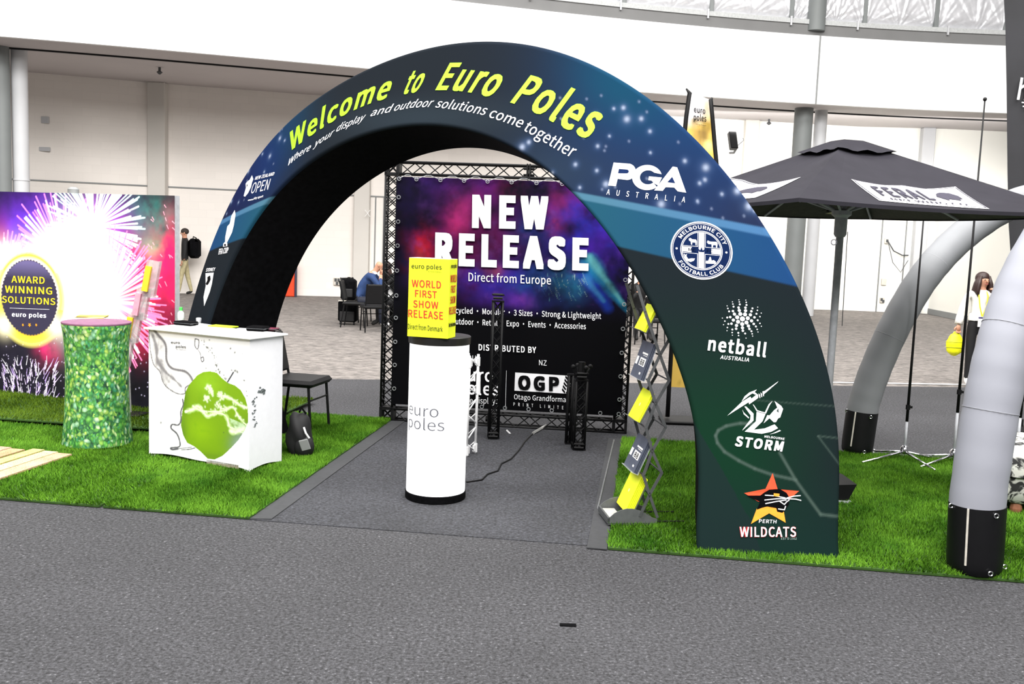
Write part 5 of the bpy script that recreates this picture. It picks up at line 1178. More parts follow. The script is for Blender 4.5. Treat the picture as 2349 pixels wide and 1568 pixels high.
# ================================================================== CHAIRS
def chair(name, label, loc, rz, group=None, sx=.46, back=.86):
    t = thing(name, label, 'chair', loc, rz, group); m = M['blackmetal']; f = mat('black_vinyl', (14, 14, 16), .55, var=.1, spec=.25)
    b = MB(); b.obox((0, 0, .445), (1, 0, 0), (0, 1, 0), ez, (sx, .44, .06), bev=.03); b.build('seat', f, t, local=True)
    b = MB(); b.obox((0, .235, .68), (1, 0, 0), (0, .98, -.2), (0, .2, .98), (sx - .06, .035, .36), bev=.016); b.build('backrest', f, t, local=True)
    for x in (-1, 1):
        b = MB(); b.tube([(x * .2, -.2, 0), (x * .19, -.17, .42)], .012, 8); b.build('leg', m, t, local=True)
        b = MB(); b.tube([(x * .2, .24, 0), (x * .19, .18, .42), (x * .19, .21, .55), (x * .185, .28, back)], .012, 8); b.build('leg', m, t, local=True)
    b = MB(); b.tube([(-.19, -.18, .3), (.19, -.18, .3)], .008, 6); b.build('stretcher', m, t, local=True)
    return t


pc = G(716, 998); chair('black_chair', 'black padded chair standing behind the right end of the apple counter', (pc[0] - .16, pc[1] + .2, .0), math.radians(78))
# backpack beside the counter
P = G(679, 1053); bkp = thing('backpack', 'black backpack with a grey patch on the turf beside the apple counter', 'backpack', P)
b = MB(); b.ball(P + (0, .12, .17), (.10, .12, .19), 20, k=12, fn=lambda d: 1 + .12 * math.sin(d[2] * 5 + d[0] * 4)); b.build('pack_body', mat('pack_black', (16, 16, 19), .7), bkp, smooth=True)
b = MB(); b.ball(P + (.05, .05, .09), (.08, .07, .09), 16, k=10); b.build('front_pocket', mat('pack_black', (16, 16, 19)), bkp, smooth=True)
bq = Plane(P + (.02, -.025, 0), (1, .15, 0), (0, .3, 1)); b = MB(); b.obox(P + (.07, -.02, .12), (1, .2, .25), (0, 1, .3), (-.3, -.2, 1), (.07, .012, .09), bev=.005); b.build('patch', M['grey'], bkp)
b = MB(); b.tube([P + (.055, 0.01, .25), P + (.075, -.01, .21), P + (.10, -.0, .17)], .008, 6); b.build('white_strap', M['white'], bkp)
b = MB(); b.tube([P + (.0, .1, .35), P + (.02, .08, .39), P + (.05, .1, .34)], .008, 6); b.build('handle', M['black'], bkp)

# ================================================================== BROCHURE RACKS
A = G(1394, 1203, .02); Bf = G(1371, 1173, .02); wv = Bf - A; wv[2] = 0; W_L = np.linalg.norm(wv); wv /= W_L; W_L = .27; ev = np.array([wv[1], -wv[0], 0])
if ev[0] < 0: ev = -ev
np_ = Plane(A, ev, ez); rk = thing('brochure_rack', 'grey folding zigzag brochure rack beside the arch foot', 'brochure rack', (*(A[:2] + ev[:2] * .17), .02))
M['rackgrey'] = mat('rack_grey', (84, 86, 88), .5, .2)
def R3(px, py, s=0): a = np_.inv(px, py); return np_.pt(a[0], a[1])[0] + wv * s
for s_ in (0.0, W_L):
    for bar in (((1462, 655), (1480, 715), (1514, 814), (1535, 872)), ((1535, 778), (1514, 814), (1487, 872)), ((1535, 872), (1504, 925), (1482, 981)), ((1487, 872), (1504, 925), (1527, 979)), ((1527, 979), (1496, 1034), (1476, 1090)), ((1482, 981), (1496, 1034), (1518, 1084)), ((1518, 1084), (1490, 1134), (1468, 1183)), ((1476, 1090), (1490, 1134), (1508, 1186))):
        b = MB(); p = [R3(*q, s_) for q in bar]
        for a, c in zip(p[:-1], p[1:]): dd_ = c - a; b.obox((a + c) / 2, dd_, wv, np.cross(dd_, wv), (np.linalg.norm(dd_) + .006, .006, .018))
        b.build('scissor_bar', M['rackgrey'], rk)
for px, py in ((1514, 814), (1504, 925), (1496, 1034), (1490, 1134), (1535, 872), (1527, 979), (1518, 1084), (1487, 872), (1482, 981), (1476, 1090)):
    b = MB(); b.tube([R3(px, py, -.004), R3(px, py, W_L + .004)], .005, 8); b.build('cross_rod', M['rackgrey'], rk)
for i, (pb, pt2) in enumerate((((1484, 765), (1512, 712)), ((1480, 876), (1508, 800)), ((1470, 972), (1502, 912)), ((1464, 1090), (1496, 1022)), ((1452, 1184), (1482, 1120)))):     # five leaflet shelves
    a, c = R3(*pb), R3(*pt2); dd_ = c - a; L_ = np.linalg.norm(dd_); dd_ /= L_; nn_ = np.cross(dd_, wv); nn_ = nn_ if nn_[0] < 0 else -nn_
    b = MB(); b.obox((a + c) / 2 + wv * W_L / 2, dd_, wv, nn_, (L_, W_L - .02, .004)); b.obox(a + wv * W_L / 2 + nn_ * .02, nn_, wv, dd_, (.045, W_L - .02, .004)); b.build('tray', mat('smoked_tray', (70, 74, 78), .3, .1) if i % 2 == 0 else M['clear'], rk)
    gold_ = i % 2 == 0; n_ = (2, 3, 2, 3, 5)[i]; wd_ = W_L - (.05 if gold_ else .03); hh = (L_ + .02) * (1.0 if i < 4 else 1.15)
    nm = ['top', 'second', 'middle', 'fourth', 'bottom'][i]
    for k_ in range(n_):
        o0 = .006 + k_ * .009; b = MB(); b.obox(a + dd_ * hh / 2 + wv * (W_L / 2 + .004 * k_) + nn_ * o0, dd_, wv, nn_, (hh, wd_, .006)); o = b.build('brochure', M['yellow'] if gold_ else mat('leaflet_slate', (74, 80, 96), .5)); front = k_ == n_ - 1
        tag(o, ('front yellow brochure on the %s shelf of the zigzag rack' % nm if front else '%s yellow brochure counted from the front on the %s rack shelf' % (['second', 'third', 'fourth', 'fifth'][n_ - 2 - k_], nm)) if gold_ else ('front slate leaflet with white number boxes on the %s rack shelf' % nm if front else '%s slate leaflet counted from the front on the %s rack shelf' % (['second', 'third'][n_ - 2 - k_], nm)), 'brochure', 'brochures on the %s rack shelf' % nm)
        if front and not gold_:
            lpz = Plane(a + nn_ * (o0 + .0035) + wv * .015, wv, dd_); lpz.n = nn_; d = Decal(lpz, .001)
            d.poly([(.19, hh * .34), (.235, hh * .34), (.235, hh * .56), (.19, hh * .56)], uv=True); d.poly([(.03, hh * .34), (.155, hh * .34), (.155, hh * .56), (.03, hh * .56)], uv=True)
            d.poly([(.03, hh * .66), (.15, hh * .66), (.15, hh * .71), (.03, hh * .71)], uv=True); d.poly([(.03, hh * .62), (.12, hh * .62), (.12, hh * .635), (.03, hh * .635)], uv=True); d.poly([(.05, hh * .12), (.08, hh * .12), (.08, hh * .18), (.05, hh * .18)], uv=True)
            v_, f_ = text2d('88', .02); d._put(np.stack([.135 - v_[:, 0] * .085, hh * .37 + v_[:, 1] * hh * .15], 1), f_, 1, .002); d.build('leaflet_print', [M['white'], M['black']], o)
        if front and gold_:
            lpz = Plane(a + nn_ * (o0 + .0035) + wv * .03, wv, dd_); lpz.n = nn_; d = Decal(lpz, .001); c0 = (wd_ / 2, hh * .5); an = np.linspace(0, 2 * PI, 10, endpoint=False); d.poly(np.stack([c0[0] + .012 * np.cos(an), c0[1] + .012 * np.sin(an)], 1), uv=True); d.build('round_mark', mat('pale_yellow', (250, 255, 160), .5), o)
def hemi(px, py): a = np_.inv(px, py); return a
a0_, a1_ = 0.0, np_.inv(1508, 1188)[0]
for s_ in (0.0, W_L):
    t = np.linspace(0, 1, 9); topc = [(a0_ + (a1_ - a0_) * q, .035 + .075 * math.sin(PI * min(q * 1.1, 1)) ** .8 * (1 - .25 * q)) for q in t]; poly = [np_.pt(a, 0)[0] for a in (a0_, a1_)] + [np_.pt(a, z)[0] for a, z in topc[::-1]]
    b = MB(); b.prism([p + wv * s_ for p in poly], wv * .006); b.build('base_side', mat('base_grey', (96, 98, 100), .5, .2), rk)
b = MB(); b.prism([np_.pt(a0_, .004)[0], np_.pt(a1_, .004)[0], np_.pt(a1_, .004)[0] + wv * W_L, np_.pt(a0_, .004)[0] + wv * W_L], (0, 0, .006)); b.obox(np_.pt(a0_ + .006, .03)[0] + wv * W_L / 2, ev, wv, ez, (.012, W_L, .03)); b.build('base_tray', M['rackgrey'], rk)
b = MB(); b.obox(np_.pt(a0_ + .055, .03)[0] + wv * W_L / 2, ev, wv, ez, (.09, W_L - .03, .004)); b.build('printed_card', mat('card_grey', (170, 170, 166), .6), rk)
for s_ in (.03, W_L - .03): b = MB(); p = np_.pt(a1_ - .02, .012)[0] + wv * s_; b.tube([p, p + ev * .2], .005, 6); b.build('support_rod', M['blackmetal'], rk)

# clear zigzag holder in front of the fireworks panel
yr_ = 8.45; base = AT(306, 950, yr_); base = np.array([base[0], yr_ - .0, .06]); hz = thing('clear_brochure_holder', 'clear acrylic zigzag brochure holder in front of the fireworks panel', 'brochure rack', (base[0], yr_, .05))
b = MB(); b.obox(base + (0, 0, .0), (1, -.2, 0), (.2, 1, 0), ez, (.2, .2, .03), bev=.006); b.build('base_block', M['blackplastic'], hz)
for i, (x0, x1, y0, y1) in enumerate(((333, 362, 597, 680), (311, 339, 660, 733), (292, 321, 716, 784), (283, 302, 776, 840))):
    p, q = AT((x0 + x1) / 2, y0, yr_), AT((x0 + x1) / 2, y1, yr_); w_ = (x1 - x0) / FPX * yr_; c = (p + q) / 2; h = abs(p[2] - q[2]); sl_ = np.array([.18, 0, 1]); sl_ /= np.linalg.norm(sl_)
    b = MB(); b.obox(c + (0, -.03, 0), (1, 0, -.18), (0, 1, 0), sl_, (w_, .004, h)); b.obox(c + (0, .03, 0), (1, 0, -.18), (0, 1, 0), sl_, (w_, .004, h)); b.obox(c - sl_ * h * .5, (1, 0, -.18), (0, 1, 0), sl_, (w_, .06, .006)); b.obox(c + np.array([w_ * .48, 0, 0]), (1, 0, -.18), (0, 1, 0), sl_, (.004, .06, h)); b.build('clear_pocket', mat('smoky_acrylic', (190, 188, 190), .2, alpha=.38), hz)
    if i < 3:
        b = MB(); b.obox(c + (-.022, -.052, -.0), (1, 0, -.18), (0, 1, 0), sl_, (w_ * .45, .03, h * .7)); o = b.build('brochure', mat('mustard_card', (240, 196, 40), .6) if i != 1 else mat('pink_card', (224, 150, 170), .6)); tag(o, ['yellow brochure in the highest clear pocket before the fireworks panel', 'pink brochure in the second clear pocket before the fireworks panel', 'yellow brochure in the third clear pocket before the fireworks panel'][i], 'brochure')
b = MB(); pt_ = [AT(x, y, yr_ + .03) for x, y in ((350, 600), (338, 668), (318, 722), (294, 790), (296, 850), (300, 945))]; b.tube(pt_, .008, 6); b.build('spine_rod', mat('smoky_acrylic', (196, 190, 188)), hz)

# ================================================================== UMBRELLA
us = .82; AP = AT(1943, 318, 8.6 * us); zh = CAMH + .365 * us; N_ = AT(1832, 455, 6.98 * us); N_[2] = zh; Cc = np.array([AP[0], AP[1], zh]); nv_ = N_ - Cc; rv_ = np.array([-nv_[1], nv_[0], 0]); R_c, L_c, F_c = Cc + rv_, Cc - rv_, Cc - nv_
um = thing('patio_umbrella', 'black square patio umbrella with white FERAL signs on its canopy', 'umbrella', (Cc[0], Cc[1], .02))
M['canopy'] = mat('canopy_cloth', (44, 43, 49), .9, var=.05, scale=4, spec=.1); M['under'] = mat('canopy_underside', (66, 66, 56), .9)
corn = [N_, R_c, F_c, L_c]; apx = Cc + (0, 0, AP[2] - zh)
def canopy_pt(ci, s, r, cs=None, apz=None):
    a, c = corn[ci], corn[(ci + 1) % 4]; e_ = a + (c - a) * s; p = apx + (e_ - apx) * r; sag = .05 * 4 * s * (1 - s) * math.sin(PI * min(r, 1)) * .8 + .02 * 4 * s * (1 - s) * r; return p - np.array([0, 0, sag])
V = []; F = []; ns, nr = 9, 9
for ci in range(4):
    n0 = len(V)
    for i in range(nr):
        for j in range(ns): V.append(canopy_pt(ci, j / (ns - 1), .06 + .94 * i / (nr - 1)))
    F += [(n0 + i * ns + j, n0 + (i + 1) * ns + j, n0 + (i + 1) * ns + j + 1, n0 + i * ns + j + 1) for i in range(nr - 1) for j in range(ns - 1)]
b = MB(); b.add(V, F); b.build('canopy', M['canopy'], um, smooth=False)
b = MB(); b.add([np.array(v) - (0, 0, .012) for v in V], F); b.build('canopy_lining', M['under'], um)
b = MB()
for ci in range(4):
    for j in range(8): p, q = canopy_pt(ci, j / 8, 1), canopy_pt(ci, (j + 1) / 8, 1); b.add([p + (0, 0, .002), q + (0, 0, .002), q - (0, 0, .022), p - (0, 0, .022)], [(0, 1, 2, 3)])
b.build('hem', M['canopy'], um)
# vent cap
V = []; F = []; nc = 13
tp = apx + (corn[0] + corn[2] - 2 * apx) / 2 * .075 * 1.0
for ci in range(4):
    n0 = len(V); a, c = corn[ci], corn[(ci + 1) % 4]
    for i in range(6):
        r = i / 5.
        for j in range(nc):
            s = j / (nc - 1.); e_ = a + (c - a) * s; rr_ = .075 + .155 * r; p = apx + (e_ - apx) * rr_; lift = .022
            lift += r ** 2 * (.012 * (abs(2 * s - 1) ** 3) + .009 * math.sin(s * PI * 5 + ci) * (4 * s * (1 - s)) ** .5 - .012) - .012 * r * (1 - r) * 4 * 4 * s * (1 - s); V.append(p + (0, 0, lift))
    F += [(n0 + i * nc + j, n0 + (i + 1) * nc + j, n0 + (i + 1) * nc + j + 1, n0 + i * nc + j + 1) for i in range(5) for j in range(nc - 1)]
    V.append(tp + (0, 0, .024)); F += [(n0 + j, n0 + j + 1, len(V) - 1) for j in range(nc - 1)]
b = MB(); b.add(V, F); b.build('vent_cap', M['canopy'], um)
M['ugrey'] = mat('umbrella_metal', (176, 178, 184), .5)
pb_ = np.array([Cc[0], Cc[1], .02]); b = MB(); b.tube([pb_, Cc + (0, 0, .35)], .027, 16); smooth_by_angle(b.build('pole', M['ugrey'], um))
b = MB(); b.lathe(pb_ - (0, 0, .0), [(.17, 0), (.17, .05), (.15, .065), (.05, .07), (.045, .25), (.03, .26)], 28); smooth_by_angle(b.build('base_plate', M['blackmetal'], um))
hubz = zh - .06; b = MB(); b.lathe((Cc[0], Cc[1], hubz - .14), [(.034, 0), (.045, .02), (.045, .14), (.07, .16), (.07, .19), (.04, .2)], 16); smooth_by_angle(b.build('runner_hub', M['ugrey'], um))
for k_ in range(8):
    e_ = corn[k_ // 2] if k_ % 2 == 0 else (corn[k_ // 2] + corn[(k_ // 2 + 1) % 4]) / 2; a = apx - (0, 0, .03); q = apx + (e_ - apx) * .97 - (0, 0, .03 + (.02 if k_ % 2 else 0)); b = MB(); b.tube([a, (a + q) / 2 - (0, 0, .05 if k_ % 2 else 0.01), q], .009, 6); rb_ = b.build('rib', M['ugrey'], um)
    b = MB(); b.tube([(Cc[0], Cc[1], hubz + .03), a * .5 + q * .5 - (0, 0, .02 + (.05 if k_ % 2 else 0))], .009, 6); b.build('strut', M['ugrey'], rb_)
b = MB(); b.tube([(Cc[0] + .05, Cc[1] - .01, hubz - .1), (Cc[0] + .06, Cc[1] - .01, 1.2)], .003, 5); b.build('pull_cord', M['darkgrey'], um)
b = MB(); b.tube([Cc + (-.05, -.03, -.24) + .02 * np.array([math.cos(t), 0, math.sin(t)]) for t in np.linspace(0, 2 * PI, 10)], .004, 5); b.build('locking_ring', M['chrome'], um)
# signs printed on the canopy
def canplane(ci):
    a, c = corn[ci], corn[(ci + 1) % 4]; pl_ = Plane(a, c - a, apx - a); return pl_
class Draped:
    """print that follows a canopy face"""
    def __init__(s, ci): s.p = canplane(ci); s.ci = ci
    def inv(s, px, py): return s.p.inv(px, py)
    def pt(s, a, b_, off=0):
        P = s.p.pt(a, b_, off + .003); out = []
        for q in P:
            h_ = (zh * 0 + apx[2] - q[2]) / (apx[2] - zh); h_ = min(max(h_, .01), 1); A_, C_ = corn[s.ci], corn[(s.ci + 1) % 4]; e_ = A_ - apx; f_ = C_ - A_; sx_ = ((q - apx - e_ * h_) @ f_) / (f_ @ f_) / h_; sx_ = min(max(sx_, 0), 1)
            out.append(q - np.array([0, 0, .05 * 4 * sx_ * (1 - sx_) * math.sin(PI * h_) * .8 + .02 * 4 * sx_ * (1 - sx_) * h_ - .001]))
        return np.array(out)
def feral(surf, tl, tr, br, bl, parent):
    d = Decal(surf, .001); TL_, TR_, BR_, BL_ = [np.array(surf.inv(*p)) for p in (tl, tr, br, bl)]
    def uv(x, y): return TL_ * (1 - x) * (1 - y) + TR_ * x * (1 - y) + BR_ * x * y + BL_ * (1 - x) * y
    def quadpoly(pts, m, off): 
        q = []
        for (a, c) in zip(pts, pts[1:] + pts[:1]):
            for t in np.linspace(0, 1, 4, endpoint=False): q.append(uv(a[0] + (c[0] - a[0]) * t, a[1] + (c[1] - a[1]) * t))
        d.poly(q, m, off, uv=True)
    xs_ = np.linspace(0, 1, 36); tp_ = np.interp(xs_, [0, .22, .3, .5, .68, 1], [0, .05, .06, -.02, .1, 0]); g_ = np.array([uv(x, t + (1 - t) * y) for x, t in zip(xs_, tp_) for y in np.linspace(0, 1, 9)]); d._put(g_, [tuple(q) for q in grid_faces(36, 9)], 0, .001)
    def curve_(pts, w_, off):
        q = []
        for a, c in zip(pts[:-1], pts[1:]): q += [uv(a[0] + (c[0] - a[0]) * t, a[1] + (c[1] - a[1]) * t) for t in np.linspace(0, 1, 12, endpoint=False)]
        d.line(q + [uv(*pts[-1])], w_, 1, off, uv=True)
    curve_([(.015, .04), (.015, .95), (.985, .95), (.985, .04)], .007, .004); curve_(list(zip(xs_[1:-1], tp_[1:-1] + .035)), .006, .004)
    v, f = text2d('FERAL', .05); d._put(np.array([uv(.10 + .5 * x, .70 - .46 * y * (1.1 - .25 * abs(x - .5))) for x, y in v]), f, 1, .005, _lay.get(id(v)))
    v, f = text2d('BREWING CO', .02); d._put(np.array([uv(.14 + .7 * x, .90 - .1 * y) for x, y in v]), f, 1, .005, _lay.get(id(v)))
    quadpoly([(.66, .5), (.69, .38), (.72, .32), (.76, .28), (.84, .3), (.89, .42), (.89, .58), (.86, .56), (.85, .66), (.81, .62), (.75, .6), (.73, .68), (.70, .6)], 1, .005)
    d.build('brewery_sign', [M['whiteprint'], mat('sign_ink', (34, 30, 52), .7)], parent)
feral(Draped(0), (1953, 402), (2192, 418), (2270, 473), (2017, 453), um)
feral(Draped(3), (1598, 412), (1838, 398), (1733, 446), (1500, 458), um)
qu = Plane(L_c - (0, 0, .03), F_c - L_c, apx - L_c); d = Decal(qu, .0); 
Lr = np.linalg.norm(F_c - L_c)
d.poly([(Lr * .42, .08), (Lr * .80, .08), (Lr * .72, .32), (Lr * .3, .32)], uv=True); d.text_uv('WORB', (Lr * .76, .2), (Lr * .46, .2), .07, .02, m=1, off=.004)
d.build('sign_seen_from_below', [mat('olive_white', (196, 192, 150), .8), M['black']], um)

# ================================================================== INFLATABLE LEGS
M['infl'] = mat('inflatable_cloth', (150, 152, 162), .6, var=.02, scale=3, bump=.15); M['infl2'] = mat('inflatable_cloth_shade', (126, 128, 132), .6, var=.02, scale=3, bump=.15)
def spline(P, n):
    P = [np.array(p, float) for p in P]; out = []
    for i in range(len(P) - 1):
        p0, p1, p2, p3 = P[max(i - 1, 0)], P[i], P[i + 1], P[min(i + 2, len(P) - 1)]
        for t in np.linspace(0, 1, n, endpoint=False): out.append(.5 * ((2 * p1) + (-p0 + p2) * t + (2 * p0 - 5 * p1 + 4 * p2 - p3) * t * t + (-p0 + 3 * p1 - 3 * p2 + p3) * t ** 3))
    return out + [P[-1]]
def infl(label, path, r, m, boot_h, ring_px, group, n0):
    P = [AT(*p) for p in path]; P[0][2] = max(P[0][2], .02); base = P[0].copy(); t = thing('inflatable_leg', label, 'inflatable arch', (base[0], base[1], .02), 0, group); S = spline(P, 6)
    b = MB(); n_ = len(S); zb = base[2] + boot_h; body = [p for p in S if p[2] > zb - .03]; b.tube(body, [r * (1 + .01 * math.sin(i * 1.7)) for i in range(len(body))], 28); smooth_by_angle(b.build('air_tube', m, t), 60)
    for k_ in (len(body) // 4, len(body) // 2): b = MB(); b.tube([body[k_], body[k_] + (body[k_ + 1] - body[k_]) * .06], r * 1.012, 28); b.build('seam_band', mat('seam_grey', (150, 152, 158), .6), t)
    ax = (body[1] - base); ax /= np.linalg.norm(ax); topc = base + ax * (boot_h / ax[2]); b = MB(); bb = [base + (0, 0, -.0), base + ax * .012, base + ax * .04, base + ax * .08, topc]; b.tube(bb, [r * .9, r * .97, r * 1.0, r * 1.02, r * 1.03], 28); bt = smooth_by_angle(b.build('black_boot', mat('boot_vinyl', (11, 11, 14), .5, spec=.3), t))
    sd = np.cross(ax, (0, 1, 0)); sd /= np.linalg.norm(sd); fw = np.cross(sd, ax); fw = fw if fw[1] < 0 else -fw
    def onb(a, h, k=1.03): return base + ax * h + (sd * math.sin(a) + fw * math.cos(a)) * r * k
    b = MB(); b.tube([onb(.75, .06, 1.04), onb(.75, boot_h, 1.05)], .006, 6); b.build('zip', M['pearl'], bt)
    for a, h in ((-.2, boot_h * .93), (-.1, .03), (1.45, boot_h * .98), (-1.3, .03)):
        c = onb(a, h, 1.08); b = MB(); b.tube([c + .012 * (sd * math.cos(q) + ax * math.sin(q)) for q in np.linspace(0, 2 * PI, 11)], .0035, 5, cap=False); b.build('metal_ring', M['chrome'], t)
    return t
infl('thick white-grey inflatable leg with black boot at the right front', [(2233, 1317, 5.17), (2241, 1160, 5.17), (2258, 1030, 5.18), (2280, 900, 5.2), (2303, 800, 5.22), (2331, 705, 5.26), (2370, 615, 5.3), (2430, 520, 5.36), (2520, 430, 5.45)], .143, M['infl'], .375, None, 'legs of the grey inflatable tent', 0)
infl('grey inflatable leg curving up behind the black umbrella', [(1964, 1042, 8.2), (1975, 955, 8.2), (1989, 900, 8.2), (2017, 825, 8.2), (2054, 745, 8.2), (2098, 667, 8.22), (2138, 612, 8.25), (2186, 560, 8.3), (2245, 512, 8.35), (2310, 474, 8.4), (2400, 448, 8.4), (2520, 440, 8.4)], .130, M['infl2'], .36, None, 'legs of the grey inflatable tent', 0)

# ================================================================== TRIPOD POLES, FLAGS, POUF
def tripod(label, hub, tip, feet, grp, knob=True):
    H = G(*hub); H = H + np.array([0, .0, 0]); Y = H[1]; hz_ = H + (0, 0, .09); t = thing('pole_stand', label, 'pole stand', (H[0], Y, .02), 0, grp)
    b = MB(); b.lathe(hz_ - (0, 0, .03), [(.02, 0), (.035, .015), (.035, .05), (.018, .07)], 14); smooth_by_angle(b.build('hub', M['chrome'], t))
    for fx, fy in feet:
        q = G(fx, fy, .025); b = MB(); b.tube([hz_ - (0, 0, .01), q + (0, 0, .008)], [.011, .008], 8); b.build('leg', M['chrome'], t, smooth=True)
    top_ = AT(*tip, Y); z1 = top_[2]; a = hz_.copy(); c = np.array([H[0], Y, z1]); k = a + (c - a) * .12
    b = MB(); b.tube([a, k], .012, 8); b.build('lower_tube', M['ugrey'], t, smooth=True); b = MB(); b.tube([k, a + (c - a) * .4, c], [.013, .011, .006], 8); b.build('pole', M['blackmetal'], t, smooth=True)
    b = MB(); b.tube([k + (c - a) * .06 - (0, 0, .02), k + (c - a) * .06 + (0, 0, .02)], .02, 8); b.obox(k + (c - a) * .06 + (.02, 0, 0), (1, 0, 0), (0, 1, 0), ez, (.03, .015, .02)); b.build('clamp_knob', M['blackplastic'], t)
    if knob: b = MB(); b.ball(c, .016, 8); b.build('tip_knob', M['blackplastic'], t)
tripod('slim black pole on a chrome X foot left of the thick inflatable leg', (2073, 1056), (2128, 470), [(1978, 1062), (2145, 1080), (2004, 1036), (2140, 1052)], 'slim black poles on chrome feet', False)
tripod('tall slim black pole rising behind the thick inflatable leg, past the woman', (2186, 1064), (2272, 228), [(2112, 1072), (2260, 1088), (2100, 1046), (2262, 1056)], 'slim black poles on chrome feet')
tripod('slim black pole at the right picture edge behind the marbled pouf', (2330, 1068), (2420, 300), [(2265, 1080), (2400, 1092), (2268, 1050), (2390, 1060)], 'slim black poles on chrome feet')
# gold and white flag behind the arch
fY = 9.4; def_ = [AT(x, y, fY) for x, y in ()]
fg = thing('display_flag', 'narrow gold and white flag with a lettered top standing behind the arch', 'flag', (*AT(1600, 600, fY)[:2], 0.0)); fpz = Plane(AT(1600, 600, fY), (1, 0, 0), ez)
L_e = [fpz.inv(*p) for p in ((1582, 213), (1574, 270), (1568, 330), (1564, 400))]; R_e = [fpz.inv(*p) for p in ((1630, 229), (1634, 270), (1640, 340), (1646, 400))]
cen = (L_e[-1] + R_e[-1]) / 2; zb_ = -fpz.P0[2] + .35
def edge(E, x_end): return [E[i] for i in range(4)] + [np.array([E[3][0] + x_end * t, E[3][1] + (zb_ - E[3][1]) * t]) for t in (.35, .7, 1)]
LE_, RE_ = edge(L_e, -.01), edge(R_e, .03); nrow = 60
def interp_edge(E, t): zz = np.array([e[1] for e in E])[::-1]; xx = np.array([e[0] for e in E])[::-1]; z_ = zz[0] + (zz[-1] - zz[0]) * t; return np.array([np.interp(z_, zz, xx), z_])
co_, cl_ = [], []
for i in range(nrow):
    a, c = interp_edge(LE_, i / (nrow - 1)), interp_edge(RE_, i / (nrow - 1))
    for j in range(24): u_ = j / 23.; q = a * (1 - u_) + c * u_; co_.append(fpz.pt(q[0], q[1], .02 * math.sin(u_ * PI))[0]); cl_.append(q)
cl_ = np.array(cl_); Pf = Paint(cl_[:, 0].reshape(nrow, 24), cl_[:, 1].reshape(nrow, 24), (212, 176, 84), fpz); tz = fpz.inv(1605, 270)[1]; Nf = fbm(Pf.X * 9, Pf.Y * 5, 61)
Pf.mix(np.clip((Pf.Y - tz) * 9 - (Pf.X - cl_[:, 0].mean()) * 4 + .6, 0, 1), (212, 208, 212)); Pf.mix(np.clip((Nf - .5) * 4, 0, .7) * (Pf.Y < tz), (120, 100, 30)); Pf.blob((1605, 322), .1, .14, (104, 76, 44), .85, nz=1); Pf.blob((1622, 250), .05, .1, (150, 122, 30), .8, nz=1); Pf.blob((1625, 335), .05, .04, (230, 214, 150), .9)
fast_obj('flag_cloth', np.array(co_), grid_faces(nrow, 24), mat_print('flag_print', rough=.7), fg, smooth=True, cols=Pf.c.reshape(-1, 3))
for E_, tipp in ((LE_, fpz.inv(1574, 203)), (RE_, fpz.inv(1634, 224))):
    b = MB(); pts_ = [fpz.pt(tipp[0], tipp[1])[0]] + [fpz.pt(e[0], e[1])[0] for e in E_] + [fpz.pt(E_[-1][0], zb_ - .3)[0]]; b.tube(pts_, [.008] + [.022] * (len(pts_) - 1), 8); b.build('flag_pole', M['blackmetal'], fg, smooth=True)
c = fpz.pt(cen[0], 0)[0]; b = MB(); b.obox((c[0], c[1], .02), (1, 0, 0), (0, 1, 0), ez, (.5, .35, .03), bev=.01); b.build('flag_base', M['blackmetal'], fg)
d = Decal(fpz, .03); Z8b = Z6((1540, 160), 6.03); d.text('euro', [Z8b(305, 590), Z8b(462, 615)], (0, -13), bold=.02); d.text('poles', [Z8b(302, 700), Z8b(475, 722)], (0, -14), bold=.02); d.text('displays', [Z8b(330, 760), Z8b(475, 785)], (0, -3)); d.build('flag_lettering', M['black'], fg)
# tall black flag at the right edge
kY = 9.6; kp = Plane(AT(2330, 500, kY), (1, 0, 0), ez); kf = thing('feather_flag', 'tall black feather flag with white script at the right edge', 'flag', (*AT(2350, 700, kY)[:2], 0))
lt_ = [kp.inv(*p) for p in ((2300, -60), (2306, 60), (2309, 200), (2311, 400), (2314, 520), (2322, 640), (2332, 740))]; b = MB(); pl_ = [kp.pt(a[0], a[1])[0] for a in lt_]; rt_ = [kp.pt(a[0] + w_, a[1])[0] for a, w_ in zip(lt_, (.75, .8, .8, .75, .6, .35, .12))]
V = []; 
for a, c in zip(pl_, rt_):
    for u_ in np.linspace(0, 1, 9): V.append(a * (1 - u_) + c * u_ + np.array([0, -.05 * math.sin(u_ * 7), 0]))
b.add(V, [tuple(q) for q in grid_faces(len(pl_), 9)]); b.build('flag_cloth', mat('black_flag', (34, 34, 38), .8, var=.15, scale=2), kf, smooth=True)
b = MB(); b.tube([rt_[0] + (.02, .02, .3)] + [p + (.02, .02, 0) for p in rt_] + [(rt_[-1][0] + .02, rt_[-1][1] + .02, .05)], .014, 8); b.build('flag_pole', M['blackmetal'], kf, smooth=True)
b = MB(); b.lathe((rt_[-1][0] + .02, rt_[-1][1] + .02, 0), [(.22, 0), (.22, .03), (.03, .05), (.03, .12)], 20); b.build('flag_base', M['blackmetal'], kf)
d = Decal(kp, .07); d.text('hi', [(2324, 230), (2362, 234)], (8, -46), bold=.02); d.line([(2336, 237), (2365, 240)], .012); d.line([(2338, 246), (2365, 249)], .012); d.build('flag_script', mat('flag_white', (190, 190, 194), .7), kf)
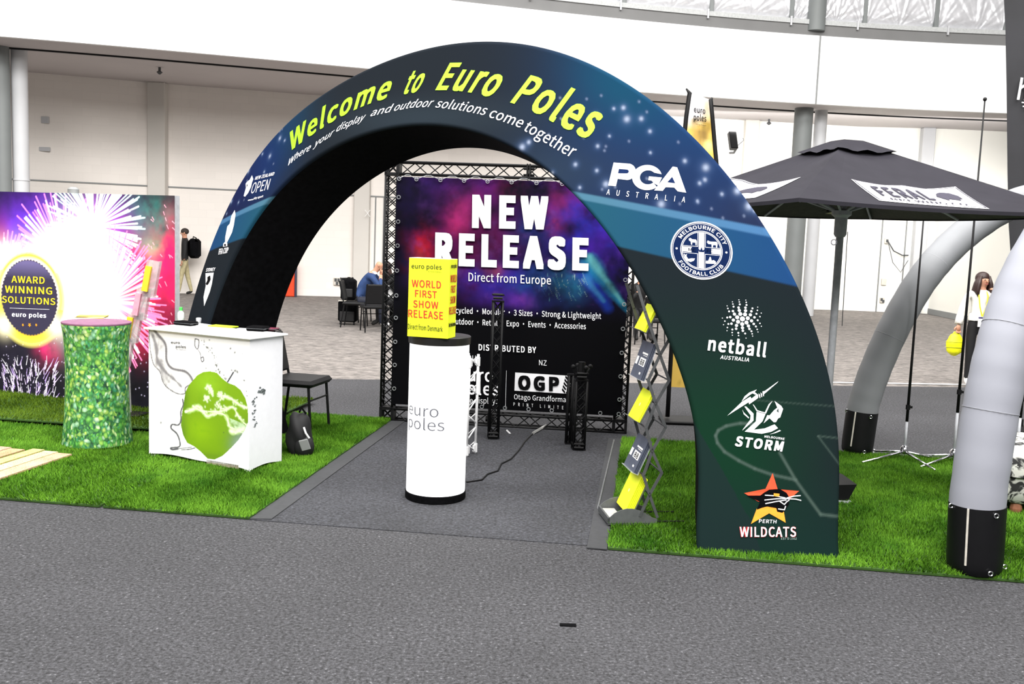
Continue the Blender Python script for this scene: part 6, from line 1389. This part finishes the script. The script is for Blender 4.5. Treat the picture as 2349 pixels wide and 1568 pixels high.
# marbled pouf
P = G(2362, 1190); pf_ = thing('marbled_pouf', 'black and white marbled pouf on tan feet behind the thick inflatable leg', 'pouf', P)
def marb(nt, b_):
    tc = nt.nodes.new('ShaderNodeTexCoord'); n = nt.nodes.new('ShaderNodeTexNoise'); n.inputs['Scale'].default_value = 14; n.inputs['Detail'].default_value = 6; n.inputs['Distortion'].default_value = 1.2; nt.links.new(tc.outputs['Object'], n.inputs['Vector'])
    r = nt.nodes.new('ShaderNodeValToRGB'); e = r.color_ramp.elements; e[0].position = .44; e[1].position = .54; e[0].color = L4((34, 34, 36)); e[1].color = L4((214, 214, 208)); nt.links.new(n.outputs[0], r.inputs[0]); nt.links.new(r.outputs[0], b_.inputs['Base Color'])
M['marble'] = nodes_mat('marble_cloth', marb, .7)
pcx = P + (.02, .3, 0); b = MB(); b.lathe(pcx, [(.26, .09), (.29, .12), (.30, .2), (.295, .27)], 32); smooth_by_angle(b.build('pouf_body', M['marble'], pf_))
b = MB(); b.lathe(pcx, [(.29, .275), (.32, .28), (.325, .33), (.32, .43), (.27, .49), (.15, .515), (.02, .52)], 32); smooth_by_angle(b.build('cushion', M['marble'], pf_))
for a in (-2.6, -1.9, -.9, .4, 1.6): b = MB(); b.lathe(pcx + (.22 * math.cos(a), .22 * math.sin(a), .02), [(.035, 0), (.04, .03), (.03, .08)], 10); b.build('foot', mat('tan_foot', (170, 112, 84), .6), pf_)
# black wedge behind the arch foot
P = G(1948, 1150); c = P + (-.05, .1, 0); wg = thing('wedge_stand', 'black wedge-shaped stand on the turf just right of the arch foot', 'stand', c); b = MB(); a_, b__ = AT(1905, 1112, 6.5), AT(1966, 1111, 6.5); g1, g2 = AT(1925, 1150, 6.5), AT(1938, 1150, 6.5)
g1[2] = g2[2] = .03; b.prism([a_, b__, g2 + (.02, 0, 0), g1], (0, .3, 0)); b.build('wedge_body', M['blackplastic'], wg); b = MB(); b.obox((g1 + g2) / 2 + (0, .15, -.005), (1, 0, 0), (0, 1, 0), ez, (.12, .34, .012)); b.build('metal_foot', M['ugrey'], wg)

# ================================================================== PEOPLE
def skin_body(name, nodes, edges, parent, mats, mfn, sub=2):
    keys = list(nodes); me = bpy.data.meshes.new('sk'); me.from_pydata([nodes[k][0] for k in keys], [(keys.index(a), keys.index(c)) for a, c in edges], []); o = bpy.data.objects.new('sk', me); C.objects.link(o); md = o.modifiers.new('Skin', 'SKIN')
    sv = me.skin_vertices[0].data
    for i, k in enumerate(keys):
        r = nodes[k][1]; sv[i].radius = (r, r) if not isinstance(r, tuple) else r; sv[i].use_root = (k == 'pelvis')
    md.use_smooth_shade = True; s_ = o.modifiers.new('s', 'SUBSURF'); s_.levels = sub; s_.render_levels = sub; bpy.context.view_layer.update()
    m2 = bpy.data.meshes.new_from_object(o.evaluated_get(bpy.context.evaluated_depsgraph_get())); v = np.array([p.co[:] for p in m2.vertices]); f = [tuple(p.vertices) for p in m2.polygons]; bpy.data.objects.remove(o); bpy.data.meshes.remove(m2)
    fm = [mfn(v[list(q)].mean(0)) for q in f]; return fast_obj(name, v, f, mats, parent, smooth=True, fmat=fm, local=True)


def person(label, loc, rz, P, mats, mfn, H=1.65, hair=None, face=0.0, bald=False, bag=None, tilt=(0, 0), group=None):
    """P: joints in the person's own frame, facing -y"""
    t = thing('person', label, 'person', loc, rz, group); s = H / 1.7; hd = np.array(P['head']); nk = np.array(P['neck'])
    N = {k: (np.array(v[0]) * 1.0, v[1]) for k, v in P['body'].items()}
    dr = hd - nk; N['neck'] = (nk, .055 * s); N['jaw'] = (nk + dr * .45, .058 * s); N['skull'] = (hd, .085 * s); N['crown'] = (hd + dr / np.linalg.norm(dr) * .07 * s, .07 * s)
    E = P['edges'] + [('chest', 'neck'), ('neck', 'jaw'), ('jaw', 'skull'), ('skull', 'crown')]; body = skin_body('body', N, E, t, mats, mfn)
    # face
    ca, sa = math.cos(face), math.sin(face); fw = np.array([sa, -ca, 0]); rt = np.array([ca, sa, 0]); up = np.array([0, 0, 1.]); c = hd + np.array([0, 0, .005])
    b = MB(); b.tube([c + fw * .078 * s + up * .02 * s, c + fw * .09 * s - up * .016 * s, c + fw * .078 * s - up * .022 * s], [.006 * s, .011 * s, .008 * s], 8); b.build('nose', M['skin'], t, smooth=True, local=True)
    for q in (-1, 1):
        b = MB(); b.ball(c + fw * .078 * s + rt * .032 * s * q + up * .018 * s, (.011 * s, .006 * s, .006 * s), 8, k=6); b.build('eye', mat('eye_dark', (40, 26, 22), .4), t, smooth=True, local=True)
        b = MB(); b.ball(c + rt * .084 * s * q - fw * -.0 + up * .0, (.012 * s, .02 * s, .03 * s), 8, k=6); b.build('ear', M['skin'], t, smooth=True, local=True)
    b = MB(); b.ball(c + fw * .078 * s - up * .047 * s, (.024 * s, .008 * s, .006 * s), 10, k=6); b.build('mouth', mat('lip', (176, 86, 84), .5), t, smooth=True, local=True)
    if hair == 'long':
        b = MB(); b.ball(c + up * .04 * s - fw * .035 * s, (.102 * s, .098 * s, .094 * s), 22, k=14)
        for a in np.linspace(-1.95, 1.95, 17):
            dirv = -fw * math.cos(a) + rt * math.sin(a); p0 = c + dirv * .07 * s + up * .07 * s; p1 = c + dirv * .103 * s - up * .05 * s; p2 = c + dirv * .115 * s - up * .15 * s - fw * .01; p3 = c + dirv * .11 * s - up * (.22 + .02 * math.sin(a * 5)) * s + fw * .01; b.tube([p0, p1, p2, p3], [.02 * s, .032 * s, .034 * s, .012 * s], 10)
        o = b.build('hair', mat('dark_hair', (46, 28, 24), .5, var=.25, scale=40, stretch=(8, 8, 1)), t, smooth=True, local=True)
    elif hair == 'short':
        b = MB(); b.ball(c + up * .045 * s - fw * .018 * s, (.096 * s, .1 * s, .085 * s), 16, k=10); b.build('hair', mat('short_hair', (52, 44, 40), .8, var=.2), t, smooth=True, local=True)
    elif hair == 'beard':
        b = MB(); b.ball(c + fw * .045 * s - up * .06 * s, (.06 * s, .05 * s, .045 * s), 14, k=8); b.build('beard', mat('beard_grey', (120, 92, 78), .9, var=.2), t, smooth=True, local=True)
    return t, hd, s


def hand(t, w, d, s, m, curl=.6, nrm=(0, -1, 0)):
    """palm with four unequal bent fingers and a thumb from the side of the palm; w wrist, d pointing direction"""
    w = np.array(w, float); d = np.array(d, float); d /= np.linalg.norm(d); n = np.array(nrm, float); n -= d * (n @ d); n /= np.linalg.norm(n); sd = np.cross(d, n); b = MB()
    b.tube([w, w + d * .03 * s, w + d * .085 * s], [.024 * s, .032 * s, .034 * s], 8, flat=.5)
    for k, ln in zip((-1.5, -.5, .5, 1.5), (.062, .074, .08, .07)):
        p0 = w + d * .08 * s + sd * k * .017 * s; p1 = p0 + d * ln * .45 * s + n * .01 * curl * s; p2 = p1 + (d * (1 - curl) + n * curl) * ln * .35 * s; p3 = p2 + (d * (.7 - curl) + n) * ln * .28 * s; b.tube([p0, p1, p2, p3], [.0095 * s, .009 * s, .0085 * s, .006 * s], 6)
    p0 = w + d * .03 * s + sd * .028 * s; b.tube([p0, p0 + sd * .025 * s + d * .025 * s, p0 + sd * .028 * s + d * .055 * s + n * .01 * s], [.013 * s, .011 * s, .008 * s], 6); return b.build('hand', m, t, smooth=True, local=True)


def stand_body(s, ra=None, la=None, lg=None, lf=0, fem=True):
    sh = .165 if fem else .19; B = {'pelvis': ((0, 0, .93 * s), (.125 * s, .105 * s)), 'waist': ((0, 0, 1.08 * s), (.115 * s, .095 * s)), 'chest': ((0, 0, 1.30 * s), (.14 * s, .105 * s))}
    for k, q in (('r', -1), ('l', 1)):
        arm = ra if k == 'r' else la; arm = arm or [(.235, 0, 1.13), (.25, -.03, .9)]
        B['sh' + k] = ((q * sh * s, 0, 1.385 * s), .062 * s); B['el' + k] = ((q * arm[0][0] * s, arm[0][1] * s, arm[0][2] * s), .052 * s); B['wr' + k] = ((q * arm[1][0] * s, arm[1][1] * s, arm[1][2] * s), .038 * s)
        fy = (lf if k == 'r' else -lf); B['hp' + k] = ((q * .085 * s, 0, .86 * s), .085 * s); B['kn' + k] = ((q * .09 * s, -.01 + fy * .5, .48 * s), .062 * s); B['an' + k] = ((q * .09 * s, .01 + fy, .08 * s), .045 * s); B['to' + k] = ((q * .1 * s, -.13 * s + fy, .035 * s), .035 * s)
    E = [('pelvis', 'waist'), ('waist', 'chest')]
    for k in 'rl': E += [('chest', 'sh' + k), ('sh' + k, 'el' + k), ('el' + k, 'wr' + k), ('pelvis', 'hp' + k), ('hp' + k, 'kn' + k), ('kn' + k, 'an' + k), ('an' + k, 'to' + k)]
    return dict(body=B, edges=E, neck=(0, .0, 1.45 * s), head=(0, -.015, 1.575 * s))


CL = lambda n, c, r=.8: mat(n, c, r, var=.08, scale=14, bump=.2)
# the woman at the right
gw = G(2213, 886); s = 1.53 / 1.7; pw = stand_body(s, ra=[(.25, .02, 1.12), (.30, -.06, .92)], la=[(.27, -.02, 1.12), (.15, -.18, 1.36)])
pw['head'] = (.015, -.02, 1.575 * s); wx = gw[0] + .13
def mw(c):
    z = c[2] / s
    if z > 1.44: return 0
    if abs(c[0]) > .18 * s and z > .9 and z < 1.44: return 1 if not (z < .955 and c[0] < 0) and not (c[0] > 0 and z > 1.33 and c[1] < -.13 * s) else 0
    if z > 1.0: return 1
    if z > .12: return 2
    return 1 if False else 3
wt_, hd_, _ = person('standing woman in white top and black trousers holding a yellow bag', (wx, gw[1] + .05, 0), math.radians(-6), pw, [M['skin'], CL('white_jacket', (236, 234, 226)), CL('black_trousers', (14, 14, 17)), CL('white_shoes', (236, 234, 228))], mw, 1.53, 'long', face=.25)
b = MB(); b.lathe((0, 0, 0), [(.15 * s, .99 * s), (.152 * s, 1.03 * s), (.14 * s, 1.1 * s)], 20, cap=False)
for v_i in range(len(b.v)): x, y, z = b.v[v_i]; b.v[v_i] = (x, y * .82, z)
b.build('jacket_hem', CL('white_jacket', 0), wt_, smooth=True, local=True)
b = MB(); b.tube([(-.3 * s, -.055 * s, .93 * s), (-.27 * s, -.02 * s, 1.06 * s)], [.058 * s, .052 * s], 12); b.build('sleeve_cuff', CL('white_jacket', 0), wt_, smooth=True, local=True)
lan = mat('yellow_lanyard', (226, 214, 50), .6); b = MB()
for q in (-1, 1): b.tube([(q * .06 * s, -.05 * s, 1.43 * s), (q * .065 * s, -.115 * s, 1.36 * s), (q * .045 * s, -.135 * s, 1.2 * s), (0, -.13 * s, 1.05 * s)], .009 * s, 6)
b.build('lanyard', lan, wt_, local=True)
b = MB(); b.obox((0, -.14 * s, .98 * s), (1, 0, 0), (0, 1, 0), ez, (.115 * s, .008, .15 * s)); bd = b.build('badge', M['white'], wt_, local=True); b = MB(); b.obox((0, -.146 * s, 1.04 * s), (1, 0, 0), (0, 1, 0), ez, (.11 * s, .006, .02 * s)); b.build('badge_strip', mat('badge_navy', (50, 44, 96), .6), bd, local=True)
hand(wt_, (-.30 * s, -.065 * s, .915 * s), (0, -.1, -1), s, M['skin'], .9); hand(wt_, (.15 * s, -.18 * s, 1.37 * s), (-.4, -.1, .9), s, M['skin'], .7, nrm=(-.5, .4, 0))
hw = np.array([wx, gw[1] + .05, 0]) + np.array(Matrix.Rotation(math.radians(-6), 3, 'Z') @ Vector((-.30 * s, -.07 * s, 0))); bgz = .9 * s - .085
yb = thing('yellow_bag', 'bright yellow bag hanging from the hand of the woman in white', 'bag', (hw[0] - .02, hw[1], bgz - .31)); b = MB(); b.ball((hw[0] - .03, hw[1], bgz - .17), (.115, .07, .155), 18, k=12, fn=lambda d: 1 + .05 * math.sin(d[2] * 9)); b.build('bag_body', mat('bag_yellow', (240, 240, 20), .5, var=.05), yb, smooth=True)
b = MB(); b.tube([(hw[0] - .07, hw[1], bgz - .05), (hw[0] - .05, hw[1], bgz - .0), (hw[0] - .0, hw[1], bgz + .005), (hw[0] + .03, hw[1], bgz - .05)], .01, 6); b.build('bag_handle', mat('bag_yellow', 0), yb, smooth=True)
for dz in (-.13, -.2): b = MB(); b.tube([(hw[0] - .03 + .117 * math.cos(a), hw[1] + .072 * math.sin(a), bgz + dz) for a in np.linspace(0, 2 * PI, 20)], .004, 4, cap=False); b.build('bag_seam', mat('bag_olive', (190, 200, 20), .6), yb)

# walking man with shoulder bag, left
gm_ = G(425, 671); my = 24.6; mx_ = AT(424, 600, my)[0]; s = 1.0; pm = stand_body(s, fem=False, lf=.16, ra=[(.24, .05, 1.13), (.24, -.06, .9)])
def mm(c):
    if c[2] > 1.46: return 0
    if abs(c[0]) > .2 and c[2] < .93 and c[2] > .8: return 0
    if c[2] > .9: return 1
    return 2 if c[2] > .1 else 3
mt_, _, _ = person('man in black jacket and khaki trousers walking past the back wall', (mx_, my, 0), math.radians(-70), pm, [M['skin'], CL('black_jacket', (18, 18, 20)), CL('khaki_cloth', (170, 160, 124)), CL('dark_shoe', (26, 24, 22))], mm, 1.7, 'short')
hand(mt_, (.24, -.07, .88), (0, -.1, -1), 1, M['skin']); hand(mt_, (-.24, -.07, .88), (0, -.1, -1), 1, M['skin'])
bq = thing('shoulder_pack', 'bulky black pack on the back of the walking man', 'backpack', (mx_ + .25, my + .05, .95)); b = MB(); b.obox((mx_ + .25, my, 1.2), (1, 0, 0), (0, 1, 0), ez, (.26, .36, .5), bev=.07); b.build('pack_body', M['black'], bq, smooth=True); b = MB(); b.tube([(mx_ + .2, my, 1.42), (mx_ + .22, my, 1.5), (mx_ + .3, my, 1.46)], .015, 6); b.build('handle', M['black'], bq)

# seated figures
def sit_body(s, lean=.25, fem=False, hands=(.06, -.42, 1.0)):
    hy = -lean; B = {'pelvis': ((0, .0, .52 * s), (.15 * s, .12 * s)), 'waist': ((0, -.03, .68 * s), (.135 * s, .115 * s)), 'chest': ((0, hy * .75, .88 * s), (.155 * s, .12 * s))}
    for k, q in (('r', -1), ('l', 1)):
        B['sh' + k] = ((q * .19 * s, hy, .97 * s), .065 * s); B['el' + k] = ((q * .2 * s, hy - .18, .74 * s), .052 * s); B['wr' + k] = ((q * hands[0], hands[1], hands[2]), .036 * s)
        B['hp' + k] = ((q * .1 * s, -.06, .5 * s), .09 * s); B['kn' + k] = ((q * .13 * s, -.45 * s, .5 * s), .066 * s); B['an' + k] = ((q * .13 * s, -.45 * s, .1 * s), .045 * s); B['to' + k] = ((q * .14 * s, -.58 * s, .04 * s), .036 * s)
    E = [('pelvis', 'waist'), ('waist', 'chest')]
    for k in 'rl': E += [('chest', 'sh' + k), ('sh' + k, 'el' + k), ('el' + k, 'wr' + k), ('pelvis', 'hp' + k), ('hp' + k, 'kn' + k), ('kn' + k, 'an' + k), ('an' + k, 'to' + k)]
    return dict(body=B, edges=E, neck=(0, hy - .04, 1.04 * s), head=(0, hy - .12, 1.16 * s))
def sitmat(s, hz=.98):
    def fn(c):
        if c[2] > 1.02 * s and c[1] < -.2: return 0
        if c[1] < -.36 and abs(c[0]) < .14 and c[2] > .88 * s: return 0
        if c[2] > .58 * s: return 1
        return 2 if c[2] > .09 else 3
    return fn
sY = 17.9; sx_ = AT(822, 690, sY)[0]; ps = sit_body(1.0, .26)
st_, _, _ = person('bald bearded man in a blue suit sitting hunched with hands at his chin', (sx_, sY, 0), math.radians(90), ps, [M['skin'], CL('blue_suit', (28, 54, 98)), CL('navy_trousers', (20, 24, 40)), CL('white_sole_shoe', (200, 200, 200))], sitmat(1.0), 1.7, 'beard')
b = MB(); b.lathe((0, -.29, 0), [(.068, 1.0), (.06, 1.05)], 14, cap=False); b.build('shirt_collar', M['white'], st_, smooth=True, local=True)
hand(st_, (.06, -.42, 1.0), (-.3, -.05, .9), 1, M['skin'], .8, nrm=(0, 1, 0)); hand(st_, (-.06, -.42, 1.0), (.3, -.05, .9), 1, M['skin'], .8, nrm=(0, 1, 0))
chair('banquet_chair', 'black chair under the man in the blue suit', (sx_ - .05, sY, 0), math.radians(90), 'chairs of the background meeting table')
cY = 17.2; chair('banquet_chair', 'empty black chair in front of the man in the blue suit', (AT(858, 700, cY)[0] + .0, cY, 0), math.radians(200), 'chairs of the background meeting table')
s2 = AT(906, 690, 18.3)[0]; p2 = sit_body(.95, .2, hands=(.08, -.4, .86)); person('dark-haired person in black seated behind the left truss upright', (s2 + .12, 18.3, 0), math.radians(-85), p2, [M['skin'], CL('black_jacket', 0), CL('black_trousers', 0), CL('dark_shoe', 0)], sitmat(.95), 1.6, 'long')
chair('banquet_chair', 'black chair under the person in black behind the left truss upright', (s2 + .2, 18.3, 0), math.radians(-85), 'chairs of the background meeting table')
tx = (sx_ + s2) / 2 + .2; tb = thing('meeting_table', 'small table with a white cloth seen through the left truss upright', 'table', (tx, 18.6, 0)); b = MB(); b.lathe((tx, 18.75, 0), [(.42, .7), (.43, .74), (.0, .745)], 28); b.build('tabletop', M['white'], tb); b = MB(); b.lathe((tx, 18.75, 0), [(.25, 0), (.25, .02), (.04, .05), (.04, .7)], 16); b.build('pedestal', M['blackmetal'], tb); b = MB()
V = [];
for i, (r_, z_) in enumerate(((.425, .748), (.44, .7), (.46, .55), (.47, .42))):
    for k_ in range(40): a = 2 * PI * k_ / 40; q = r_ * (1 + .05 * (i / 3) * math.sin(a * 9)); V.append((tx + q * math.cos(a), 18.75 + q * math.sin(a), z_))
b.add(V, [(i * 40 + k_, i * 40 + (k_ + 1) % 40, (i + 1) * 40 + (k_ + 1) % 40, (i + 1) * 40 + k_) for i in range(3) for k_ in range(40)]); b.build('cloth_skirt', M['white'], tb, smooth=True)
# person and dark chairs right of the banner
s3 = AT(1462, 690, 17.5); person('seated person in black seen between the banner frame and the arch', (s3[0], 17.6, 0), math.radians(10), sit_body(1.0, .15, hands=(.07, -.4, .9)), [M['skin'], CL('black_jacket', 0), CL('black_trousers', 0), CL('dark_shoe', 0)], sitmat(1.0), 1.68, 'short')
chair('banquet_chair', 'black chair under the person in black right of the banner', (s3[0], 17.75, 0), math.radians(10)); chair('banquet_chair', 'black chair right of the banner, nearer than the seated person', (s3[0] + .1, 16.4, 0), math.radians(190))
# luggage
def bagbox(nm, lb_, px0, px1, py0, py1, Y, cat, wheels, z0=None):
    a, c = AT(px0, py1, Y), AT(px1, py0, Y); z0_ = 0 if z0 is None else z0; h = c[2] - (a[2] if z0 is None else z0) if z0 is not None else c[2]; x0, x1 = a[0], c[0]; t = thing(nm, lb_, cat, ((x0 + x1) / 2, Y + .15, z0_)); b = MB(); b.box((x0, Y, z0_ + (.05 if wheels else 0)), (x1, Y + .3, z0_ + h), bev=.04); b.build('case_shell', M['black'], t, smooth=False)
    b = MB(); b.box((x0 + .04, Y - .02, z0_ + h * .15), (x1 - .04, Y + .01, z0_ + h * .55), bev=.01); b.build('front_pocket', mat('pocket_black', (26, 26, 28), .7), t)
    if wheels:
        for q in (x0 + .05, x1 - .05): b = MB(); b.tube([(q - .015, Y + .05, .03), (q + .015, Y + .05, .03)], .03, 10); b.build('wheel', M['blackplastic'], t)
        b = MB(); b.box((x0 + .01, Y - .01, z0_ + h - .015), (x1 - .03, Y + .02, z0_ + h + .005)); b.build('trim_edge', M['pearl'], t)
    else: b = MB(); b.tube([(x0 + .1, Y + .15, z0_ + h - .01), (x0 + .12, Y + .15, z0_ + h + .03), (x1 - .12, Y + .15, z0_ + h + .03), (x1 - .1, Y + .15, z0_ + h - .01)], .012, 6); b.build('handle', M['blackplastic'], t)
    return z0_ + h
lY = 18.2; hh_ = bagbox('suitcase', 'black wheeled case standing on the hall floor beside the blue-suited man', 774, 818, 690, 744, lY, 'suitcase', True); bagbox('trolley_bag', 'smaller black bag stacked on top of the wheeled black case', 780, 814, 641, 688, lY + .02, 'bag', False, hh_ + .006)
chair('banquet_chair', 'black chair behind the stacked black bags', (AT(806, 690, 18.9)[0] + .1, 19.0, 0), math.radians(60))
